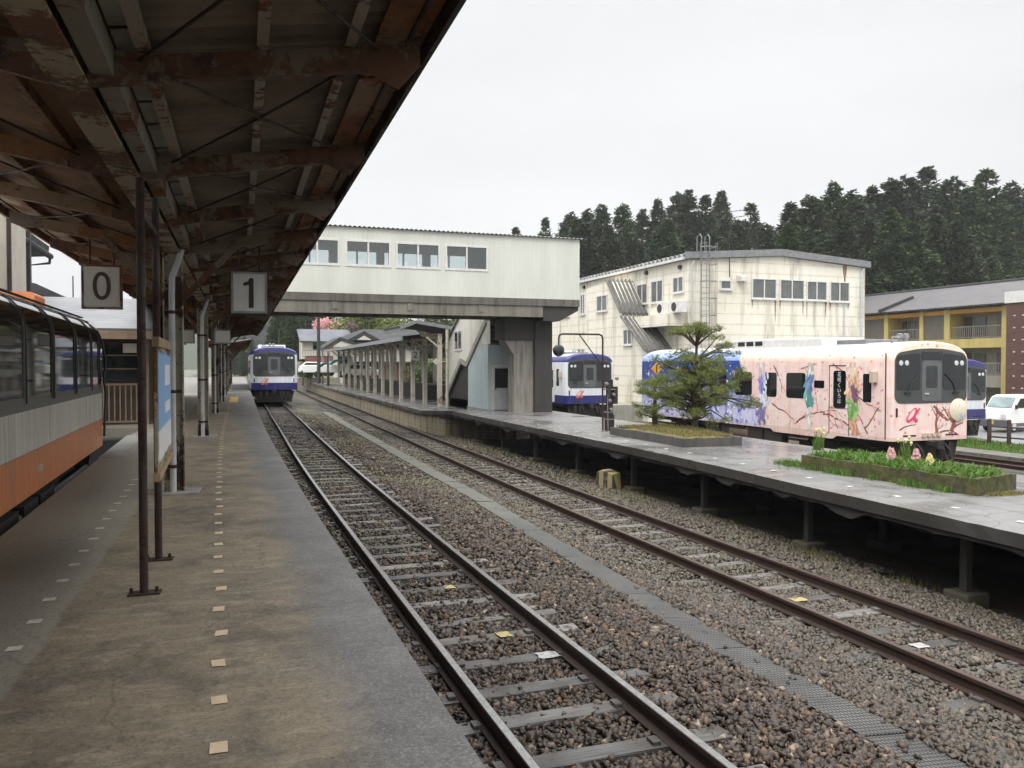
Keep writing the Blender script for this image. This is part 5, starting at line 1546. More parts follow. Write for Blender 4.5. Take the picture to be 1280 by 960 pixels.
def inpoly(inner):
    u, q = random.random(), random.random()
    return tuple(inner[0][k] * (1 - u) * (1 - q) + inner[1][k] * u * (1 - q) + inner[2][k] * u * q + inner[3][k] * (1 - u) * q for k in (0, 1))


pts = []
for _ in range(6500):
    x, y = inpoly(in2); pts.append((x, y, .79 + random.uniform(-.02, .02)))
blades('grass', 'fresh green grass filling the mossy planter', pts, .02, .09, .007, M['grass'], lean=.9)
pts = []
for _ in range(260):
    cx, cy = inpoly(in2)
    for _ in range(9): pts.append((cx + random.gauss(0, .05), cy + random.gauss(0, .05), .80))
blades('grass', 'taller leafy clumps in the mossy planter', pts, .04, .15, .020, M['grass'], lean=1.5)
pts = []
for _ in range(3200):
    u = random.random(); side = random.random()
    if side < .72: x, y = 10.0 + .2 * (1 - u) * 0 + (10.02 + (10.22 - 10.02) * u - 10.0) - abs(random.gauss(0, .07)), 12.4 - 3.5 * u
    else: x, y = 10.22 + 1.1 * u, 8.85 + .25 * u - abs(random.gauss(0, .07))
    if math.sin(y * 4) + math.sin(y * 9) < random.uniform(-.6, 1.0): continue
    pts.append((x, y, .59))
for _ in range(500): pts.append((10.12 + random.gauss(0, .12), 12.75 + random.gauss(0, .18), .59))
blades('grass', 'grass tufts along the foot of the mossy planter', pts, .03, .13, .008, M['grass'], lean=.7)
pts = [(10.75 + random.gauss(0, .2), 8.78 + random.gauss(0, .05), .59) for _ in range(500)]
blades('dry_grass', 'yellow dry moss at the corner of the mossy planter', pts, .02, .06, .008, M['grass_dry'])
pts = []
for _ in range(5200):
    x, y = inpoly(in1); pts.append((x, y, .80 + .11 * random.random() * math.exp(-((x - 10.75) ** 2 + (y - 18.1) ** 2) / 2)))
blades('dry_grass', 'dry yellow moss and grass under the pine trees', pts, .02, .07, .008, M['grass_dry'])

M['hyacinth_pink'] = foliage('pink_hyacinth_florets', [(0, (0.70, 0.42, 0.46)), (.5, (0.80, 0.55, 0.52)), (1, (0.62, 0.38, 0.46))], objvar=False)
M['hyacinth_yellow'] = foliage('yellow_hyacinth_florets', [(0, (0.75, 0.68, 0.30)), (1, (0.80, 0.76, 0.45))], objvar=False)
M['stalk'] = simple('green_stalk', (0.09, 0.16, 0.035), (0.07, 0.13, 0.03), 5, .6, dirt=0)


def hyacinth(px, py, mt, label, h=.26, r=.062):
    x, y = onz(px, py, .80)
    x = min(max(x, 10.3), 11.2)
    t = thing('hyacinth', label, 'flower', (x, y, .78))
    m = MB(); m.tube([(0, 0, 0), (.005, 0, h * .5), (0, .004, h)], .008, 6); m.build('stalk', M['stalk'], t, local=True)
    V, F = [], []
    for i in range(120):
        k = random.random(); a = random.uniform(0, 6.28); rr_ = r * (1 - .75 * k ** 1.6); z = h * .42 + k * h * .68
        c = Vector((rr_ * math.cos(a), rr_ * math.sin(a), z)); s = random.uniform(.016, .030); c += Vector((math.cos(a), math.sin(a), .2)) * random.uniform(0, .018)
        nrm = Vector((math.cos(a), math.sin(a), .4)).normalized(); u = nrm.cross(Vector((0, 0, 1))).normalized(); w_ = nrm.cross(u)
        b = len(V)
        for q in range(5):
            th = q * 1.2566; V.append(tuple(c + u * s * math.cos(th) + w_ * s * math.sin(th)))
        V.append(tuple(c - nrm * .015))
        for q in range(5): F.append((b + q, b + (q + 1) % 5, b + 5))
    m = MB(); m.add(V, F); m.build('flower_head', mt, t, local=True)
    pts = [(random.gauss(0, .03), random.gauss(0, .03), 0) for _ in range(14)]
    blades('leaf', '', pts, .12, .22, .012, M['grass'], parent=t, lean=.5)


hyacinth(1114, 579, M['hyacinth_pink'], 'pink hyacinth in the mossy planter, farther from the yellow one')
hyacinth(1145, 582, M['hyacinth_pink'], 'pink hyacinth in the mossy planter, right beside the yellow one')
hyacinth(1162, 585, M['hyacinth_yellow'], 'pale yellow hyacinth standing in the mossy planter', .22, .05)
pts = []
for _ in range(10): pts.append((random.gauss(0, .06), random.gauss(0, .06), 0))
for i, (px, py, lb) in enumerate(((1176, 573, 'tall daffodil clump with pale yellow buds nearest the yellow hyacinth'), (1024, 560, 'single daffodil clump at the far end of the mossy planter'))):
    x, y = onz(px, py, .82); x = min(max(x, 10.3), 11.2)
    t = thing('daffodil', lb, 'flower', (x, y, .78))
    blades('leaf', '', [(random.gauss(0, .05), random.gauss(0, .05), 0) for _ in range(60)], .2, .36, .010, M['grass'], parent=t, lean=.4)
    for k in range(5):
        m = MB(); a, b = random.gauss(0, .07), random.gauss(0, .07); z = random.uniform(.32, .44)
        m.lathe([(.004, z - .05), (.022, z - .01), (.026, z + .015), (.012, z + .03)], (a, b, 0), 7)
        m.build('flower_head', M['hyacinth_yellow'], t, local=True)
    m = MB()
    for k in range(5):
        m.tube([(random.gauss(0, .03), random.gauss(0, .03), 0), (random.gauss(0, .06), random.gauss(0, .06), .36)], .006, 5)
    m.build('stalk', M['stalk'], t, local=True)

# ================================================================== PINES
M['needles'] = foliage('pine_needles', [(0, (0.070, 0.100, 0.030)), (.35, (0.125, 0.165, 0.046)), (.7, (0.20, 0.235, 0.072)), (.93, (0.30, 0.32, 0.11)), (1, (0.30, 0.22, 0.08))], trans=.2, objvar=False)
M['bark'] = simple('dark_pine_bark', (0.055, 0.040, 0.030), (0.09, 0.065, 0.05), 9, .95, .8, 25, dirt=0)


def needle_cloud(clumps, per, blades_n, ln, wd, up=.55):
    Cs = []
    for (cx, cy, cz, rx, ry, rz_) in clumps:
        n = int(per * (rx * ry * 12 + .25))
        d = rng.normal(size=(n, 3)); d /= np.linalg.norm(d, axis=1)[:, None]; d *= (rng.random(n) ** .42)[:, None]
        Cs.append(d * np.array([rx, ry, rz_]) + np.array([cx, cy, cz]))
    Cc = np.concatenate(Cs); n = len(Cc)
    B = np.repeat(Cc[:, None], blades_n, 1)
    d = rng.normal(size=(n, blades_n, 3)); d[:, :, 2] = np.abs(d[:, :, 2]) * 1.0 + up * rng.uniform(-.3, 1, (n, 1)); d /= np.linalg.norm(d, axis=2)[:, :, None]
    s = np.cross(d, rng.normal(size=(n, blades_n, 3))); s /= np.linalg.norm(s, axis=2)[:, :, None]
    l = rng.uniform(.6, 1.2, (n, blades_n, 1)) * ln
    V = np.stack([B - s * wd, B + s * wd, B + d * l], 2)
    V = V.reshape(-1, 3)
    F = np.arange(len(V)).reshape(-1, 3)
    return V, F


def pine(label, base, trunk, limbs, clumps, per):
    t = thing('pine_tree', label, 'pine tree', base)
    m = MB(); m.tube(trunk, [.085 * (1 - .75 * i / (len(trunk) - 1)) for i in range(len(trunk))], 10); m.build('trunk', M['bark'], t, local=True, smooth=60)
    m = MB()
    for l in limbs: m.tube(l, [.032 * (1 - .7 * i / (len(l) - 1)) for i in range(len(l))], 7)
    m.build('limb', M['bark'], t, local=True, smooth=60)
    V, F = needle_cloud(clumps, per, 7, .10, .0045)
    np_mesh('crown', V, F, M['needles'], t)
    return t


bx, by = 11.32, 18.0
rr = random.Random(5)
clumps, limbs = [], []
trunk = [(0, 0, 0), (.02, 0, .5), (-.03, .02, 1.0), (.02, 0, 1.6), (.05, 0, 2.1), (.04, 0, 2.5)]
for z, r, n in ((.55, .75, 7), (.9, 1.0, 9), (1.25, 1.12, 9), (1.6, 1.0, 8), (1.9, .75, 6)):
    for k in range(n):
        a = k / n * 6.28 + rr.uniform(-.3, .3); rad = r * rr.uniform(.55, 1.12)
        c = (rad * math.cos(a) * 1.05, rad * math.sin(a), z + rr.uniform(-.27, .27))
        limbs.append([(0, 0, z - .12), (c[0] * .5, c[1] * .5, z - .03 + rr.uniform(-.08, .05)), (c[0], c[1], c[2])])
        clumps.append((c[0], c[1], c[2], rr.uniform(.13, .27), rr.uniform(.13, .27), rr.uniform(.10, .17)))
        if rr.random() < .6: clumps.append((c[0] * .55, c[1] * .55, c[2] + rr.uniform(-.12, .12), rr.uniform(.14, .24), rr.uniform(.14, .24), rr.uniform(.1, .16)))
for k in range(14):          # the detached topmost pad
    a = k / 14 * 6.28 * 2; rad = rr.uniform(.1, .85)
    c = (.02 + rad * math.cos(a), rad * math.sin(a) * .8, 2.52 + rr.uniform(-.06, .16) - .1 * rad)
    limbs.append([(.04, 0, 2.15), (c[0] * .6, c[1] * .6, 2.4), c]); clumps.append((*c, rr.uniform(.18, .28), rr.uniform(.18, .28), rr.uniform(.08, .13)))
for q in ((.85, -.1, 2.15), (.7, .1, 2.35), (1.0, -.15, 1.95)):
    limbs.append([(.04, 0, 1.8), (q[0] * .5, q[1], 2.0), q]); clumps.append((*q, .24, .22, .10))
for q in ((1.55, -.15, .75), (1.35, -.1, .62), (1.72, -.1, .62), (1.6, .1, 1.35), (1.35, 0, 1.5)):
    limbs.append([(0, 0, .75), (q[0] * .5, q[1], .85), q]); clumps.append((*q, .24, .22, .12))
for _ in range(55):
    while True:
        q = (rr.uniform(-1, 1), rr.uniform(-1, 1), rr.uniform(-1, 1))
        if q[0] ** 2 + q[1] ** 2 + q[2] ** 2 < 1: break
    c = (.05 + q[0] * 1.15, q[1] * 1.0, 1.15 + q[2] * .85)
    limbs.append([(0, 0, max(.3, c[2] - .3)), (c[0] * .5, c[1] * .5, c[2] - .1), c]); clumps.append((*c, rr.uniform(.11, .24), rr.uniform(.11, .24), rr.uniform(.09, .19)))
pine('larger dark green pine with a separate tuft on top in the dark planter', (bx, by, .80), trunk, limbs, clumps, 75)
clumps, limbs = [], []
trunk = [(0, 0, 0), (-.05, 0, .35), (-.02, 0, .8), (-.06, 0, 1.3)]
for z, r, n in ((.35, .35, 4), (.6, .5, 6), (.95, .55, 7), (1.25, .38, 5)):
    for k in range(n):
        a = k / n * 6.28 + rr.uniform(-.3, .3); rad = r * rr.uniform(.5, 1.15)
        c = (rad * math.cos(a) - .08, rad * math.sin(a), z + rr.uniform(-.1, .1))
        limbs.append([(-.03, 0, z - .1), (c[0] * .5, c[1] * .5, z - .02), c]); clumps.append((*c, rr.uniform(.15, .23), rr.uniform(.15, .23), rr.uniform(.08, .13)))
pine('smaller pale green pine at the far end of the dark planter', (11.2, 19.75, .76), trunk, limbs, clumps, 90)

# ================================================================== WHITE TWO STOREY BUILDING
g = G('cream_panel_wall'); v = g.coord('World'); s3 = g.n('SeparateXYZ', None, Vector=v)
z = s3.outputs[2]; h_ = g.math('ADD', s3.outputs[0], s3.outputs[1])
cz = g.math('ABSOLUTE', g.math('SUBTRACT', g.math('FRACT', g.math('MULTIPLY', z, 1 / .6)), .5))
ch = g.math('ABSOLUTE', g.math('SUBTRACT', g.math('FRACT', g.math('MULTIPLY', h_, 1 / 3.0)), .5))
line = g.math('MAXIMUM', g.rng(cz, .475, .495), g.math('MULTIPLY', g.rng(ch, .493, .498), .35))
a = g.noise(v, .35, 6, .65); stn = g.noise(g.scaled(v, (2.6, 2.6, .28)), .6, 7, .68); fine = g.noise(v, 3, 6, .7)
c = g.mix(g.rng(a, .35, .65), (0.82, 0.79, 0.69), (0.75, 0.71, 0.59))
c = g.mix(g.math('MULTIPLY', g.rng(stn, .50, .66), .6), c, (0.24, 0.19, 0.14))
c = g.mix(g.math('MULTIPLY', line, .65), c, (0.30, 0.25, 0.20))
dirt = g.math('MULTIPLY', g.rng(cz, .30, .5), g.rng(fine, .45, .7))
c = g.mix(g.math('MULTIPLY', dirt, .45), c, (0.42, 0.33, 0.25))
M['cream_wall'] = g.pbr(c, .75, 0, g.bump(line, -.5, .02))
M['shutter_grey'] = simple('grey_window_glass', (0.10, 0.11, 0.11), (0.16, 0.165, 0.16), 2, .12, coord='World', dirt=0)
M['stain'] = simple('brown_rust_stain', (0.20, 0.13, 0.085), (0.30, 0.22, 0.15), 4, .9, coord='World', dirt=0)
BX, BYF, BZ = 25.0, 40.5, -.95
t = thing('office_building', 'cream two storey railway building with stained panel walls behind the railcars', 'building', (31, 50, BZ))
m = MB(); m.prism([(25, BZ), (37.5, BZ), (37.5, 8.4), (31.25, 8.85), (25, 8.4)], 'y', BYF, 66); m.build('wall', M['cream_wall'], t)
m = MB()
for a, b, za, zb in ((24.75, 31.25, 8.62, 9.12), (31.25, 37.75, 9.12, 8.62)):
    m.grid(2, 420, lambda u, q: (a + (b - a) * u, BYF - .1 + 26 * q, za + (zb - za) * u + .10 * math.sin(q * 420 * math.pi * 2 / 8)))
m.build('roof', M['roof_grey'], t, thick=.05, smooth=50)
m = MB(); m.prism([(24.75, 8.42), (24.75, 8.80), (31.25, 9.25), (37.75, 8.80), (37.75, 8.42), (31.25, 8.86)], 'y', BYF - .22, BYF - .06); m.build('gable_fascia', M['grey_metal'], t)
m = MB(); m.box(24.70, 24.86, BYF, 66, 8.40, 8.55); m.build('gutter', M['white_metal'], t)


def gable_window(px0, px1, py0, py1, split=True, parent=t, mt='shutter_grey'):
    y = BYF
    x0, z1 = ony(px0, py0, y); x1, z0 = ony(px1, py1, y)
    x1b, z1b = ony(px1, py0 + (px1 - px0) * .03, y)
    m = MB(); e_ = .06
    m.box(x0, x1, y - .07, y - .003, z0, z0 + e_); m.box(x0, x1, y - .07, y - .003, z1 - e_, z1); m.box(x0, x0 + e_, y - .07, y - .003, z0 + e_, z1 - e_); m.box(x1 - e_, x1, y - .07, y - .003, z0 + e_, z1 - e_)
    if split: m.box((x0 + x1) / 2 - .035, (x0 + x1) / 2 + .035, y - .06, y - .003, z0 + e_, z1 - e_)
    m.box(x0 - .05, x1 + .05, y - .12, y - .003, z0 - .07, z0 - .003)
    wn = m.build('window', M['white_metal'], parent)
    m = MB(); m.box(x0 + .03, x1 - .03, y - .03, y - .004, z0 + .03, z1 - .03); m.build('pane', M[mt], wn)
    return x0, x1, z0


def side_window(px0, px1, py0, py1, X=BX, mt='shutter_grey'):
    ya, z1 = onx(px0, py0, X); yb, _ = onx(px1, py0, X); _, z0 = onx((px0 + px1) / 2, py1, X); _, z1 = onx((px0 + px1) / 2, py0, X)
    a, b = yb, ya
    m = MB(); e_ = .06
    m.box(X - .07, X - .003, a, b, z0, z0 + e_); m.box(X - .07, X - .003, a, b, z1 - e_, z1); m.box(X - .07, X - .003, a, a + e_, z0 + e_, z1 - e_); m.box(X - .07, X - .003, b - e_, b, z0 + e_, z1 - e_); m.box(X - .06, X - .003, (a + b) / 2 - .04, (a + b) / 2 + .04, z0 + e_, z1 - e_)
    m.box(X - .12, X - .003, a - .05, b + .05, z0 - .07, z0 - .003)
    wn = m.build('window', M['white_metal'], t)
    m = MB(); m.box(X - .03, X - .004, a + .03, b - .03, z0 + .03, z1 - .03); m.build('pane', M[mt], wn)


stm = MB()
for i, q in enumerate(((939.6, 970, 347.6, 374), (974.5, 1004.6, 349, 375), (1008, 1033, 351, 376), (1037, 1061, 352, 377.6))):
    x0, x1, z0 = gable_window(*q)
    for xx_ in (x0 + .05, x1 - .05):
        w_ = random.uniform(.04, .10); L_ = random.uniform(.5, 1.6); k = 8
        pl = [(xx_ - w_ * (1 - j / k) * random.uniform(.6, 1.2), z0 - .09 - L_ * j / k) for j in range(k)]; pr = [(xx_ + w_ * (1 - j / k) * random.uniform(.6, 1.2), z0 - .09 - L_ * j / k) for j in range(k)][::-1]
        stm.prism(pl + pr, 'y', BYF - .004, BYF + .002)
gable_window(900, 913.5, 350, 362, False)
xs_, z1s = ony(1056, 334, BYF)
k = 9; pl = [(xs_ - .16 * random.uniform(.6, 1.2) * (1 - j / k), 8.5 - 1.5 * j / k) for j in range(k)]; pr = [(xs_ + .16 * random.uniform(.6, 1.2) * (1 - j / k), 8.5 - 1.5 * j / k) for j in range(k)][::-1]
stm.prism(pl + pr, 'y', BYF - .004, BYF + .002)
stm.build('rust_stain', M['stain'], t)
for q in ((842, 855, 346, 365.6), (814.6, 829.4, 350.6, 378), (796.6, 810, 355, 380), (726, 731.5, 368, 393), (700, 712, 384, 396)): side_window(*q)
x0, z1 = ony(921, 344, BYF); x1, z0 = ony(931, 352, BYF)
m = MB(); m.prism([(z0, BYF - .01), (z0, BYF - .42), (z1 - .1, BYF - .42), (z1, BYF - .01)][::1], 'x', x0, x1)
m.v = [(a, c, b) for a, b, c in m.v]
m.build('vent_hood', M['white_metal'], t)
# covered outside stair
X2 = 23.3
m = MB(); m.prism([(42.0, BZ), (47.6, BZ), (50.4, 4.4), (50.4, 7.55), (47.0, 7.72), (45.1, 5.55), (44.95, 5.3), (42.0, 3.2)], 'x', X2, BX - .01); m.build('stair_enclosure', M['cream_wall'], t)
M['slate_corr'] = concrete('weathered_corrugated_slate', (0.15, 0.145, 0.135), (0.035, 0.033, 0.03), 1.2, .8, .7)
for (ya, za, yb, zb) in ((47.1, 7.86, 45.0, 5.55), (45.0, 5.38, 41.9, 3.2)):
    m = MB(); m.grid(72, 4, lambda u, q: (X2 - .25 + (BX - X2 + .24) * u, ya + (yb - ya) * q, za + (zb - za) * q + .10 * math.sin(u * 2 * math.pi * 7)))
    m.build('corrugated_canopy', M['slate_corr'], t, thick=.02, smooth=60)
for (px0, px1, py0, py1, X) in ((746.6, 759.7, 369, 389, X2), (780, 790.6, 411.6, 431, X2)): side_window(px0, px1, py0, py1, X)
# balcony with air conditioners
ya, z1b = onx(857, 391, BX); yb, _ = onx(813, 391, BX)
z0b = onx(835, 407, 24.0)[1]; z1b = onx(835, 392, 24.0)[1]
m = MB(); m.box(23.9, BX - .005, ya, yb, z0b, z1b); m.build('balcony', M['cream_wall'], t)
for i, (px) in enumerate((829, 847)):
    yc = onx(px, 383, 24.4)[0]
    m = MB(); m.box(24.2, 24.75, yc - .45, yc + .45, z1b + .02, z1b + .72); ac = m.build('air_conditioner', M['white_metal'], t, bevel=.03)
    m = MB(); m.lathe([(.001, -.02), (.25, -.02), (.26, 0)], (24.2, yc + .08, z1b + .37), 20, 'x'); m.build('fan_grille', M['dark_metal'], ac)
# caged ladder
xa = ony(868.5, 380, BYF)[0]; xb = ony(887, 380, BYF)[0]; zl0 = 3.2; zl1 = ony(878, 293, BYF)[1]
m = MB()
xm0, xm1 = xa + .25, xb - .2
for x in (xm0, xm1): m.tube([(x, BYF - .28, zl0), (x, BYF - .28, zl1 - .2), (x, BYF - .1, zl1), (x, BYF + .2, zl1 - .1), (x, BYF + .2, 8.8)], .028, 6)
zz = zl0
while zz < zl1 - .4: m.tube([(xm0, BYF - .28, zz), (xm1, BYF - .28, zz)], .015, 5); zz += .33
for z in np.arange(4.3, zl1 - .4, .95):
    m.tube([(xm0, BYF - .28, z), (xa, BYF - .55, z), (xa + .15, BYF - .95, z), (xb - .15, BYF - .95, z), (xb, BYF - .55, z), (xm1, BYF - .28, z)], .022, 5)
for x, y in ((xa, BYF - .55), (xa + .15, BYF - .95), (xb - .15, BYF - .95), (xb, BYF - .55)): m.tube([(x, y, 4.2), (x, y, zl1 - .55)], .016, 5)
m.build('ladder', M['grey_metal'], t)
m = MB(); xq = ony(1076, 380, BYF)[0]
m.tube([(xq + .1, BYF - .12, 8.35), (xq - .05, BYF - .12, 8.1), (xq - .05, BYF - .12, BZ)], .06, 8); m.tube([(25.3, BYF - .15, 8.3), (25.15, BYF - .12, 8.0), (25.15, BYF - .12, BZ)], .05, 8)
m.tube([(xq - 1.3, BYF - .06, 6.3), (xq - 1.3, BYF - .06, BZ)], .025, 6)
m.build('drainpipe', M['pipe_white'], t, smooth=40)
m = MB(); xq, zq = ony(910, 347, BYF); ztop_ = ony(910, 262, BYF)[1]
m.tube([(xq, BYF - .15, zq), (xq, BYF - .15, ztop_)], .03, 6)
for k in range(2):
    zz = ztop_ - .1 - .35 * k; m.tube([(xq - .9, BYF - .15, zz - .2), (xq + 1.0, BYF - .15, zz + .12)], .014, 5)
    for j in range(7): m.tube([(xq - .8 + j * .27, BYF - .4, zz - .18 + .045 * j), (xq - .8 + j * .27, BYF + .1, zz - .18 + .045 * j)], .009, 4)
m.build('antenna', M['dark_metal'], t)
m = MB()
for px, py in ((768, 343), (809, 341), (851, 334), (731, 359)):
    yc, zc = onx(px, py, BX); m.lathe([(.13, -.14), (.13, 0)], (BX, yc, zc), 10, 'x')
m.build('vent_cap', M['dark_metal'], t)
m = MB(); m.box(20.9, 24.9, 42.6, 66, BZ, .15); m.build('plinth_wall', M['concrete_light'], t)

# ================================================================== YELLOW APARTMENTS AND BRICK TOWER
M['yellow'] = simple('yellow_painted_concrete', (0.56, 0.45, 0.16), (0.48, 0.385, 0.14), 1, .6, coord='World', dirt=.35)
M['orange_beam'] = simple('orange_painted_beam', (0.62, 0.33, 0.07), (0.55, 0.28, 0.06), 1, .6, coord='World')
M['cream_plaster'] = simple('cream_plaster', (0.33, 0.31, 0.25), (0.27, 0.25, 0.205), 1, .8, coord='World')
g = G('grey_clay_tiles'); v = g.coord('World'); s3 = g.n('SeparateXYZ', None, Vector=v)
wv = g.math('SINE', g.math('MULTIPLY', s3.outputs[1], 2 * math.pi / .32)); w2 = g.math('FRACT', g.math('MULTIPLY', s3.outputs[0], 1 / .38))
n = g.noise(v, 1.2, 5)
c = g.mix(g.rng(n, .35, .65), (0.125, 0.115, 0.12), (0.085, 0.08, 0.085)); c = g.mix(g.rng(wv, -.6, -1, 0, .6), c, (0.05, 0.045, 0.05)); c = g.mix(g.rng(w2, .82, 1, 0, .6), c, (0.05, 0.045, 0.05))
c = g.mix(g.rng(g.vor(v, 1.4), .06, .10, .8, 0), c, (0.04, 0.035, 0.035))
M['tiles'] = g.pbr(c, .45, 0, g.bump(wv, .6, .05))
M['mesh_screen'] = simple('brown_screen_panel', (0.11, 0.095, 0.08), (0.16, 0.14, 0.12), 5, .6, coord='World')
M['railing_grey'] = simple('dull_grey_railing', (0.24, 0.23, 0.21), (0.18, 0.175, 0.16), 3, .6, coord='World')
AX = 62.0
t = thing('apartment_building', 'yellow framed apartment block with grey tiled roof and railed balconies', 'building', (66, 58, -1))
m = MB(); m.box(63.6, 72, 46, 76, -1, 7.7); m.build('wall', M['cream_plaster'], t)
m = MB(); m.add([(61.3, 44, 7.55), (66.8, 44, 9.9), (66.8, 78, 9.9), (61.3, 78, 7.55), (72.4, 44, 7.55), (72.4, 78, 7.55)], [(0, 1, 2, 3), (1, 4, 5, 2)]); m.build('roof', M['tiles'], t, thick=.15)
yr = onx(1110, 380, 61.6)[0]
m = MB(); m.beam((61.2, yr + .7, 7.72), (64.5, yr - .2, 9.1), .35, .3); m.tube([(66.8, 44, 9.98), (66.8, 78, 9.98)], .16, 8); m.build('roof_ridge', M['roof_dark'], t)
for z0, z1, mt in ((7.0, 7.38, 'orange_beam'), (3.95, 4.75, 'yellow'), (1.2, 1.55, 'cream_plaster')):
    m = MB(); m.box(AX, 63.58, 46, 76, z0, z1); m.build('floor_beam', M[mt], t)
for px, w_ in ((1079, .35), (1108, .5), (1152, .4), (1184, .6), (1256, .5)):
    yc = onx(px, 400, AX)[0]
    m = MB(); m.box(AX - .05, 63.5, yc - w_ / 2, yc + w_ / 2, -1, 7.45); m.build('pillar', M['yellow'], t)
for pa, pb in ((1081, 1106), (1154, 1181)):
    y1_ = onx(pa, 400, AX)[0]; y0_ = onx(pb, 400, AX)[0]
    m = MB(); m.box(AX + .1, AX + .2, y0_, y1_, 4.75, 7.0); m.build('screen_panel', M['mesh_screen'], t)
for pa, pb in ((1187, 1254), (1111, 1151)):
    y1_ = onx(pa, 400, AX)[0]; y0_ = onx(pb, 400, AX)[0]
    for zb in (4.75, 1.55):
        m = MB(); m.box(AX + .02, AX + .08, y0_, y1_, zb + 1.02, zb + 1.10); m.box(AX + .02, AX + .08, y0_, y1_, zb + .08, zb + .14)
        yy_ = y0_
        while yy_ < y1_: m.box(AX + .03, AX + .07, yy_, yy_ + .045, zb + .14, zb + 1.02); yy_ += .20
        m.build('railing', M['railing_grey'], t)
        for f0 in (.12, .55):
            m = MB(); m.box(63.5, 63.59, y0_ + (y1_ - y0_) * f0, y0_ + (y1_ - y0_) * (f0 + .22), zb + .3, zb + 1.95); m.build('window', M['shutter_grey'], t)
        m = MB(); m.box(63.5, 63.588, y0_ + (y1_ - y0_) * .82, y0_ + (y1_ - y0_) * .96, zb + .02, zb + 2.0); m.build('door', simple('brown_flat_door', (0.10, 0.06, 0.045), (0.08, 0.05, 0.04), 3, .6), t)
    m = MB(); m.box(AX - .03, AX + .015, y0_, y1_, .55, 1.19); m.build('lower_band', M['cream_plaster'], t)
g = G('brown_brick_wall'); v = g.coord('World'); s3 = g.n('SeparateXYZ', None, Vector=v)
bk = g.n('TexBrick', None, Vector=g.n('CombineXYZ', None, X=g.math('ADD', s3.outputs[0], s3.outputs[1]), Y=s3.outputs[2]).outputs[0], Color1=(0.125, 0.058, 0.050, 1), Color2=(0.095, 0.042, 0.037, 1), Mortar=(0.075, 0.035, 0.03, 1), Scale=1.0)
bk.inputs['Brick Width'].default_value = .5; bk.inputs['Row Height'].default_value = .17; bk.inputs['Mortar Size'].default_value = .014
M['brick'] = g.pbr(bk.outputs[0], .7)
t = thing('brick_tower', 'dark red brick stair tower with a white cap and rows of small white dots', 'tower', (62, 44, -1))
m = MB(); m.box(59, 66, 36, 48.5, -1.1, 7.35); m.build('wall', M['brick'], t)
m = MB(); m.box(58.9, 66.1, 35.9, 48.6, 7.352, 8.25); m.build('cap', M['white_metal'], t)
m = MB()
for z in np.arange(.6, 7, .95):
    for y in np.arange(46.2, 48.4, .75): m.box(58.96, 59.0, y, y + .16, z, z + .08)
m.build('wall_stud', M['white_metal'], t)

# ================================================================== ROAD, KERB STRIP, FENCE, VAN
m = MB(); x0, y0 = onz(1205, 560, -.70); m.box(25.35, 26.6, 12, 40, -1.1, -.66); tag(m.build('path', M['concrete_mid']), 'low concrete strip beside the rusty siding', 'path', kind='structure')
m = MB(); m.grid(1, 10, lambda u, q: (31.8 + 26 * u, 8 + 34 * q, -.985 + .0 * u)); tag(m.build('road', simple('pale_wet_asphalt', (0.22, 0.22, 0.225), (0.17, 0.17, 0.175), .5, .35, coord='World', dirt=0)), 'pale wet car park road', 'road', kind='structure')
pts = [(random.uniform(26.8, 31.6), random.uniform(16, 28), -.93) for _ in range(9000)]
blades('grass', 'green grass verge between the fence and the car park', pts, .08, .22, .02, M['grass'], lean=.7)
t = thing('post_fence', 'low fence of dark wooden posts and rails in front of the white van', 'fence', (27.9, 22, -.9))
p0 = onz(1236.5, 556, -.9); p1_ = onz(1261, 558, -.9)
dx, dy = p1_[0] - p0[0], p1_[1] - p0[1]
for i in range(-0, 4):
    x, y = p0[0] + dx * i, p0[1] + dy * i
    m = MB(); m.tube([(x, y, -1.0), (x, y, .16), (x, y, .2)], [.085, .085, .06], 10); m.build('fence_post', M['post_brown'], t, smooth=40)
m = MB()
for z in (-.12, -.55): m.tube([(p0[0] - dx * .1, p0[1] - dy * .1, z), (p0[0] + dx * 4, p0[1] + dy * 4, z)], .035, 8)
m.build('fence_rail', M['post_brown'], t)

M['van_white'] = simple('white_car_paint', (0.80, 0.80, 0.78), (0.76, 0.76, 0.74), 2, .25, dirt=.05)
M['bumper'] = simple('grey_bumper', (0.11, 0.115, 0.12), (0.09, 0.095, 0.1), 3, .5)
M['tyre'] = simple('tyre_rubber', (0.015, 0.015, 0.015), (0.02, 0.02, 0.02), 3, .8, dirt=0)
M['car_glass'] = glass_dark('car_glass', (0.10, 0.14, 0.145), .06)
M['plate_yellow'] = simple('yellow_number_plate', (0.72, 0.50, 0.04), (0.68, 0.46, 0.04), 3, .5, dirt=0)
vx, vy = onz(1252, 541, -.98)
t = thing('white_van', 'small white van with a dark grey bumper and a yellow number plate', 'van', (vx + 1.65, vy + .75, -.98), R(-82))
prof_v = [(-1.65, .32), (-1.68, .62), (-1.62, .98), (-1.15, 1.22), (-.62, 1.80), (-.3, 1.88), (1.55, 1.88), (1.68, 1.75), (1.70, .32)]
m = MB(); m.prism(prof_v, 'x', -.735, .735); m.build('body', M['van_white'], t, local=True, bevel=.06)
m = MB(); m.add([(-.64, -1.13, 1.26), (.64, -1.13, 1.26), (.60, -.66, 1.775), (-.60, -.66, 1.775)], [(0, 1, 2, 3)]); m.v = [(x, y - .03, z + .015) for x, y, z in m.v]; m.build('windscreen', M['car_glass'], t, local=True)
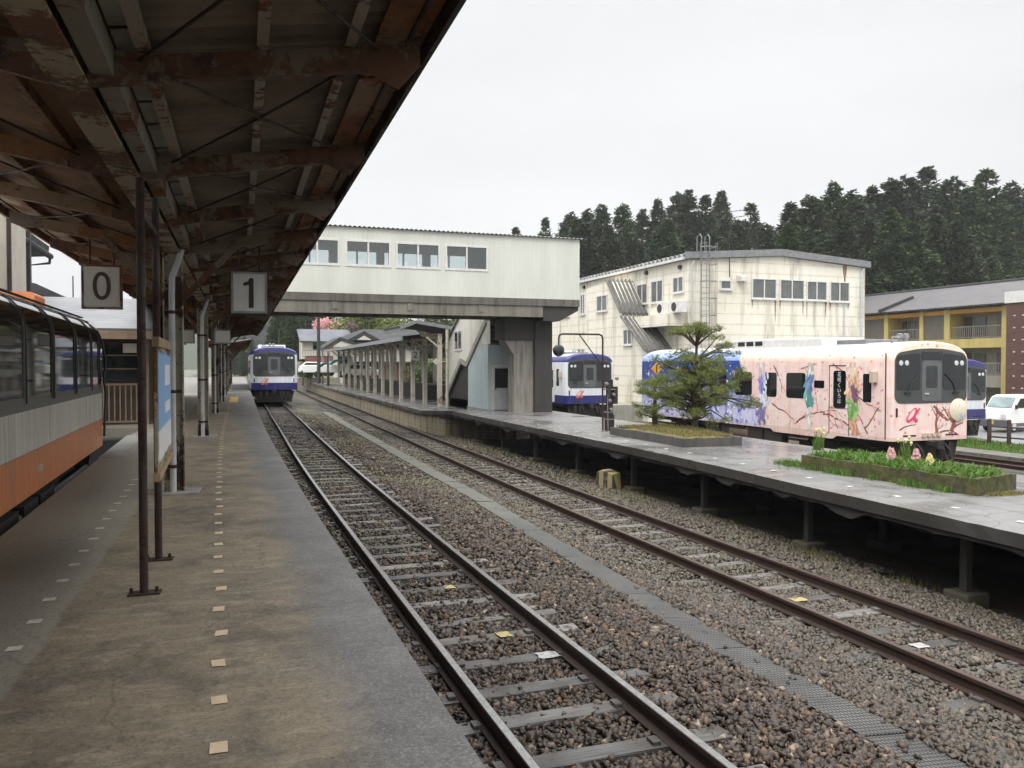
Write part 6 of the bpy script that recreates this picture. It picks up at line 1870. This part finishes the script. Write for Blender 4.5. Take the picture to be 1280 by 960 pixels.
for s in (-1, 1):
    for a, b, c_ in ((-.98, -.15, True), (-.02, .75, False), (.88, 1.5, False)):
        m = MB(); m.prism([(a, 1.24), (b, 1.24), (b, 1.72), (a + (.42 if c_ else 0), 1.72)], 'x', s * .742, s * .70); m.build('side_window', M['glass'], t, local=True)
    for y in (-1.05, 1.1):
        m = MB(); m.lathe([(.16, -.08), (.28, -.08), (.29, -.05), (.29, .06), (.1, .08)], (s * .66, y, .29), 24, 'x'); wh = m.build('wheel', M['tyre'], t, local=True, smooth=35)
        m = MB(); m.lathe([(.02, -.01), (.17, -.005), (.18, .0)], (s * .745, y, .29), 16, 'x'); m.build('rim', M['alu'], wh, local=True, smooth=35)
    m = MB(); m.prism(rrect(min(s * .42, s * .70), max(s * .42, s * .70), .72, .95, .06), 'y', -1.70, -1.6); m.build('headlight', M['lamp_glass'], t, local=True)
    m = MB(); m.box(s * .78 - .06, s * .78 + .06, -1.0, -.9, 1.2, 1.4); m.build('mirror', M['black'], t, local=True)
m = MB(); m.box(-.75, .75, -1.76, -1.5, .28, .66); m.box(-.742, .742, -1.4, 1.6, .30, .50); m.build('bumper', M['bumper'], t, local=True, bevel=.04)
m = MB(); m.box(-.2, .1, -1.785, -1.762, .42, .60); m.build('number_plate', M['plate_yellow'], t, local=True)

# ================================================================== BUILDINGS BESIDE PLATFORM 1
M['dark_wood'] = simple('dark_wood_wall', (0.045, 0.033, 0.026), (0.075, 0.055, 0.04), 2, .7, coord='World')
M['wood_trim'] = simple('brown_wood_trim', (0.26, 0.19, 0.13), (0.18, 0.13, 0.09), 4, .7, coord='World')
g = G('silver_batten_roof'); v = g.coord('World'); s3 = g.n('SeparateXYZ', None, Vector=v)
st = g.math('FRACT', g.math('MULTIPLY', s3.outputs[1], 1 / .26)); n = g.noise(v, 1.5, 5)
c = g.mix(g.rng(n, .35, .65), (0.21, 0.215, 0.225), (0.15, 0.153, 0.162)); c = g.mix(g.rng(st, .80, .95, 0, .8), c, (0.10, 0.10, 0.11))
M['silver_roof'] = g.pbr(c, .4, .2, g.bump(st, -.6, .03))
t = thing('station_house', 'dark timber station house with a silver batten roof beyond the orange railcar', 'building', (-5, 30, .3))
m = MB(); m.box(-9, -1.75, 23.6, 44, -.3, 3.25); m.build('wall', M['dark_wood'], t)
m = MB(); m.add([(-9.5, 22.9, 3.36), (-1.45, 22.9, 3.36), (-1.45, 26.2, 4.35), (-9.5, 26.2, 4.35), (-1.45, 44.3, 3.5), (-9.5, 44.3, 3.5)], [(0, 1, 2, 3), (3, 2, 4, 5)]); m.build('roof', M['silver_roof'], t, thick=.06)
m = MB(); m.box(-9.5, -1.46, 22.86, 22.95, 3.12, 3.33); m.box(-1.84, -1.70, 23.42, 23.58, .3, 3.12); m.box(-3.1, -2.98, 23.42, 23.58, .3, 3.12); m.build('timber_trim', M['wood_trim'], t)
m = MB()
for x0, x1 in ((-2.95, -1.9), (-4.6, -3.15)):
    m.box(x0, x1, 23.55, 23.595, 2.05, 3.05)
m.build('window', M['glass'], t)
m = MB()
for z in (2.35, 2.70): m.box(-4.6, -1.9, 23.52, 23.548, z, z + .03)
m.box(-4.6, -1.86, 23.40, 23.44, 1.94, 1.985); m.box(-4.6, -1.86, 23.40, 23.44, .98, 1.02)
for x in np.arange(-4.6, -1.9, .13): m.box(x, x + .03, 23.41, 23.43, 1.02, 1.94)
m.build('railing', M['wood_trim'], t)
m = MB(); m.box(-2.30, -1.98, 23.45, 23.50, 2.78, 3.02); m.build('notice_plate', M['sign_lit'], t)
for i, y in enumerate((25.6, 28.6, 31.8, 35.4, 39)):
    m = MB(); m.box(-1.745, -1.70, y, y + 1.5, PZ + .9, PZ + 2.0); m.build('window', M['glass'], t)
    m = MB(); m.box(-1.76, -1.66, y - .3, y - .14, PZ, 3.2); m.build('wall_post', M['wood_trim'], t)
m = MB(); m.box(-5.2, -1.9, 21.0, 21.5, -.2, .75); tag(m.build('buffer_stop', M['concrete_black'], bevel=.03), 'dark concrete buffer stop at the end of the bay track', 'buffer stop')
m = MB()
m.box(-1.66, -1.15, 28.0, 28.5, PZ, PZ + 1.35); tag(m.build('storage_locker', simple('navy_cabinet', (0.02, 0.03, 0.055), (0.025, 0.035, 0.06), 3, .5), bevel=.02), 'dark navy locker against the station house wall', 'locker')

ye, ze = onx(12, 290, -5.5); ye2, ze2 = onx(60, 321, -5.5)
t = thing('station_shelter', 'grey roofed station shelter with a beige wall on the far side of the bay track', 'building', (-7, 28, 0))
m = MB(); m.prism([(-5.5, ze), (-5.45, ze + .35), (-9, ze + 1.3), (-9, ze + .9), (-6.2, ze - .05)], 'y', 10, ye2); m.build('roof', M['roof_dark'], t)
m = MB(); m.tube([(-5.42, 10, ze + .06), (-5.42, ye2, ze + .0)], .10, 8); m.tube([(-5.42, ye2 - .1, ze), (-5.42, ye2 - .2, ze - .25), (-5.85, ye2 - 1.2, ze - .45), (-5.85, ye2 - 1.2, 0)], .045, 8); m.build('gutter_pipe', M['roof_dark'], t, smooth=40)
xp = ony(34, 340, 28.5)[0]
m = MB(); m.box(xp - .10, xp + .10, 28.4, 28.6, -.2, ze + .5); m.build('post', M['dark_metal'], t)
xw = ony(9, 320, 22)[0]
m = MB(); m.box(xw - 4, xw, 22, 24, -.2, ze + .4); m.build('wall', simple('beige_siding', (0.50, 0.46, 0.40), (0.44, 0.40, 0.35), 2, .7, coord='World'), t)
m = MB(); m.tube([(xw + .05, 21.95, 0), (xw + .05, 21.95, ze)], .05, 8); m.build('drainpipe', M['post_brown'], t)
t = thing('tiled_house', 'low house with a dark tiled roof beyond the station shelter', 'house', (-9, 47, 0))
x0, z0 = ony(80, 371, 46); x1, z1 = ony(44, 354, 46)
m = MB(); m.prism([(x0 - 9, z0 - 1.2), (x0, z0 - .2), (x0, z0), (x1, z1 + .0), (x0 - 9, z1 + .8)], 'y', 46, 60); m.build('roof', M['roof_dark'], t)
m = MB(); m.box(x0 - 8.5, x0 - .8, 47, 59, -.3, z0 - .25); m.build('wall', M['old_wall'], t)

# ================================================================== FAR BUILDINGS SEEN UNDER THE FOOTBRIDGE
M['far_white'] = simple('white_house_wall', (0.62, 0.60, 0.54), (0.54, 0.52, 0.46), .6, .8, coord='World')
M['far_blue_roof'] = simple('blue_grey_roof', (0.095, 0.10, 0.12), (0.075, 0.08, 0.095), .6, .5, coord='World')
M['red_clad'] = simple('red_brown_cladding', (0.20, 0.075, 0.05), (0.15, 0.055, 0.04), 1, .7, coord='World')
DY = 112
x0, zt = ony(378, 413, DY); x1, _ = ony(437, 413, DY); zb = ony(378, 447, DY)[1]; ze_ = ony(400, 426, DY)[1]
t = thing('white_house', 'white house with a blue grey roof and a red brown ground floor on the slope', 'house', (x0 + 4, DY + 4, zb))
m = MB(); m.box(x0, x1, DY, DY + 8, zb - .2, ze_ + .1); m.prism([(DY, ze_), (DY + 8, ze_), (DY + 4, zt)], 'x', x0 + .02, x1 - .02); m.build('wall', M['far_white'], t)
m = MB(); m.add([(x0 - .4, DY - .7, ze_ - .15), (x1 + .5, DY - .7, ze_ - .15), (x1 + .5, DY + 4, zt + .25), (x0 - .4, DY + 4, zt + .25), (x1 + .5, DY + 8.7, ze_ - .15), (x0 - .4, DY + 8.7, ze_ - .15)], [(0, 1, 2, 3), (3, 2, 4, 5)]); m.build('roof', M['far_blue_roof'], t, thick=.2)
xw0, zw0 = ony(391, 437, DY); xw1, zw1 = ony(401, 427, DY)
for k in range(2):
    m = MB(); m.box(xw0 + k * 3.0, xw1 + k * 3.0, DY - .08, DY - .02, zw0, zw1); m.build('window', M['glass'], t)
xr0 = ony(407, 430, DY)[0]
m = MB(); m.box(xr0, xr0 + 1.6, DY - .06, DY - .01, ze_ - 1.3, ze_ - .2); m.build('shutter', simple('orange_brown_shutter', (0.36, 0.17, 0.08), (0.3, 0.14, 0.07), 2, .7), t)
zlow = ony(400, 467, DY - 2)[1]
m = MB(); m.box(ony(383, 450, DY - 2)[0], ony(436, 450, DY - 2)[0], DY - 2, DY - .1, zlow - .5, zb + .2); m.build('lower_wall', M['red_clad'], t)
m = MB(); a_, b_ = ony(378, 438, DY - 2)[0], ony(400, 438, DY - 2)[0]
m.box(a_, b_ + 3, DY - 2.0, DY - 1.9, zb + .9, zb + 1.0); m.box(a_, b_ + 3, DY - 2.0, DY - 1.9, zb + .1, zb + .2)
for x in np.arange(a_, b_ + 3, .35): m.box(x, x + .06, DY - 1.98, DY - 1.92, zb + .2, zb + .9)
m.build('balcony_railing', M['grey_metal'], t)
DY = 92
x0, zr = ony(447, 414, DY); x1, _ = ony(520, 414, DY); ze_ = ony(450, 427, DY)[1]
t = thing('tiled_house', 'dark tiled hip and gable house behind the island canopy', 'house', (x0 + 5, DY + 4, 0))
m = MB(); m.add([(x0 - 2.5, DY - 1, ze_), (x1 + 1, DY - 1, ze_), (x1 + 1, DY + 4.5, zr + .3), (x0 + 1.3, DY + 4.5, zr + .3), (x0 - 2.5, DY + 10, ze_), (x1 + 1, DY + 10, ze_)], [(0, 1, 2, 3), (3, 2, 5, 4), (0, 3, 4)]); m.build('roof', M['roof_dark'], t, thick=.25)
xg, zg = ony(455, 416, DY - 1.2)
m = MB(); m.prism([(xg - 1.9, ze_ + .1), (xg + 1.9, ze_ + .1), (xg, zg + .2)], 'y', DY - 1.3, DY + 3); m.build('gable', M['roof_dark'], t)
m = MB(); m.prism([(xg - .8, ze_ + .15), (xg + .8, ze_ + .15), (xg, zg - .3)], 'y', DY - 1.34, DY - 1.31); m.build('gable_panel', M['far_white'], t)
m = MB(); m.box(x0 - 1.5, x1, DY, DY + 9, -1, ze_ + .05); m.build('wall', M['far_white'], t)
x0, z0 = ony(405, 434, 84); x1, z1 = ony(450, 424, 84)
t = thing('shelter_roof', 'dark gabled shelter at the far end of the island canopy', 'shelter', (x0 + 1.5, 86, .4))
m = MB(); m.prism([(x0, z0), (x0 + 1.6, z1 + .2), (x1, z0 + .35), (x1, z0 + .1), (x0 + 1.6, z1 - .1), (x0, z0 - .25)], 'y', 84, 90); m.build('roof', M['roof_dark'], t)
m = MB()
for x in (x0 + .5, x1 - .4):
    for y in (84.5, 89.5): m.box(x - .09, x + .09, y - .09, y + .09, .3, z0)
m.build('post', M['cream_post'], t)
m = MB(); m.prism([(x0 + .9, z0 + .05), (x1 - .2, z0 + .05), (x1 - .2, z0 + .25), (x0 + 1.7, z1 - .2)], 'y', 84.1, 84.15); m.build('gable_panel', M['far_white'], t)

# vehicles on the far forecourt
def small_car(label, px, py, DY, rz, name='parked_car', cat='car', lorry=False):
    x, z = ony(px, py, DY)
    t = thing(name, label, cat, (x, DY, z), rz)
    if lorry: pf = [(-2.4, .5), (-2.4, 1.3), (-2.1, 2.2), (-.9, 2.25), (-.85, 1.25), (2.6, 1.25), (2.6, .5)]
    else: pf = [(-1.9, .35), (-1.9, .85), (-1.1, .98), (-.5, 1.45), (1.0, 1.48), (1.75, 1.0), (1.9, .4)]
    m = MB(); m.prism(pf, 'x', -.8, .8); m.build('body', M['van_white'], t, local=True, bevel=.08)
    m = MB()
    if lorry: m.prism([(-2.0, 1.4), (-1.05, 1.4), (-1.05, 2.05), (-1.85, 2.05)], 'x', -.81, .81)
    else: m.prism([(-.9, 1.0), (1.3, 1.02), (.9, 1.40), (-.45, 1.38)], 'x', -.81, .81)
    m.build('window', M['glass'], t, local=True)
    for s in (-1, 1):
        for y in (-1.2, 1.2):
            m = MB(); m.lathe([(.1, -.1), (.32, -.1), (.32, .08), (.1, .1)], (s * .72, y, .32), 16, 'x'); m.build('wheel', M['tyre'], t, local=True)


small_car('white car parked under the pole before the white house', 397, 470, 88, R(60))
small_car('small white lorry parked nearer the island canopy', 413, 472, 84, R(75), 'white_lorry', 'lorry', True)
small_car('white car parked between the far island canopy posts', 452, 474, 80, R(80))

# blue tarpaulin over the dark stall
xa, za = ony(401, 455, 80); xb, zb = ony(440, 445, 80)
m = MB(); m.grid(14, 4, lambda u, q: (xa + (xb - xa) * u, 80 + 2.4 * q, za + (zb - za) * u + .12 * math.sin(u * 17 + q * 3) - .25 * (q - .5) ** 2 - .2 * q))
tag(m.build('tarpaulin', simple('turquoise_tarp', (0.06, 0.33, 0.42), (0.05, 0.26, 0.35), 2, .4), thick=.03), 'turquoise tarpaulin awning beside the far island canopy posts', 'tarpaulin')


def pole(name, label, px, pybase, pytop, DY, r=.13, arms=0):
    x, zb_ = ony(px, pybase, DY); _, zt_ = ony(px, pytop, DY)
    t = thing(name, label, 'pole', (x, DY, zb_))
    m = MB(); m.tube([(x, DY, zb_ - .4), (x, DY, zt_)], [r, r * .75], 10); m.build('shaft', M['dark_metal'] if arms == 0 else M['concrete_dark'], t)
    m = MB()
    for k in range(arms): m.box(x - .8, x + .8, DY - .05, DY + .05, zt_ - .4 - .7 * k, zt_ - .3 - .7 * k)
    if arms: m.build('cross_arm', M['dark_metal'], t)


pole('utility_pole', 'tall dark pole at the end of the island platform before the white house', 398.5, 474, 380, 76, .17, 1)
pole('lamp_pole', 'short dark pole beside the parked cars near the canopy', 410, 477, 444, 74, .10)
pole('utility_pole', 'thin grey utility pole in front of the misty hill', 357, 450, 408, 140, .16, 2)
pole('utility_pole', 'thin dark utility pole under the dark cedar clump', 349, 450, 410, 120, .14, 0)
pole('utility_pole', 'slim pole with wires in the bright gap above the orange railcar', 92, 420, 345, 60, .05, 0)

# low wall at the far forecourt, green bank
m = MB(); m.box(8.0, 30, 96, 96.4, -1, 1.0); tag(m.build('boundary_wall', M['concrete_light']), 'low pale wall along the far slope', 'wall')
xh = [(-60, 2), (-20, 3), (0, 6)]
g = G('bank_grass'); v = g.coord('World'); M['bank'] = g.pbr(g.mix(g.noise(v, .6, 6, .7), (0.06, 0.09, 0.025), (0.14, 0.15, 0.06)), .9)
m = MB(); m.grid(30, 10, lambda u, q: (4 + 46 * u, 97 + 33 * q, -.9 + (ony(380, 450, 110)[1] + .9) * min(1, q * 2.2) + .3 * math.sin(u * 20 + q * 5)))
tag(m.build('grass_bank', M['bank'], smooth=60), 'green grassy slope below the far houses', 'slope', kind='structure')
m = MB(); m.grid(40, 24, lambda u, q: (-300 + 620 * u, 480 + 420 * q, -1 + 70 * math.sin(min(1, q * 1.3) * math.pi / 2) * math.exp(-((-300 + 620 * u - 55) / 95) ** 2) + 2 * math.sin(u * 25 + q * 9)))
tag(m.build('hill', simple('forest_floor', (0.03, 0.04, 0.022), (0.045, 0.055, 0.03), .1, .95, coord='World', dirt=0), smooth=60), 'wooded hill fading in the mist', 'hill', kind='structure')

# ================================================================== TREES
M['cedar'] = foliage('cedar_foliage', [(0, (0.013, 0.025, 0.010)), (.4, (0.030, 0.050, 0.018)), (.75, (0.052, 0.078, 0.028)), (.93, (0.072, 0.086, 0.040)), (1, (0.085, 0.06, 0.034))], trans=.12)
M['cedar_bark'] = simple('cedar_bark', (0.06, 0.042, 0.033), (0.085, 0.06, 0.045), 2, .95, dirt=0)
M['leaf_green'] = foliage('broadleaf_spring_green', [(0, (0.06, 0.085, 0.02)), (.5, (0.12, 0.14, 0.035)), (1, (0.19, 0.19, 0.06))], trans=.3)
M['blossom'] = foliage('cherry_blossom', [(0, (0.52, 0.26, 0.30)), (.5, (0.68, 0.40, 0.43)), (1, (0.78, 0.55, 0.56))], trans=.3)
M['shrub'] = foliage('dark_shrub_leaf', [(0, (0.03, 0.045, 0.018)), (.6, (0.06, 0.085, 0.03)), (1, (0.10, 0.12, 0.045))], trans=.2)


def leaf_quads(Cc, D, ln, wd):
    """kite shaped sprays at Cc pointing along D"""
    n = len(Cc)
    s = np.cross(D, rng.normal(size=(n, 3))); s /= np.linalg.norm(s, axis=1)[:, None]
    l = (rng.uniform(.6, 1.3, n) * ln)[:, None]; w_ = (rng.uniform(.6, 1.3, n) * wd)[:, None]
    V = np.stack([Cc, Cc + D * l * .45 + s * w_, Cc + D * l, Cc + D * l * .4 - s * w_], 1).reshape(-1, 3)
    return V, np.arange(len(V)).reshape(-1, 4)


def cedar_proto(seed, H=25.0, R0=3.2, n=26000, bare=.12, p=.8):
    r_ = np.random.default_rng(seed)
    global rng
    old = rng; rng = r_
    nb = 420
    tb = bare + (1 - bare) * np.sort(r_.random(nb) ** .8)
    ab = r_.uniform(0, 2 * np.pi, nb)
    tt = (1 - tb) / (1 - bare)
    lb = R0 * np.minimum(.95, 1.30 * tt ** p) * r_.uniform(.74, 1.08, nb) * np.clip((tb - bare) * 10 + .5, .5, 1) + .06
    per = (lb ** 1.3 / (lb ** 1.3).sum() * n).astype(int) + 8
    Cc, D = [], []
    for t_, a_, l_, k in zip(tb, ab, lb, per):
        q = r_.random(k) ** .42
        u = l_ * q
        c = np.stack([np.cos(a_) * u, np.sin(a_) * u, t_ * H + .30 * u - .16 * u * u], 1)
        sp = (.07 + .10 * l_)
        c += r_.normal(size=(k, 3)) * np.array([sp, sp, sp * .75])
        d = np.stack([np.cos(a_ + r_.normal(0, .8, k)), np.sin(a_ + r_.normal(0, .8, k)), r_.normal(.25, .6, k)], 1)
        Cc.append(c); D.append(d / np.linalg.norm(d, axis=1)[:, None])
    V, F = leaf_quads(np.concatenate(Cc), np.concatenate(D), .36, .095)
    rng = old
    t = thing('cedar_tree', None, 'tree', (0, 0, 0))
    np_mesh('crown', V, F, M['cedar'], t)
    m = MB(); m.tube([(0, 0, 0), (.05, 0, H * .5), (0, 0, H * .97)], [.42, .26, .04], 8)
    for i in range(14):
        t_ = random.uniform(.03, .35); a_ = random.uniform(0, 6.28); l_ = random.uniform(.8, 2.0)
        m.tube([(0, 0, t_ * H), (l_ * math.cos(a_), l_ * math.sin(a_), t_ * H + .2)], [.06, .02], 5)
    m.build('trunk', M['cedar_bark'], t, local=True)
    return t


protos = [cedar_proto(1), cedar_proto(2, R0=2.9, p=.85), cedar_proto(3, R0=3.7, n=30000, p=.7), cedar_proto(4, R0=2.8, bare=.22, p=.75), cedar_proto(5, R0=3.4, p=.78, bare=.1)]
used = set()


def cedar(x, y, zb_, ztop, label, group, k=None, wide=1.0):
    k = random.randrange(5) if k is None else k
    s = (ztop - zb_) / 25.0
    sc = (s * wide * random.uniform(.9, 1.15), s * wide * random.uniform(.9, 1.15), s)
    if k not in used:
        used.add(k); o = protos[k]; o.location = (x, y, zb_); o.rotation_euler = (0, 0, random.uniform(0, 6.28)); o.scale = sc
    else: o = copy_tree(protos[k], loc=(x, y, zb_), rz=random.uniform(0, 6.28), scale=sc)
    o['label'] = label; o['group'] = group
    return o


LBR, GR = 'tall dark cedar in the dense row above the apartment roof', 'cedars above the apartment roof'
LBL, GL = 'dark cedar in the row rising behind the cream railway building', 'cedars behind the cream building'
for (px, py) in ((988, 254), (1012, 246), (1042, 230), (1066, 240), (1090, 234), (1115, 225), (1133, 221), (1159, 210), (1190, 223), (1212, 236), (1233, 213), (1265, 230), (1290, 226)):
    d = random.uniform(86, 104); x, z = ony(px, py, d); cedar(x, d, -2, z, LBR, GR, k=random.choice([0, 1, 4, 2]), wide=1.55)
for px, py in ((1000, 262), (1027, 252), (1054, 250), (1078, 254), (1103, 248), (1124, 246), (1146, 244), (1174, 246), (1201, 248), (1222, 246), (1249, 248), (1277, 250)):
    d = random.uniform(100, 116); x, z = ony(px, py, d); cedar(x, d, -2, z, LBR, GR, k=random.choice([0, 1, 4, 2]), wide=1.5)
for i in range(20):
    px = random.uniform(985, 1300); d = random.uniform(74, 84); x, z = ony(px, random.uniform(256, 312), d); cedar(x, d, -2, z, LBR, GR, wide=1.5)
for (px, py) in ((714, 267), (735, 263), (752, 257), (779, 256), (803, 263), (822, 250), (848, 242), (860, 239), (882, 245), (902, 240), (938, 255), (963, 283), (922, 276)):
    d = random.uniform(112, 130); x, z = ony(px, py, d); cedar(x, d, -2, z, LBL, GL, k=random.choice([0, 1, 4, 2]), wide=1.3)
for i in range(22):
    px = random.uniform(716, 972); d = random.uniform(98, 110); x, z = ony(px, random.uniform(272, 320), d); cedar(x, d, -2, z, LBL, GL, wide=1.4)
for px, py, lb in ((682, 273, 'lone dark cedar top showing above the footbridge roof'), (645, 285, 'smallest cedar top peeping over the footbridge roof')):
    x, z = ony(px, py, 118); cedar(x, 118, -2, z, lb, 'cedars above the footbridge', wide=1.1)
# dark clump and misty slope under the bridge
for px, py, d in ((352, 396, 128), (362, 392, 132), (372, 394, 126), (384, 390, 134), (396, 392, 136), (345, 404, 122), (366, 400, 118), (408, 388, 140)):
    x, z = ony(px, py - 22, d); cedar(x, d, 0, z, 'dark cedar standing behind the white house under the footbridge', 'cedars behind the white house', wide=1.1)
for i in range(150):
    px = random.uniform(292, 380); d = random.uniform(490, 720)
    x = ony(px, 440, d)[0]; q = (d - 480) / 420
    zb_ = -1 + 70 * math.sin(min(1, max(0, q) * 1.3) * math.pi / 2) * math.exp(-((x - 55) / 95) ** 2)
    cedar(x, d, zb_ - 1, zb_ + random.uniform(20, 32), 'pale misty cedar on the far wooded hill', 'cedars on the misty hill', wide=1.3)

for i in range(16):
    px = random.uniform(290, 350); d = random.uniform(190, 260); x, z = ony(px, random.uniform(420, 436), d); cedar(x, d, -1, z, 'cedar at the foot of the misty hill beyond the platform end', 'cedars at the foot of the hill', wide=1.2)


def broadleaf(name, label, x, y, zb_, h, r, mat, n=5000, sz=.28, cat='tree', group=None):
    t = thing(name, label, cat, (x, y, zb_), 0, group)
    m = MB(); m.tube([(0, 0, -.3), (.1, 0, h * .3), (0, .1, h * .6)], [.06 * h * .5, .04 * h * .5, .02 * h * .5], 8)
    cl_ = []
    for k in range(12):
        a = k * 2.4; rad = r * random.uniform(.25, .8); z = h * random.uniform(.4, .88); c = (rad * math.cos(a), rad * math.sin(a), z)
        m.tube([(0, 0, h * .35), (c[0] * .5, c[1] * .5, z * .85), c], [.018 * h * .5, .012 * h * .5, .005 * h], 6); cl_.append((*c, r * random.uniform(.3, .5), r * random.uniform(.3, .5), h * random.uniform(.10, .18)))
    m.build('trunk', M['cedar_bark'], t, local=True, smooth=60)
    per = n // len(cl_); Cs = []
    for c in cl_:
        d = rng.normal(size=(per, 3)); d /= np.linalg.norm(d, axis=1)[:, None]; d *= (rng.random(per) ** .45)[:, None]; Cs.append(d * np.array(c[3:]) + np.array(c[:3]))
    Cc = np.concatenate(Cs); D = rng.normal(size=Cc.shape); D /= np.linalg.norm(D, axis=1)[:, None]
    V, F = leaf_quads(Cc, D, sz, sz * .4)
    np_mesh('crown', V, F, mat, t)
    return t


x, z = ony(420, 400, 128); zb_ = ony(420, 425, 128)[1]
broadleaf('cherry_tree', 'pink cherry tree in blossom above the white house roof', x, 128, zb_ - 3, 6.5, 3.9, M['blossom'], 5000, .32)
x, z = ony(462, 395, 125); broadleaf('broadleaf_tree', 'yellow green spring tree behind the dark tiled house', x, 125, 0, 11.5, 6.0, M['leaf_green'], 6000, .42)
x, z = ony(500, 400, 130); broadleaf('broadleaf_tree', 'darker green tree beside the footbridge stair roof', x, 130, 0, 11.0, 6.0, M['shrub'], 6000, .42)
x, z = ony(436, 402, 118); broadleaf('broadleaf_tree', 'bare brownish tree between the cherry and the spring green tree', x, 118, 0, 9, 2.6, simple('brown_twigs', (0.10, 0.075, 0.055), (0.13, 0.1, 0.075), 2, .9, dirt=0), 2200, .35)
for px, py, d, r_, h, lb in ((378, 462, 92, 1.6, 2.0, 'green bush on the slope just right of the arriving railcar'), (388, 458, 95, 1.5, 2.2, 'green bush before the red brown ground floor'), (1229, 505, 45, 1.0, 1.6, 'brownish shrub in front of the brick tower wall')):
    x, z = ony(px, py, d); broadleaf('bush', lb, x, d, z - h * .75, h, r_, M['shrub'], 2200, .16, 'bush')

for px, py, d, h_, r_, lb in ((560, 402, 120, 12, 5, 'dark green tree right behind the island canopy gable'), (585, 404, 110, 11.5, 4.5, 'dark green tree behind the footbridge stair wall'), (535, 404, 135, 12.5, 5, 'dark green tree between the canopy gable and the tiled house')):
    x, z = ony(px, py, d); broadleaf('broadleaf_tree', lb, x, d, 0, h_ - 2, r_, M['shrub'], 6000, .42)

# ================================================================== MIST
m = MB(); m.box(-620, 820, -40, 1090, -4, 190)
g = G('mist_air')
pv = g.n('VolumePrincipled', None, Color=(0.93, 0.95, 0.97), Density=.00035, Anisotropy=.2)
g.t.links.new(pv.outputs[0], g.o.inputs['Volume'])
tag(m.build('haze', g.m), 'thin pale mist over the whole station', 'haze', kind='stuff')

# hedge and stall behind the island canopy
for k in range(7):
    xk, yk = 14.5 + k * .9 + .4 * (k % 2), 60 + k * 5.2
    broadleaf('bush', 'dark green bush in the row behind the island canopy posts', xk + 1.2, yk, -.9, 3.4 + .5 * (k % 3), 1.8, M['shrub'], 1500, .2, 'bush', 'bushes behind the island canopy')
t = thing('storage_shed', 'red brown shed with a dark roof behind the island canopy posts', 'shed', (15, 84, -.9))
m = MB(); m.box(12.6, 20, 84, 88, -.95, 2.6); m.build('wall', M['red_clad'], t)
m = MB(); m.box(12.2, 20.4, 83.6, 88.4, 2.603, 2.8); m.build('roof', M['roof_dark'], t)
m = MB(); m.box(13.2, 14.6, 83.94, 83.99, .2, 2.1); m.build('door', M['dark_wood'], t)
